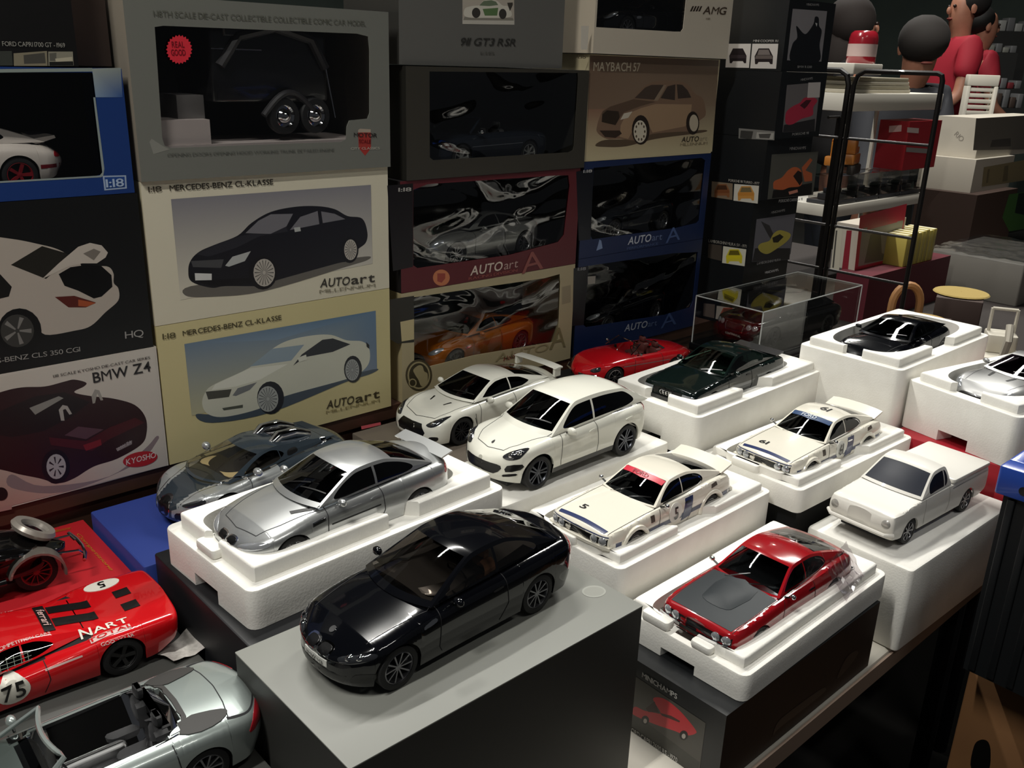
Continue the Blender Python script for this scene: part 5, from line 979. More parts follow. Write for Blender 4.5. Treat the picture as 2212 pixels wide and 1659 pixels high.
c = aston('silver grand tourer in the foam tray at the right edge', (1.444, -.608, 1.008), -12.2, paint('warm_silver', 'a9a9a8', .6, .3), glass('plum_glass', (.10, .08, .10), .05), mat('rim_silver'), mat('seat_plum', '2a1c26', .7))
c.patch('bonnet_vent', 'top', [(.95, .22), (1.25, .26), (1.25, .34), (.95, .28)], m_blk, .008, smooth=0, mirror=True)
def pickup():
    pw = paint('flat_white', 'dfdcd4', 0, .4, .35)
    sp = dict(L=4.38, fx=.82, wb=2.63, wr=.30, tw=.20, hw=[(0, .78), (.4, .80), (2, .80), (4.38, .80)], round=(.14, 4.0, .06, 6.0), top=[(0, .80), (.06, .86), (.5, .89), (1.3, .96), (1.5, .98), (2.55, .98), (2.57, .96), (4.38, .96)], sh=[(0, .76), (.06, .83), (.5, .865), (1.4, .93), (2.5, .95), (4.38, .95)], bot=[(0, .30), (.5, .26), (4, .28), (4.38, .36)], nose=[(.26, .10), (.45, .02), (.65, 0), (.82, .05)], tail=[(.3, .02), (.9, 0)], paint=pw, edge=.95, crisp=True, tuck=.97, rim=(8, .07, mat('rim_silver')), xcut=[2.56],
        cab=dict(x0=1.22, x1=1.80, x2=2.42, x3=2.56, z0=.945, z1=.97, zr=1.44, zrf=1.40, zrr=1.41, wb=.75, wr=.60, wt=.74, ws=(1.28, 1.79), rw=(2.455, 2.53), side=[(1.54, 2.20), (2.24, 2.36)], rr=.10, rn=2.0, bow=.10, rbow=0.0, fb=.5, glass=mat('opaque_navy_glass', '151a28', .45, 0, .0, .25)))
    c = Car('model_car', 'plain white pickup with a covered bed on the tall foam block', (1.118, -.598, .9225), -3.5, sp)
    c.patch('headlight', 'front', ell(.62, .66, .095, .095, 16), mat('lamp_matt', 'a9a6a0', .3, .3, .6), .010, .02, mirror=True)
    c.doors([[(1.38, .94), (1.36, .5), (1.40, .32)], [(2.44, .95), (2.48, .5), (2.40, .32)]], mat('soft_gap', '9c988e', .6))
    b = MB(); b.rbox(c.P((2.60, -.79, .955)), c.P((4.40, .79, 1.07)), .004, pw); b.build('bed_cover', c.root)
    c.line('bed_side_strip', 'near', [(2.6, .90), (4.36, .92)], .09, mat('grey_panel', '5b5f68', .6), mirror=True); c.bar('front_bumper', [(.10, -.80, .44), (-.04, -.66, .43), (-.05, 0, .43), (-.04, .66, .43), (.10, .80, .44)], .045, pw)  # grey strip along both bed sides below the cover
pickup()
# ------------------------------------------------------------------ open cars and the ones at the left edge
def seat(c, x, y, z, m, h=.62):
    b = MB(); b.rbox(c.P((x-.30, y-.25, z)), c.P((x+.25, y+.25, z+.16)), .008, m); o = b.build('seat', c.root)
    b = MB(); b.rbox(c.P((x+.14, y-.25, z+.1)), c.P((x+.32, y+.25, z+h)), .010, m); b.build('backrest', o)
    b = MB(); b.rbox(c.P((x+.18, y-.13, z+h+.01)), c.P((x+.30, y+.13, z+h+.18)), .005, m); b.build('headrest', o)
def screen(c, x0, x1, wb, wt, z0, z1, bow, fm, gm, r=.022):
    n = 12; lo = []; hi = []
    for i in range(n+1):
        u = -1+2*i/n; f = 1-u*u; lo.append((x0-bow*f, wb*u, z0+.02*f)); hi.append((x1-bow*.7*f, wt*u, z1+.02*f))
    vs = lo+hi; c.mesh('windshield', vs, [(i, i+1, n+2+i, n+1+i) for i in range(n)], [gm], angle=80)
    c.bar('windshield_frame', [lo[0]] + hi + [lo[-1]], r, fm, 6)
def wheel_ring(c, x, y, z, m):
    M = Matrix.Translation(V(c.P((x, y, z)))) @ Matrix.Rotation(math.radians(65), 4, 'Y'); b = MB()
    b.tube([M @ V((.19*c.k*math.cos(2*math.pi*k/16), .19*c.k*math.sin(2*math.pi*k/16), 0)) for k in range(16)], .016*c.k, m, 6, closed=True); b.build('steering_wheel', c.root)
def roadster_sl():
    sl = paint('green_silver', '9aa3a0', .5, .3); dk = mat('tonneau_dark', '2a2826', .6)
    sp = dict(L=4.4, fx=.80, wb=2.55, wr=.33, tw=.24, hw=[(0, .82), (.5, .87), (.8, .895), (2, .88), (3.3, .90), (4.0, .87), (4.4, .80)], round=(.6, 2.6, .55, 2.5), top=[(0, .58), (.1, .68), (.6, .82), (1.3, .93), (3.2, .97), (3.7, .96), (4.25, .92), (4.4, .84)], sh=[(0, .55), (.1, .63), (.6, .78), (1.3, .88), (3.2, .91), (4.0, .88), (4.4, .78)], bot=[(0, .2), (.6, .17), (3.8, .18), (4.4, .28)], nose=[(.2, .05), (.35, 0), (.6, .06)], tail=[(.25, .1), (.5, 0), (.9, .06)], paint=sl, edge=.88, pit=(2.28, .92, .64, .50))
    c = Car('model_car', 'pale silver open roadster at the lower left, boot towards the aisle', (.148, -.428, .9375), -2.0, sp)
    screen(c, 1.20, 1.72, .74, .58, .93, 1.27, .16, sl, glass('screen_glass', (.55, .57, .56), .07), .035)
    for y in (-.36, .36): seat(c, 2.68, y, .50, mat('seat_dark', '1a1a1c', .7), .50)
    c.patch('tonneau', 'top', [(3.00, -.62), (3.22, -.60), (3.30, -.40), (3.32, 0), (3.30, .40), (3.22, .60), (3.00, .62), (3.06, 0)], dk, .010, smooth=0)
    c.patch('tonneau_fin', 'top', [(3.10, -.66), (3.28, -.44), (3.46, -.44), (3.74, -.52), (3.80, -.60), (3.66, -.72), (3.36, -.76)], dk, .014, smooth=2, mirror=True)
    c.line('boot_gap', 'top', [(3.76, -.72), (3.82, -.4), (3.85, 0), (3.82, .4), (3.76, .72)], .014, m_seam); c.line('boot_gap', 'near', [(3.74, .90), (4.26, .84)], .012, m_seam, mirror=True)
    c.patch('tail_light', 'near', [(4.00, .62), (4.28, .66), (4.30, .80), (4.14, .82), (4.05, .74)], m_tail, .010, .01, mirror=True); c.patch('tail_light', 'rear', [(.46, .64), (.74, .64), (.72, .78), (.50, .78)], m_tail, .010, mirror=True)
    c.line('cockpit_trim', 'near', [(1.3, .895), (3.1, .935)], .02, m_chrome, mirror=True); c.doors([[(1.34, .88), (1.32, .4), (1.38, .24)], [(2.96, .90), (3.02, .5), (2.86, .24)]]); wheel_ring(c, 1.75, -.36, .86, m_blk)
    b = MB(); b.rbox(c.P((1.30, -.62, .62)), c.P((1.62, .62, .92)), .012, m_blk); b.build('dashboard', c.root); b = MB(); b.rbox(c.P((1.6, -.10, .50)), c.P((2.6, .10, .66)), .006, mat('console_grey', '4a4a4a', .4, .5)); b.build('console', c.root)
    b = MB(); b.rbox(c.P((2.94, -.52, .86)), c.P((3.04, .52, 1.02)), .006, m_blk); b.build('wind_deflector', c.root); c.mirrors(1.42, .84, .95, sl)
roadster_sl()
def spider():
    rd = paint('bright_red', 'c3121c', 0, .2)
    sp = dict(L=4.25, fx=.92, wb=2.25, wr=.31, tw=.2, hw=[(0, .66), (.5, .76), (.92, .80), (2.2, .80), (3.2, .80), (3.9, .70), (4.25, .56)], round=(.9, 2.1, 1.0, 2.0), top=[(0, .50), (.15, .60), (.6, .74), (1.4, .86), (3.0, .88), (3.7, .80), (4.25, .60)], sh=[(0, .46), (.15, .56), (.6, .72), (1.4, .80), (3.0, .82), (3.7, .74), (4.25, .55)], bot=[(0, .26), (.6, .2), (3.7, .22), (4.25, .36)], nose=[(.25, .06), (.4, 0), (.6, .1)], tail=[(.3, .1), (.5, 0), (.8, .1)], paint=rd, edge=.86, pit=(2.25, .60, .58, .45), rim=(8, .07, m_chrome))
    c = Car('model_car', 'bright red open roadster beside the dark green coupe', (1.140, -.099, .9755), -12.0, sp)
    screen(c, 1.55, 1.95, .64, .52, .86, 1.12, .14, m_chrome, g_clear, .018); screen(c, 1.50, 1.52, .01, .01, .86, .87, .0, m_chrome, g_clear, .004)
    for y in (-.30, .30): seat(c, 2.45, y, .46, mat('seat_brown', '5a2a26', .6), .42)
    c.patch('headlight', 'front', [(.46, .52), (.54, .60), (.64, .64), (.66, .54), (.56, .48)], m_lampd, .010, .02, mirror=True); c.bar('front_bumper', [(.30, -.70, .42), (.10, -.50, .40), (.02, -.2, .40)], .03, m_chrome); c.bar('front_bumper', [(.30, .70, .42), (.10, .50, .40), (.02, .2, .40)], .03, m_chrome)
    c.line('waist_trim', 'near', [(.9, .60), (3.6, .60)], .022, m_chrome, mirror=True); c.doors([[(1.62, .80), (1.6, .4), (1.66, .26)], [(2.62, .82), (2.66, .5), (2.56, .26)]]); wheel_ring(c, 1.95, -.30, .84, mat('wood_rim', '4a2a16', .4)); c.mirrors(1.75, .74, .90, m_chrome, (.05, .06, .05))
    c.patch('cockpit_edge', 'top', [(2.84, -.50), (2.96, -.46), (3.0, 0), (2.96, .46), (2.84, .50), (2.88, 0)], m_int, .008, smooth=0); c.bar('rear_bumper', [(3.95, -.55, .48), (4.22, -.3, .48), (4.27, 0, .48), (4.22, .3, .48), (3.95, .55, .48)], .03, m_chrome); c.patch('tail_light', 'rear', ell(.40, .58, .07, .05, 10), m_tail, .01, mirror=True)
spider()
def racer():
    rr = paint('racing_red', 'cf1018', 0, .18)
    sp = dict(L=4.36, fx=.95, wb=2.40, wr=.33, tw=.34, hw=[(0, .86), (.5, .96), (.95, 1.0), (1.8, .96), (2.6, .97), (3.4, 1.0), (4.1, .98), (4.36, .95)], round=(.6, 2.6, .16, 4.5), top=[(0, .36), (.2, .44), (.6, .56), (1.1, .62), (2.6, .80), (3.0, .80), (3.6, .78), (4.2, .80), (4.36, .80)], sh=[(0, .34), (.2, .42), (.6, .64), (1.0, .68), (1.8, .60), (2.6, .68), (3.3, .78), (4.1, .78), (4.36, .76)], bot=[(0, .14), (.6, .12), (3.8, .14), (4.36, .34)], nose=[(.1, .05), (.2, 0), (.4, .05)], tail=[(.2, .1), (.5, .02), (.8, 0)], paint=rr, edge=.92, rim=(5, .16, mat('rim_gunmetal', '3a3a3a', .4, .7)), rimr=.66,
        cab=dict(x0=.95, x1=1.62, x2=2.15, x3=3.1, z0=.62, z1=.79, zr=.97, zrf=.94, wb=.80, wr=.50, wt=.58, ws=(1.02, 1.60), rw=(2.9, 2.92), side=[(1.35, 1.95), (1.98, 2.42)], rr=.28, rn=1.6, bow=.3, rbow=0, crown=.04, fb=.6, glass=g_dark))
    c = Car('model_car', 'red racing prototype with number 75 on a white disc', (.157, -.224, .9235), -3.0, sp)
    wt = mat('decal_white', 'e6e2d6', .35); fz = mat('decal_pale', 'd9b4ae', .4)
    c.patch('engine_cover_bar', 'top', [(2.36, -.42), (2.52, -.42), (2.52, .42), (2.36, .42)], m_blk, .014, smooth=0); c.text('ferrari', 'top', (2.44, 0), .11, fz, ang=-90, aspect=1.2, lift=.03, ital=.2)
    for y in (-.32, .10): c.patch('engine_louvre', 'top', [(2.54, y), (3.20, y), (3.20, y+.24), (2.54, y+.24)], m_blk, .012, smooth=0)
    for y in (-.34, .14): c.patch('deck_vent', 'top', [(3.62, y), (3.88, y), (3.88, y+.24), (3.62, y+.24)], m_blk, .010, smooth=0)
    c.patch('number_roundel', 'top', ell(3.55, .72, .30, .17, 24), wt, .010, smooth=0); c.text('5', 'top', (3.55, .72), .20, m_blk, ang=180, lift=.02)
    c.patch('number_roundel', 'near', ell(1.72, .42, .24, .22, 24), wt, .010, smooth=0, mirror=True); c.text('75', 'near', (1.72, .42), .24, m_blk, lift=.03)
    c.text('NART', 'top', (3.20, -.62), .16, wt, ang=0, aspect=1.2); c.patch('sponsor_panel', 'top', [(2.92, -.88), (3.56, -.88), (3.56, -.76), (2.92, -.76)], fz, .010, smooth=0); c.text('TOTAL', 'top', (3.24, -.82), .08, rr, lift=.02, aspect=1.8); c.text('GOODYEAR', 'near', (3.3, .70), .045, fz, lift=.012, aspect=1.4)
    c.text('GRAND COMPETITION CARS', 'top', (1.86, -.50), .05, fz, ang=4, aspect=1.2); c.text('RACING CAR STYLE', 'top', (1.7, .50), .05, fz, ang=0, aspect=1.2)
    for k in range(7): c.line('window_mesh', 'near', [(1.42+.10*k, .66), (1.44+.10*k, .84)], .008, mat('mesh_grey', '7d8478', .5), lift=.012, n=8)
    for k in range(4): c.line('window_mesh', 'near', [(1.38, .68+.045*k), (2.08, .68+.045*k)], .007, mat('mesh_grey'), lift=.012, n=12)
    c.line('side_flash', 'near', [(2.2, .58), (2.75, .62)], .03, fz); c.patch('tail_light', 'rear', ell(.66, .58, .09, .07, 12), m_tail, .01, mirror=True); c.patch('tail_mesh', 'rear', [(-.78, .40), (.78, .40), (.78, .70), (-.78, .70)], m_blk, .006, smooth=0); c.doors([[(1.20, .62), (1.15, .30), (1.22, .18)], [(2.22, .66), (2.25, .4), (2.15, .18)]])
racer()
def vintage():
    bl = paint('vintage_black', '0c0b0b', 0, .15); gr = mat('fender_silver', '8f8880', .3, .6)
    sp = dict(L=4.1, fx=.60, wb=2.9, wr=.36, tw=.14, inset=.05, arch=.30, archz=.0, hw=[(0, .30), (.6, .34), (1.4, .46), (2.6, .58), (3.6, .50), (4.1, .30)], round=(.3, 2.6, .8, 2.0), top=[(0, .95), (.3, 1.0), (1.4, 1.05), (2.9, 1.05), (3.6, .92), (4.1, .60)], sh=[(0, .90), (1.4, .98), (2.9, .96), (3.6, .80), (4.1, .52)], bot=[(0, .42), (2, .38), (4.1, .42)], nose=FLAT, tail=[(.3, .05), (.6, 0), (.9, .2)], paint=bl, edge=.85, pit=(2.1, .5, .38, .6), rim=(12, .03, mat('red_spokes', '8c1c22', .35)))
    c = Car('model_car', 'black vintage car with silver wings and a rear spare wheel on the red box', (.114, -.100, .9515), -5.0, sp)
    for sd in (-1, 1):
        for ax in (.60, 3.50):
            c.slab('wing', [[(ax+.47*math.cos(t), sd*.36, .36+.47*math.sin(t)), (ax+.47*math.cos(t), sd*.66, .36+.47*math.sin(t)), (ax+.43*math.cos(t), sd*.66, .36+.43*math.sin(t)), (ax+.43*math.cos(t), sd*.36, .36+.43*math.sin(t))] for t in [math.pi*k/12-.2 for k in range(13)]], gr)
        c.bar('running_board', [(1.1, sd*.55, .38), (3.0, sd*.55, .38)], .05, bl)
        c.bar('bumper_iron', [(3.9, sd*.30, .55), (4.25, sd*.34, .52), (4.32, sd*.30, .42)], .025, m_chrome)
    c.bar('rear_bumper', [(4.28, -.60, .44), (4.36, -.3, .42), (4.38, 0, .42), (4.36, .3, .42), (4.28, .60, .44)], .035, m_chrome)
    M = Matrix.Translation(V(c.P((3.62, 0, 1.02)))) @ Matrix.Rotation(math.radians(52-20), 4, 'Y'); b = MB(); R = .40*c.k
    b.lathe([(R*.62, -R*.16), (R*.9, -R*.18), (R, 0), (R*.9, R*.18), (R*.62, R*.16), (R*.6, 0), (R*.62, -R*.16)], mat('spare_tyre_silver', '9a938a', .35, .3), 28, M); sp_ = b.build('spare_wheel', c.root)
    b = MB(); b.lathe([(R*.6, 0), (R*.3, R*.05), (.0001, R*.1)], m_chrome, 20, M); b.build('hub_disc', sp_)
    for k in range(5): c.patch('body_rivet', 'near', [(2.6+.22*k, .80), (2.7+.22*k, .80), (2.7+.22*k, .84), (2.6+.22*k, .84)], m_chrome, .006, smooth=0)
vintage()
def case_car():
    bk = paint('case_black', '0a0b0d', 0, .15); br = paint('case_brown', '2a1512', 0, .12)
    sp = dict(L=5.0, fx=.88, wb=3.05, wr=.36, tw=.24, hw=[(0, .84), (.4, .90), (.9, .93), (2.5, .92), (4.2, .92), (5.0, .82)], round=(.45, 3.0, .5, 2.8), top=[(0, .84), (.1, .92), (.6, .98), (1.5, 1.04), (4.2, 1.06), (4.9, .96), (5.0, .9)], sh=[(0, .80), (.1, .86), (.6, .92), (1.5, .97), (4.2, 1.0), (5.0, .86)], bot=[(0, .26), (.6, .22), (4.4, .24), (5.0, .36)], nose=[(.25, .06), (.5, 0), (.9, .08)], tail=[(.3, .08), (.6, 0), (1.0, .1)], paint=bk, paint2=[br], edge=.90, split=lambda c, j, M: c[0] < 1.5 and abs(c[1]) < .66 and c[2] > .8, rim=(9, .06, mat('rim_black', '15161a', .3, .5)),
        cab=dict(x0=1.45, x1=2.1, x2=3.5, x3=4.4, z0=1.0, z1=1.05, zr=1.50, wb=.80, wr=.62, ws=(1.52, 2.08), rw=(3.62, 4.3), side=[(1.72, 2.58), (2.64, 3.70)], rr=.25, bow=.16, glass=g_dark))
    c = Car('model_car', 'black saloon with a brown bonnet inside the acrylic case', (1.482, -.166, 1.0005), -4.0, sp, group='model cars on display')
    for y in (.52, .70): c.patch('headlight', 'front', ell(y, .74, .085, .085, 14), m_lamp, .012, .03, mirror=True)
    c.patch('front_grille', 'front', [(-.34, .52), (.34, .52), (.38, .80), (-.38, .80)], m_chrome, .006, smooth=0); c.patch('grille_mesh', 'front', [(-.30, .55), (.30, .55), (.34, .77), (-.34, .77)], m_blk, .014, smooth=0)
    c.patch('number_plate', 'front', [(-.28, .36), (.28, .36), (.28, .47), (-.28, .47)], m_blk, .016, smooth=0); c.text('CONTINENTAL', 'front', (0, .415), .06, m_plate, lift=.03, flip=-1); c.doors([[(1.6, .97), (1.58, .4), (1.64, .3)], [(2.62, .99), (2.66, .4), (2.62, .3)]]); c.mirrors(1.75, .88, 1.04, bk)
case_car()
# acrylic display case over it
g_acr = glass('acrylic', (.90, .90, .89), .05, .01); m_aedge = mat('acrylic_highlight', 'b9bcba', .25, 0, .6)
t = thing('acrylic_case', 'clear acrylic display case on a black plinth around the black saloon', 'display case', (1.478, -.163, .9865), 0)
hx, hy, hz = .168, .069, .0985
b = MB(); b.rbox((-hx-.004, -hy-.004, 0), (hx+.004, hy+.004, .0135), .003, m_blk); b.build('plinth', t)
for nm, p, q in (('front_pane', (-hx, -hy, .0136), (-hx+.002, hy, hz)), ('rear_pane', (hx-.002, -hy, .0136), (hx, hy, hz)), ('side_pane', (-hx+.002, -hy, .0136), (hx-.002, -hy+.002, hz)), ('side_pane', (-hx+.002, hy-.002, .0136), (hx-.002, hy, hz)), ('top_pane', (-hx, -hy, hz), (hx, hy, hz+.002))):
    b = MB(); b.box(p, q, g_acr); b.build(nm, t, smooth=False)
E_ = [((-hx, -hy, .0136), (-hx, -hy, hz)), ((-hx, hy, .0136), (-hx, hy, hz)), ((hx, -hy, .0136), (hx, -hy, hz)), ((-hx, -hy, hz+.001), (-hx, hy, hz+.001)), ((-hx, -hy, hz+.001), (hx, -hy, hz+.001)), ((hx, -hy, hz+.001), (hx, hy, hz+.001)), ((-hx, hy, hz+.001), (hx, hy, hz+.001))]
for p, q in E_: b = MB(); b.tube([p, q], .0012, m_aedge, 6); b.build('edge_highlight', t)  # pale tubes put the bevel highlight into the case edges as colour
support('dark box under the acrylic case', (1.315, -.23, TBL), (1.64, -.10, .986))
# small paper things
t = thing('price_slip', 'creased white price slip lying on the dark grey box', 'paper', tuple(on_z((400, 1390), .9238)), 0)
P = [on_z(p, .9238) - t.location for p in ((340, 1422), (428, 1340), (466, 1395), (376, 1437))]; b = MB(); n = 8; vs = []
for j in range(n+1):
    for i in range(n+1):
        u, v = i/n, j/n; q = (P[0]*(1-u)+P[1]*u)*(1-v) + (P[3]*(1-u)+P[2]*u)*v; vs.append((q.x, q.y, .0006+.004*abs(u-.5)**2*4 + .002*math.sin(u*7+v*3)**2))
b.add(vs, [(j*(n+1)+i, j*(n+1)+i+1, (j+1)*(n+1)+i+1, (j+1)*(n+1)+i) for j in range(n) for i in range(n)], mat('paper', 'cfcac4', .7, noise=(220, '9a968f', .55))); b.build('sheet', t)
for o in list(COL.objects):
    if o.get('label') == 'red box with gold script under the black vintage car':
        ft = Face(o, (0, 0, .951), (0, 0, 1), (1, 0, 0)); zz = Z(0, 980, 5.183)
        ft.text(Tx(zz, ('Competizione', (850, 900), (1235, 1310), 9, 'b87a22', 'r', .3)) + Tx(zz, ('Collezione', (560, 900), (790, 850), 6, 'a8641e', 'r', .3)))
    if o.get('label') == 'brown grey glossy box under the white sports coupe':
        ft = Face(o, (0, 0, .9675), (0, 0, 1), (1, 0, 0)); ft.ink('red_label', [('a84a50', [(780, 921), (822, 912), (823, 918), (781, 928)])])
    if o.get('label') == 'large grey box with the black coupe standing on it':
        ft = Face(o, (0, 0, 1.010), (0, 0, 1), (1, 0, 0)); ft.ink('faint_emblem', [('9a9b94', ell(1283, 1278, 26, 13)), ('8f9089', ell(1283, 1278, 22, 10))])
# ------------------------------------------------------------------ models sealed in the window boxes
SG = 'models sealed in window boxes'
def boxed(label, loc, deg, pt, gl=g_dark, rm=None, **kw):
    n0 = len(COL.objects); c = aston(label, loc, deg, pt, gl, rm or mat('rim_silver'), mat('seat_dark')); c.root['group'] = SG; return c
boxed('silver coupe sealed in the maroon window box', (.918, .066, 1.176), 6, paint('dull_silver', '8d8d8a', .6, .35))
boxed('orange coupe sealed in the cream window box', (.918, .066, 1.010), 6, paint('orange', 'b4641c', .2, .25))
boxed('dark blue-black coupe sealed in the upper navy box', (1.270, .066, 1.180), 6, paint('ink', '101318', .2, .2))
boxed('black coupe sealed in the lower navy box', (1.270, .066, 1.008), 6, black)
boxed('black coupe sealed in the white window box', (1.275, .066, 1.506), 3, black)
def boxed_911():
    wh = paint('cream_white', 'd6cdc4', 0, .25); rdm = mat('red_wheel', '7c1820', .35)
    sp = dict(L=4.15, fx=.92, wb=2.27, wr=.32, tw=.22, hw=[(0, .72), (.5, .78), (.92, .81), (2, .80), (3.2, .85), (3.9, .80), (4.15, .68)], round=(.6, 2.4, .5, 2.4), top=[(0, .62), (.15, .70), (.8, .80), (1.4, .88), (3.4, .96), (4.0, .80), (4.15, .66)], sh=[(0, .60), (.3, .76), (.9, .82), (1.5, .84), (3.0, .86), (3.8, .76), (4.15, .60)], bot=[(0, .26), (.6, .2), (3.7, .22), (4.15, .36)], nose=[(.25, .05), (.4, 0), (.7, .1)], tail=[(.3, .1), (.5, 0), (.8, .1)], paint=wh, edge=.88, rim=(5, .14, rdm), cab=dict(x0=1.2, x1=1.75, x2=2.5, x3=3.75, z0=.88, z1=.88, zr=1.31, wb=.68, wr=.54, ws=(1.26, 1.74), rw=(2.7, 3.4), side=[(1.42, 2.3), (2.34, 3.05)], rr=.3, rn=1.6, bow=.12, fb=.62, glass=g_dark))
    c = Car('model_car', 'white coupe with red wheels and ducktail sealed in the blue box', (.206, .060, 1.3250), 2, sp, group=SG)
    c.slab('ducktail_spoiler', [[(3.45, y, .93), (3.95, y, 1.0), (3.97, y, .95), (3.6, y, .84)] for y in (-.6, 0, .6)], wh); c.line('side_stripe', 'near', [(1.4, .42), (4.05, .46)], .07, rdm); c.patch('tail_light', 'near', [(3.86, .62), (4.06, .62), (4.04, .70), (3.88, .70)], m_tail, .01, mirror=True)
boxed_911()
def boxed_open():
    bl = paint('ink_blue', '1c222c', .3, .25)
    sp = dict(L=4.4, fx=.86, wb=2.58, wr=.34, tw=.23, hw=[(0, .82), (.5, .87), (.86, .89), (2, .88), (3.4, .89), (4.1, .86), (4.4, .80)], round=(.5, 2.8, .4, 2.8), top=[(0, .62), (.1, .70), (.6, .82), (1.3, .93), (3.2, .98), (3.9, .98), (4.4, .90)], sh=[(0, .58), (.1, .66), (.6, .79), (1.3, .88), (3.2, .92), (4.4, .82)], bot=[(0, .2), (.6, .17), (3.8, .18), (4.4, .28)], nose=[(.2, .05), (.35, 0), (.6, .06)], tail=[(.25, .1), (.5, 0), (.9, .06)], paint=bl, edge=.9, pit=(2.3, .85, .62, .5), rim=(7, .10, mat('rim_pale', 'b5b4b0', .35, .6)))
    c = Car('model_car', 'dark blue open car sealed in the brown grey window box', (.925, .064, 1.3165), 4, sp, group=SG); screen(c, 1.25, 1.75, .74, .58, .93, 1.28, .14, bl, g_mid, .03)
    for y in (-.36, .36): seat(c, 2.35, y, .5, mat('seat_grey', '3a3a3a', .7), .5)
    c.line('waist_trim', 'near', [(1.2, .60), (3.2, .64)], .02, m_chrome, mirror=True); c.mirrors(1.45, .84, .96, m_chrome)
boxed_open()
# the boxed trailer
t = thing('model_trailer', 'black twin-axle trailer sealed in the silver grey window box', 'model trailer', (.565, .062, 1.3685), math.radians(4), SG)
tb = mat('trailer_black', '111112', .3, 0, .5); m_card = mat('white_filler_card', 'b3a8a4', .7)
b = MB(); b.rbox((-.085, -.045, .045), (.075, .045, .150), .006, tb); b.build('trailer_body', t)
b = MB(); b.tube([(-.075, -.046, .085), (-.05, -.0465, .118), (0, -.047, .13), (.05, -.0465, .118), (.07, -.046, .085)], .006, mat('grey_flash', '2d2c2e', .4)); b.build('side_swoosh', t)
b = MB(); b.box((-.068, -.0475, .118), (-.040, -.0452, .138), mat('silver_line', '6d6d6c', .4, .4)); b.box((-.066, -.0482, .1195), (-.042, -.0476, .1365), tb); b.build('side_hatch', t, smooth=False)
b = MB(); b.tube([(-.085, -.046, .104), (-.02, -.046, .104)], .0012, m_chrome, 6); b.build('trim_rail', t)
for xx in (.005, .050):
    M = Matrix.Translation(V((xx, -.052, .0285))) @ Matrix.Rotation(math.radians(90), 4, 'X'); b = MB(); R = .0215
    b.lathe([(R*.62, -.012), (R*.95, -.012), (R, -.008), (R, -.002), (R*.93, 0), (R*.62, 0)], m_tyre, 28, M); w_ = b.build('wheel', t)
    b = MB(); b.lathe([(R*.62, -.001), (R*.5, -.003), (R*.36, .001), (R*.2, .005), (.0001, .0062)], m_chrome, 24, M); b.build('hub_cap', w_)
b = MB(); b.tube([(-.024+.075*k/12 + .0, -.050, .030+.026*math.sin(math.pi*min(1, max(0, k/12)))) for k in range(13)], .004, mat('grey_flash')); b.build('mudguard', t)
b = MB(); b.tube([(.070, -.047, .085), (.082, -.047, .025)], .0012, m_chrome, 6); b.build('rear_rail', t)
tt = thing('filler_card', 'white folded card filler beside the boxed trailer', 'card', (.455, .05, 1.3335), 0); b = MB(); b.box((-.058, -.048, 0), (.235, .06, .0345), m_card); b.build('base_fold', tt, smooth=False); b = MB(); b.box((-.058, -.046, .0346), (.018, .05, .062), m_card); b.build('lower_fold', tt, smooth=False); b = MB(); b.box((-.012, -.03, .0621), (.020, .04, .088), mat('grey_filler_card', '6f6c6a', .7)); b.build('upper_fold', tt, smooth=False)
# ------------------------------------------------------------------ the neighbouring stall and the hall
def at(p, D): return CAM + ray(p) * D
def hit_y(p, y): return on_plane(p, (0, y, 0), V((0, 1, 0)))
def hit_x(p, x): return on_plane(p, (x, 0, 0), V((1, 0, 0)))
RZ = math.atan2(CR.y, CR.x)
T2 = 0.83
t = thing('neighbour_table', 'dark cloth covered table of the next stall', 'table', (2.43, .25, 0)); b = MB(); m_cl = mat('dark_cloth', '2a2320', .85)
b.rbox((-.66, -.80, T2-.03), (.80, 1.1, T2), .012, m_cl); b.build('table_top', t)
for sx in (-.60, .74):
    for sy in (-.74, 1.02): b = MB(); b.tube([(sx, sy, .06), (sx, sy, T2-.03)], .018, m_steel, 10); b.build('leg', t)
NG = 'goods on the next stall'
def abox(name, label, cat, cb, ct, rb, lb, D, m, z=None, ly=None, lx=None, part='carton', r=.0, group=NG):
    """upright box; cb/ct: its near vertical edge, rb/lb: ends of the two visible bottom edges"""
    A = at(cb, D); h = (hit_x(ct, A.x) - A).z; lx = lx or max((hit_y(rb, A.y) - A).x, .01); ly = ly or max((hit_x(lb, A.x) - A).y, .01)
    z0 = A.z if z is None else z; h = A.z + h - z0
    t = thing(name, label, cat, (A.x + lx/2, A.y + ly/2, z0), 0, group); b = MB()
    if r: b.rbox((-lx/2, -ly/2, 0), (lx/2, ly/2, h), r, m)
    else: b.box((-lx/2, -ly/2, 0), (lx/2, ly/2, h), m)
    b.build(part, t, smooth=bool(r)); t['h'] = h; t['lx'] = lx; t['ly'] = ly
    return t, Face(t, (A.x, A.y, z0), (0, -1, 0), (1, 0, 0)), Face(t, (A.x, A.y, z0), (-1, 0, 0), (0, -1, 0))
y1 = Z(1720, 220, 4.496); y2 = Z(1720, 480, 4.496); y3 = Z(1740, 0, 4.686)
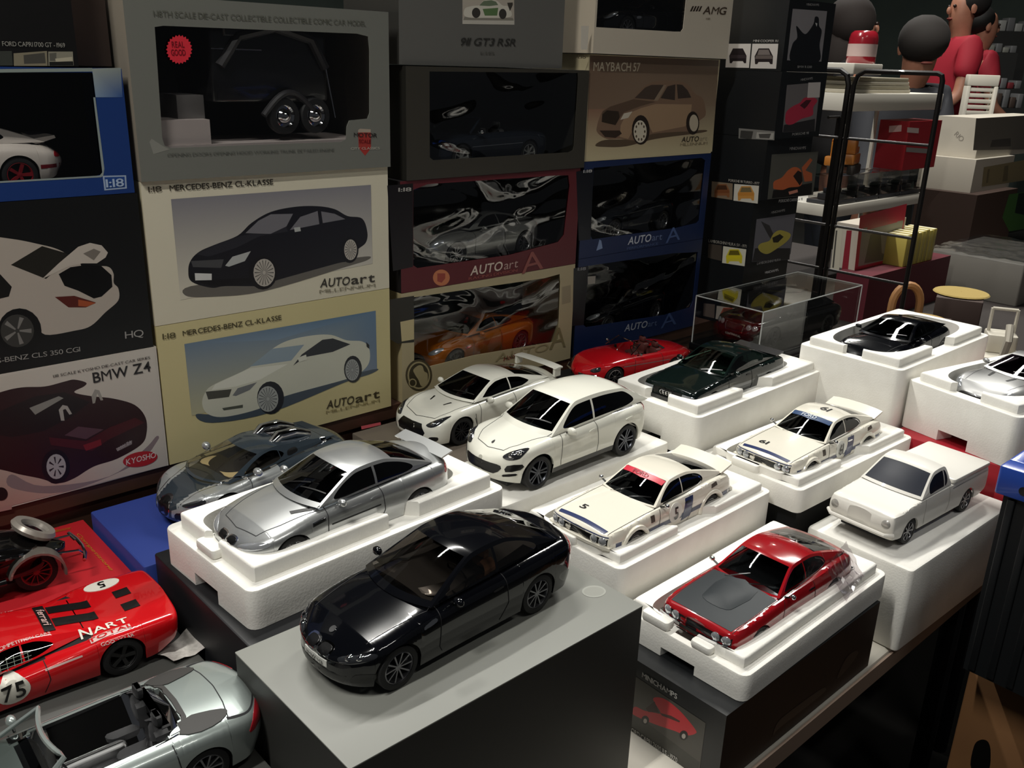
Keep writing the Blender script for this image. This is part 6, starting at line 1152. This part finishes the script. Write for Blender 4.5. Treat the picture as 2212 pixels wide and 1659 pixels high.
# black wire rack
t = thing('wire_rack', 'black wire rack with two rounded frames beside the end-on boxes', 'rack', (1.95, 0, T2)); m_wire = mat('black_wire', '14110f', .4, .3, .3); RX = 1.95
def rp(p): q = hit_x(p, RX); return q - t.location
def rod(name, pts, r): b = MB(); b.tube(pts, r, m_wire, 8); b.build(name, t)
A0 = rp((1846, 175)); yA, yB = A0.y, rp((2039, 158)).y; ztop = rp((2000, 158)).z
rod('front_frame', [(0, yA, 0), (0, yA, ztop-.03), (0, yA-.006, ztop-.01), (0, yA-.022, ztop), (0, yB+.012, ztop), (0, yB+.003, ztop-.004), (0, yB, ztop-.014), (0, yB, 0)], .0052)
rod('back_frame', [(0, yA+.0125, 0), (0, yA+.0125, ztop-.03), (0, yA+.019, ztop-.01), (0, yA+.035, ztop), (0, yA+.19, ztop), (0, yA+.2, ztop-.012), (0, yA+.2, 0)], .0062)
rod('inner_post', [(.05, yA+.05, 0), (.05, yA+.05, ztop-.1)], .006); rod('tie_bar', [(0, yA+.05, ztop-.1), (.05, yA+.05, ztop-.1)], .003)
for pa in ((1795, 296), (1765, 482), (1789, 582)):
    zz = rp(pa).z; rod('cross_bar', [(0, yA+.2, zz), (0, yB, zz)], .0032)
# white shelf unit behind the rack
m_sh = mat('white_plastic_shelf', 'cdc8bc', .5); A2 = at((1797, 470), 2.75); s2 = hit_y((1992, 446), A2.y).x; d2 = hit_x((1731, 462), A2.x).y
t = thing('shelf_unit', 'white plastic shelf unit behind the wire rack', 'shelf', (A2.x, A2.y, T2))
ztops = [hit_x((1797, 446), A2.x).z, hit_x((1790, 200), A2.x).z, hit_x((1790, 135), A2.x).z]; LX = s2 - A2.x; LY = max(d2 - A2.y, .12) + .1
for i, (zt, l, dp, th) in enumerate(((ztops[0], LX, LY, .035), (ztops[1], LX*1.02, LY, .05), (ztops[2], LX*.28, LY, .03))):
    b = MB(); b.rbox((0, 0, zt-T2-th), (l, dp, zt-T2), .004, m_sh); b.build('shelf', t)
for px_, py_ in ((.01, LY-.012), (LX-.02, LY-.012)):
    b = MB(); b.tube([(px_, py_, 0), (px_, py_, ztops[1]-T2-.05)], .008, m_sh, 8); b.build('upright', t)
b = MB(); b.tube([(.02, LY-.012, ztops[1]-T2), (.02, LY-.012, ztops[2]-T2-.03)], .008, m_sh, 8); b.build('upright', t)
zS = ztops
# clear cases with dark models on the lower shelf
for i in range(4):
    w_ = LX/4.4; cx = A2.x + .012 + i*(w_+.008) + w_/2
    o = thing('clear_case', ['leftmost small clear case on the lower white shelf', 'second small clear case on the lower white shelf', 'third small clear case on the lower white shelf', 'rightmost small clear case on the lower white shelf'][i], 'display case', (cx, A2.y + .055, zS[0]+.0004), 0, NG)
    b = MB(); b.rbox((-w_/2, -.045, 0), (w_/2, .045, .012), .002, mat('case_plinth', '3a3a3d', .5)); b.build('plinth', o); b = MB(); b.rbox((-w_/2+.002, -.043, .0121), (w_/2-.002, .043, .085), .003, glass('case_clear', (.78, .77, .75), .10, .05)); b.build('cover', o)
    b = MB(); b.rbox((-w_*.36, -.022, .0125), (w_*.36, .022, .03), .004, mat('mini_dark', '2c2e33', .3)); b.rbox((-w_*.2, -.018, .03), (w_*.18, .018, .044), .004, mat('mini_dark')); b.build('miniature', o)
# orange digger on the middle level, with red box
def stand(label, x0, x1, ya, yb, z0, z1, m): 
    t = thing('stall_box', label, 'box', ((x0+x1)/2, (ya+yb)/2, z0), 0, NG); b = MB(); b.box((-(x1-x0)/2, -(yb-ya)/2, 0), ((x1-x0)/2, (yb-ya)/2, z1-z0), m); b.build('carton', t, smooth=False); return t
m_or = mat('digger_orange', 'b8742c', .4, 0, .4); zc0 = zS[0] + .0862
t = thing('toy_digger', 'orange toy digger on top of the clear cases', 'toy digger', (A2.x+.14, A2.y+.06, zc0), .3, NG)
for yy in (-.03, .03): b = MB(); b.rbox((-.055, yy-.012, 0), (.055, yy+.012, .028), .008, mat('track_dark', '2a2622', .7)); b.build('track', t)
b = MB(); b.rbox((-.04, -.035, .0285), (.055, .035, .06), .005, m_or); b.build('chassis', t); b = MB(); b.rbox((-.03, -.032, .0605), (.01, .0, .105), .004, m_or); b.build('cab', t)
b = MB(); b.tube([(-.03, .015, .06), (-.07, .015, .13), (-.12, .015, .10)], [.011, .010, .008], m_or); o = b.build('boom', t); b = MB(); b.tube([(-.12, .015, .10), (-.115, .015, .055)], .008, m_or); b.build('dipper', o)
b = MB(); b.rbox((-.135, -.005, .03), (-.10, .035, .058), .006, m_or); b.build('bucket', t); b = MB(); b.rbox((.0, -.03, .0605), (.05, .03, .08), .004, m_or); b.build('engine_cover', t)
t, fy, fx = abox('toy_box', 'red toy box with a pale label on the upper level', 'box', (1953, 340), (1957, 262), (2022, 335), (1918, 336), 2.95, mat('toy_red', '9c1f28', .4), z=zc0, ly=.10); RBX = t
fy.ink('printed_label', [('8a8480', [(1958, 318), (2012, 322), (2010, 332), (1957, 328)]), ('c9b7b0', [(1960, 275), (1985, 277), (1984, 288), (1959, 286)])]); fx.ink('printed_label', [('d8b4b0', [(1921, 272), (1948, 270), (1947, 284), (1920, 286)])])
# red framed white box and yellow booklets on the maroon box
t, fy, fx = abox('stall_box', 'long maroon box at the back of the next stall', 'box', (1868, 660), (1871, 597), (2055, 612), (1800, 640), 2.42, mat('maroon_drape', '5a1a26', .6), z=T2, lx=.50); zM = T2 + t['h']; MB0 = t
t, fy, fx = abox('toy_box', 'white toy box with a red framed window picture', 'box', (1845, 593), (1857, 487), (1942, 560), (1793, 582), 2.47, mat('toy_white', 'c4bcae', .5), z=zM)
fy.ink('printed_front', [('b5283c', y2((560,510),(620,-60),(1075,-180),(1000,345))), ('8f8c80', y2((600,430),(640,60),(1040,-20),(985,340))), ('5f5e54', y2((660,400),(720,120),(820,90),(830,300),(900,330),(960,330),(960,345))), ('b5283c', y2((690,30),(985,-45),(980,0),(690,75)))])
fx.ink('printed_spine', [('c9c3b2', y2((330,460),(380,60),(450,60),(415,480))), ('4a4844', y2((350,440),(385,80),(400,80),(365,445))), ('8c2a36', y2((440,480),(490,80),(540,80),(500,490)))])
A3 = at((1958, 590), 2.52)
for i in range(8):
    o = thing('booklet', ['first', 'second', 'third', 'fourth', 'fifth', 'sixth', 'seventh', 'eighth'][i] + ' yellow booklet from the left in the upright row', 'booklet', (A3.x + .012 + i*.0235, MB0.location.y, zM+.0003), 0, 'yellow booklets in a row')
    b = MB(); b.rbox((-.0105, -.04, 0), (.0105, .04, .088 + .002*(i % 3)), .002, mat(('yellow_card', 'yellow_card2')[i % 2], ('b5a550', 'a89848')[i % 2], .55)); b.build('cover', o)
    b = MB(); b.box((-.0085, -.0385, .088 + .002*(i % 3)), (.0085, .0385, .0888 + .002*(i % 3)), mat('page_edge', 'd6cfae', .7)); b.build('pages', o, smooth=False)
# white garden chair back, white boxes on a far table
T3 = 0.80
t = thing('far_table', 'far table with white boxes behind the rack', 'table', (3.60, .02, 0)); b = MB(); b.rbox((-.34, -.60, T3-.03), (.30, .58, T3), .012, mat('far_table_top', '6a5a50', .7)); b.build('table_top', t)
# (legs)
for sx in (-.28, .24):
    for sy in (-.54, .52): b = MB(); b.tube([(sx, sy, .06), (sx, sy, T3-.03)], .018, m_steel, 10); b.build('leg', t)
c0 = at((2074, 246), 4.3); r0 = at((2142, 246), 4.3); u0 = at((2072, 160), 4.3)
t = thing('garden_chair', 'white slatted plastic chair back seen over the boxes', 'chair', (c0.x, c0.y, .06), RZ); m_ch = mat('white_plastic', 'd6d0c2', .5); W_ = (r0-c0).length; H1 = u0.z-.06; H0 = H1-.42
for x_ in (0, W_-.02): b = MB(); b.rbox((x_, -.02, .0), (x_+.02, .02, H1-.05), .006, m_ch); b.build('leg', t)
b = MB(); b.rbox((0, -.02, H1-.05), (W_, .02, H1), .008, m_ch); b.build('top_rail', t); b = MB(); b.rbox((-.01, -.40, .40), (W_+.01, .02, .44), .01, m_ch); b.build('seat', t)
for x_ in (.0, W_-.025): b = MB(); b.rbox((x_, -.40, 0), (x_+.025, -.37, .40), .005, m_ch); b.build('leg', t)
for k in range(9): b = MB(); b.rbox((.02, -.012, H1-.075-.026*k), (W_-.02, .012, H1-.057-.026*k), .004, m_ch); b.build('slat', t)
t, fy, fx = abox('far_box', 'long white box with a grey window, topmost at the right edge', 'box', (2106, 345), (2122, 258), (2260, 330), (2045, 340), 3.3, mat('far_white', 'b9b2a4', .6), ly=.16); WB = t
fy.ink('printed_window', [('6b655d', y1((1745,170),(2260,140),(2260,470),(1715,480))), ('4a4541', y1((1900,380),(2080,360),(2080,440),(1880,450)))]); fx.text(Tx(y1, ('RIO', (1530, 330), (1600, 400), 16, '8a847a', 'r')))
t2, fy, fx = abox('far_box', 'white box with tan figures, under the long white box', 'box', (2095, 418), (2106, 346), (2260, 400), (2030, 410), 3.3, mat('far_white'), z=None, lx=.36, ly=.20); fy.ink('printed_window', [('8a7d5c', y1((1820,640),(2260,560),(2260,760),(1800,830))), ('6d6248', y1((1860,660),(1880,655),(1860,790),(1840,795))), ('6d6248', y1((2020,630),(2060,620),(2050,770),(2000,780)))])
t2['h'] = 0
t3, fy, fx = abox('far_box', 'brown box below the white boxes at the right', 'box', (2092, 520), (2095, 420), (2260, 500), (2030, 500), 3.3, mat('far_brown', '3d2c24', .7), z=T3, lx=.38, ly=.22)
fy.ink('printed_green', [('3f6a34', [(2165, 470), (2180, 420), (2212, 415), (2240, 412), (2240, 490), (2180, 500)]), ('16241a', [(2192, 460), (2200, 418), (2240, 412), (2240, 470)])])
for o_ in (t2, WB): pass
# settle the two white boxes exactly on one another
top = T3 + t3['h'] + .0003; t2.location.z = top; h2 = max(v.co.z for v in t2.children[0].data.vertices); WB.location.z = top + h2 + .0003
# wrapped silver case, yellow mats, tan scrap models, white machine
t = thing('wrapped_case', 'grey case wrapped in shiny clear film at the right edge', 'case', tuple(at((2140, 640), 2.85)), 0, NG); t.location.z = T2; b = MB(); ztp = at((2130, 540), 2.85).z - T2
b.rbox((-.13, -.12, 0), (.28, .16, ztp), .006, mat('case_grey', '77736c', .5)); b.build('case', t)
b = MB(); rnd = random.Random(9); nx, ny = 22, 14; vs = [(-.135+.42*i/nx, -.125+.29*j/ny, ztp+.004+rnd.uniform(0, .006)) for j in range(ny+1) for i in range(nx+1)]
b.add(vs, [(j*(nx+1)+i, j*(nx+1)+i+1, (j+1)*(nx+1)+i+1, (j+1)*(nx+1)+i) for j in range(ny) for i in range(nx)], glass('wrap_film', (.66, .67, .68), .28, .12)); b.build('film', t, angle=20)
for i, (pc, D, w_, d_, h_, lb_, cl) in enumerate((((2075, 640), 2.38, .15, .11, .10, 'tan felt mat on a dark stand, nearer the machine', 'a08a4e'), ((1998, 672), 2.16, .12, .12, .085, 'tan felt mat with pink edge in front of the maroon box', 'a08450'))):
    q = at(pc, D); t = thing('felt_mat', lb_, 'mat', (q.x, q.y, T2), .35, NG); b = MB(); b.rbox((-w_/2, -d_/2, 0), (w_/2, d_/2, h_), .003, mat('mat_stand', '3a2a24', .7)); b.build('stand', t)
    b = MB(); b.lathe([(.001, h_+.0005), (w_*.40, h_+.0005), (w_*.46, h_+.003), (w_*.44, h_+.006), (.001, h_+.007)], mat('felt_' + cl, cl, .9, bump=('n', 300, .3, .002)), 24); b.build('felt', t)
q = at((1960, 640), 2.24); t = thing('wooden_hoop', 'small upright wooden arch behind the rack post', 'ornament', (q.x, q.y, T2), -.7, NG); b = MB(); b.tube([(-.035, 0, 0)] + [(-.035*math.cos(math.pi*k/12), 0, .10+.05*math.sin(math.pi*k/12)) for k in range(13)] + [(.035, 0, 0)], .010, mat('pale_wood', 'a8794c', .6)); b.build('hoop', t)
rnd = random.Random(3); m_tan = [mat('tan_a', '8a6a42', .6), mat('tan_b', '5c4024', .6), mat('tan_c', 'b09468', .6), mat('tan_d', '7c4a38', .6)]
for i in range(6):
    q = at((1935 + i*27, 700 + (i % 3)*7), 2.0 + .03*(i % 3)); t = thing('wagon_model', ['small tan wagon model', 'small brown wagon model'][i % 2] + ', ' + ['leftmost', 'second', 'third', 'middle', 'fifth', 'sixth', 'rightmost'][i] + ' of the row behind the black tourer', 'wooden model', (q.x, q.y, T2), rnd.uniform(-.6, .6), 'small wooden wagon models')
    b = MB(); b.rbox((-.022, -.012, .018), (.022, .012, .034), .003, m_tan[i % 4]); b.build('bed', t)
    for sx in (-.016, .016):
        for sy in (-.014, .014): b = MB(); M = Matrix.Translation(V((sx, sy, .012))) @ Matrix.Rotation(math.pi/2, 4, 'X'); b.lathe([(.012, -.001), (.012, .001), (.009, .001), (.009, -.001), (.012, -.001)], m_tan[(i+1) % 4], 14, M); b.build('wheel', t)
    b = MB(); b.tube([(-.02, 0, .03), (-.01, 0, .055+.006*(i % 3)), (.02, 0, .05)], .002, m_tan[(i+2) % 4], 6); b.build('pole', t)
q = at((2170, 700), 1.96); t = thing('machine_model', 'white model of a tracked machine at the right edge', 'toy machine', (q.x, q.y, T2), .5, NG); m_mw = mat('machine_white', 'cfc9ba', .5)
for yy in (-.04, .04): b = MB(); b.rbox((-.07, yy-.014, 0), (.07, yy+.014, .035), .01, mat('track_dark')); b.build('track', t)
b = MB(); b.rbox((-.06, -.04, .0352), (.065, .04, .075), .006, m_mw); b.build('hull', t); b = MB(); b.rbox((-.02, -.03, .0752), (.04, .03, .115), .006, m_mw); b.build('cabin', t)
b = MB(); b.tube([(-.05, 0, .075), (-.075, 0, .12), (-.06, 0, .15)], .008, m_mw); b.build('exhaust', t)
for yy in (-.025, .025): b = MB(); b.tube([(.02, yy, .115), (.02, yy, .165)], .004, m_mw, 6); b.build('mast', t)
b = MB(); b.tube([(.02, -.025, .165), (.02, .025, .165)], .004, m_mw, 6); b.build('mast_bar', t); b = MB(); b.box((.041, -.025, .085), (.0425, .025, .11), mat('blue_panel', '7f9cc0', .4)); b.build('blue_panel', t, smooth=False)
# upper shelf goods: papers and a red canister
q = hit_y((1880, 196), A2.y+.03); t = thing('paper_stack', 'pale paper packets lying on the upper white shelf', 'papers', (A2.x + LX*.42, A2.y + .09, zS[1]+.0003), 0, NG)
for k in range(4): b = MB(); b.rbox((-LX*.38+.01*k, -.06, .0115*k), (LX*.30-.008*k, .06, .0115*k+.011), .003, mat('packet_' + 'ab'[k % 2], ('b9b2a0', '9a937e')[k % 2], .7)); b.build('packet', t)
q = at((1876, 150), 2.9); t = thing('red_canister', 'glossy red canister with a white label on the top shelf', 'canister', (A2.x + LX*.235, A2.y+.06, zS[2]+.0003), 0, NG)
b = MB(); b.lathe([(.001, 0), (.04, 0), (.042, .004), (.042, .07), (.038, .085), (.03, .092), (.001, .094)], mat('can_red', '8c1a26', .2, 0, .8), 24); b.build('can', t); b = MB(); b.lathe([(.0424, .02), (.0424, .055)], mat('can_label', 'b7a09c', .5), 24); b.build('label_band', t)
# far stalls: shelves of small things behind the people
for k, (rc, D, cl) in enumerate((((2140, 40, 2230, 66), 8.4, 'a8a8a4'), ((2120, 95, 2200, 112), 7.8, '8a8a82'), ((2130, 170, 2210, 190), 7.2, '7d2a30'), ((2135, 195, 2212, 232), 7.0, '4a3c34'))):
    a_, c_ = at((rc[0], rc[3]), D), at((rc[2], rc[1]), D); w_ = (at((rc[2], rc[3]), D)-a_).length
    t = thing('distant_stall', ['pale display panel high on the far stall', 'pale shelf goods on the far stall', 'red goods on the far stall', 'dark boxes on the far stall'][k], 'stall', (a_.x, a_.y, .06), RZ, 'far stalls'); b = MB(); b.box((0, 0, 0), (w_, .25, a_.z-.06), mat('stall_frame', '2b2b2a', .8)); b.build('counter', t, smooth=False)
    n = 5
    for i in range(n): b = MB(); hh = (c_.z-a_.z)*(.6+.4*((i*7) % 3)/2); b.rbox((w_*i/n+.005, .02, a_.z-.0598), (w_*(i+1)/n-.005, .15, a_.z-.06+hh), .01, mat('far_' + cl + str(i % 2), cl if i % 2 else '6f6f70', .6)); b.build('packet', t)
# ------------------------------------------------------------------ people
def skin_mesh(name, J, E, m, parent, sub=2):
    me = bpy.data.meshes.new(name); me.from_pydata([j[0] for j in J], E, []); o = bpy.data.objects.new(name, me); link(o, parent); me.materials.append(m)
    md = o.modifiers.new('skin', 'SKIN'); md.use_smooth_shade = True
    for i, j in enumerate(J):
        r = j[1]; me.skin_vertices[0].data[i].radius = (r, r) if not isinstance(r, tuple) else r
    me.skin_vertices[0].data[0].use_root = True
    s = o.modifiers.new('smooth', 'SUBSURF'); s.levels = sub; s.render_levels = sub; return o
m_skin = mat('skin', 'b07a62', .5, noise=(30, 'a06a54', .4))
def person(label, head, D, shirt, trousers, hairc, face, lean, hair_long=False, yaw=0.0, sleeve=.7):
    """stands on the hall floor; face = -1 looks to the left of the picture, 1 right, 0 towards us bowed"""
    q = at(head, D); hz = q.z - .06; t = thing('person', label, 'person', (q.x, q.y, .06), RZ + yaw, 'visitors at the stalls'); f = face
    top = hz; lx, ly = lean                       # offset of the head from the hips
    hip = (-lx, -ly, min(.98, hz*.58)); ch = (-lx*.35, -ly*.35, top-.34); nk = (-lx*.12, -ly*.12, top-.13)
    J = [(hip, .07), (ch, .07), (nk, .055), ((f*.02, -.01 if f == 0 else 0, top-.06), (.072, .075)), ((f*.01, 0, top+.05), (.082, .088)), ((0, 0, top+.11), (.05, .055))]; E = [(0, 1), (1, 2), (2, 3), (3, 4), (4, 5)]
    for sd in (-1, 1):
        k = len(J); s_ = (ch[0], ch[1] + sd*.17, ch[2]+.14) if f else (ch[0]+sd*.17, ch[1], ch[2]+.14); e_ = (s_[0] + f*.06, s_[1] + (.05*sd if f else -.10), s_[2]-.28); w_ = (e_[0] + f*.18, e_[1] - (.0 if f else .16), e_[2]-.14)
        J += [(s_, .05), (e_, .038), (w_, .03), ((w_[0] + f*.07, w_[1]-(.0 if f else .07), w_[2]-.02), (.038, .02))]; E += [(1, k), (k, k+1), (k+1, k+2), (k+2, k+3)]
        g = len(J); kn = (hip[0]+.01, hip[1]+sd*.10, hip[2]*.52) if f else (hip[0]+sd*.10, hip[1]+.01, hip[2]*.52); J += [(kn, .05), ((kn[0], kn[1], .08), .04), ((kn[0]+f*.10, kn[1]-(0 if f else .10), .04), .04)]; E += [(0, g), (g, g+1), (g+1, g+2)]
    skin_mesh('body', J, E, m_skin, t)
    JS = [(hip, .155), (ch, .155), ((nk[0], nk[1], nk[2]-.04), .085)]; ES = [(0, 1), (1, 2)]
    for a in (6, 13):
        k = len(JS); e_ = J[a+1][0]; s_ = J[a][0]; w_ = J[a+2][0]; JS += [(s_, .085), (tuple(s_[i]*(1-sleeve)+e_[i]*sleeve for i in range(3)), .066)]; ES += [(1, k), (k, k+1)]
        
        if sleeve >= 1: JS.append((w_, .05)); ES.append((k+1, k+2))
    skin_mesh('shirt', JS, ES, shirt, t)
    JT = [((hip[0], hip[1], hip[2]-.02), .15)]; ET = []
    for a in (10, 17): k = len(JT); JT += [(J[a][0], .085), ((J[a+1][0][0], J[a+1][0][1], .10), .07)]; ET += [(0, k), (k, k+1)]
    skin_mesh('trousers', JT, ET, trousers, t)
    b = MB(); hx = -f*.028
    if hair_long: b.ball((hx, .02, top+.03), .118, .125, .125, hairc, 18, 12); b.ball((hx-f*.03, .03, top-.12), .105, .10, .16, hairc, 16, 10)
    elif f == 0: b.ball((-.01, -.040, top+.050), .104, .098, .098, hairc, 18, 12)
    else: b.ball((hx-f*.012, 0, top+.055), .098, .104, .092, hairc, 18, 12)
    b.build('hair', t)
    ex = (f*.085, 0) if f else (0, -.088); s2 = ((0, .035), (0, -.035)) if f else ((.035, 0), (-.035, 0))
    b = MB(); b.ball((ex[0]*1.12, ex[1]*1.12, top+.0), .016 if f else .014, .014 if f else .016, .024, m_skin, 10, 6); b.build('nose', t)
    for (dx, dy) in s2: b = MB(); b.ball((ex[0]*.97+dx, ex[1]*.97+dy, top+.025), .011, .011, .009, mat('eye_dark', '2a1c18', .3), 8, 6); b.build('eye', t)
    b = MB(); b.ball((ex[0]*1.0, ex[1]*1.0, top-.045), .012 if f else .028, .028 if f else .012, .008, mat('lips', '8a4a42', .5), 10, 6); b.build('mouth', t)
    for sd in (-1, 1): b = MB(); b.ball((-f*.01, sd*.088, top+.01) if f else (sd*.088, .0, top+.01), .018 if f else .010, .010 if f else .018, .03, m_skin, 10, 6); b.build('ear', t)
    return t
m_jean = mat('dark_trousers', '20242c', .8)
person('person in a red polo shirt looking to the left', (2085, 24), 5.4, mat('polo_red', 'a3182c', .75), m_jean, mat('hair_dark', '15110f', .85), -1, (-.02, 0))
person('person in a red shirt half hidden behind the red polo', (2124, 62), 6.0, mat('polo_red2', '9c1a2c', .75), m_jean, mat('hair_black', '100e0d', .7), 1, (.04, 0))
person('person with long brown hair in dark clothes turned to the right', (1850, 62), 4.4, mat('dark_top', '1d1b1c', .8), m_jean, mat('hair_brown', '1d1410', .85), 1, (.0, 0), True, sleeve=1)
person('person with short greying hair bowed over the far stall', (1988, 112), 3.9, mat('grey_jacket', '2d2e33', .8), m_jean, mat('hair_grey', '201b18', .85), 0, (.02, -.22), sleeve=1)
# ------------------------------------------------------------------ aisle side: bin with blue rim, cardboard box
q = hit_y((2146, 1064), -.739); t = thing('storage_bin', 'black ribbed bin with a blue rim at the right edge', 'bin', (q.x+.16, -.879, .8305), 0); m_bb = mat('bin_blue', '2547a0', .3, 0, .3); m_bk = mat('bin_black', '16181a', .45)
hb = q.z - .8305
b = MB(); b.box((-.150, -.130, 0), (.150, .130, .006), m_bk); b.build('floor_panel', t, smooth=False)
for (p_, q_) in (((-.152, -.132, 0), (-.148, .132, hb)), ((.148, -.132, 0), (.152, .132, hb)), ((-.148, -.132, 0), (.148, -.128, hb)), ((-.148, .128, 0), (.148, .132, hb))): b = MB(); b.box(p_, q_, m_bk); b.build('wall_panel', t, smooth=False)
for k in range(13): b = MB(); b.rbox((-.1555, -.127+.0205*k, .004), (-.1521, -.119+.0205*k, hb-.004), .0015, m_bk); b.build('rib', t)
for k in range(14): b = MB(); b.rbox((-.144+.0212*k, -.1355, .004), (-.136+.0212*k, -.1321, hb-.004), .0015, m_bk); b.build('rib', t)
for nm, (p_, q_) in enumerate((((-.160, -.140, hb), (-.135, .140, hb+.032)), ((.135, -.140, hb), (.160, .140, hb+.032)), ((-.1349, -.140, hb), (.1349, -.115, hb+.032)), ((-.1349, .115, hb), (.1349, .140, hb+.032)))): b = MB(); b.rbox(p_, q_, .003, m_bb); b.build('rim_bar', t)
b = MB(); M = Matrix.Translation(V((-.1603, .112, hb+.012))) @ Matrix.Rotation(-math.pi/2, 4, 'Y'); b.lathe([(.0001, .0004), (.005, .0004), (.005, 0)], m_blk, 12, M); b.build('rim_hole', t)
t = thing('cardboard_box', 'brown cardboard box with a dark hand hole at the lower right corner', 'box', (1.263, -.909, .06), 0); m_cb = mat('cardboard', '7a5430', .8, noise=(12, '6a4828', .6))
b = MB(); b.rbox((-.228, -.170, 0), (.228, .170, .7700), .003, m_cb); b.build('carton', t)
fa = Face(t, (1.035, -.739, .06), (-1, 0, 0), (0, -1, 0)); fa.ink('hand_hole', [('0c0a08', [(2098, 1659), (2104, 1612), (2118, 1598), (2134, 1602), (2140, 1625), (2134, 1665)], 's')])
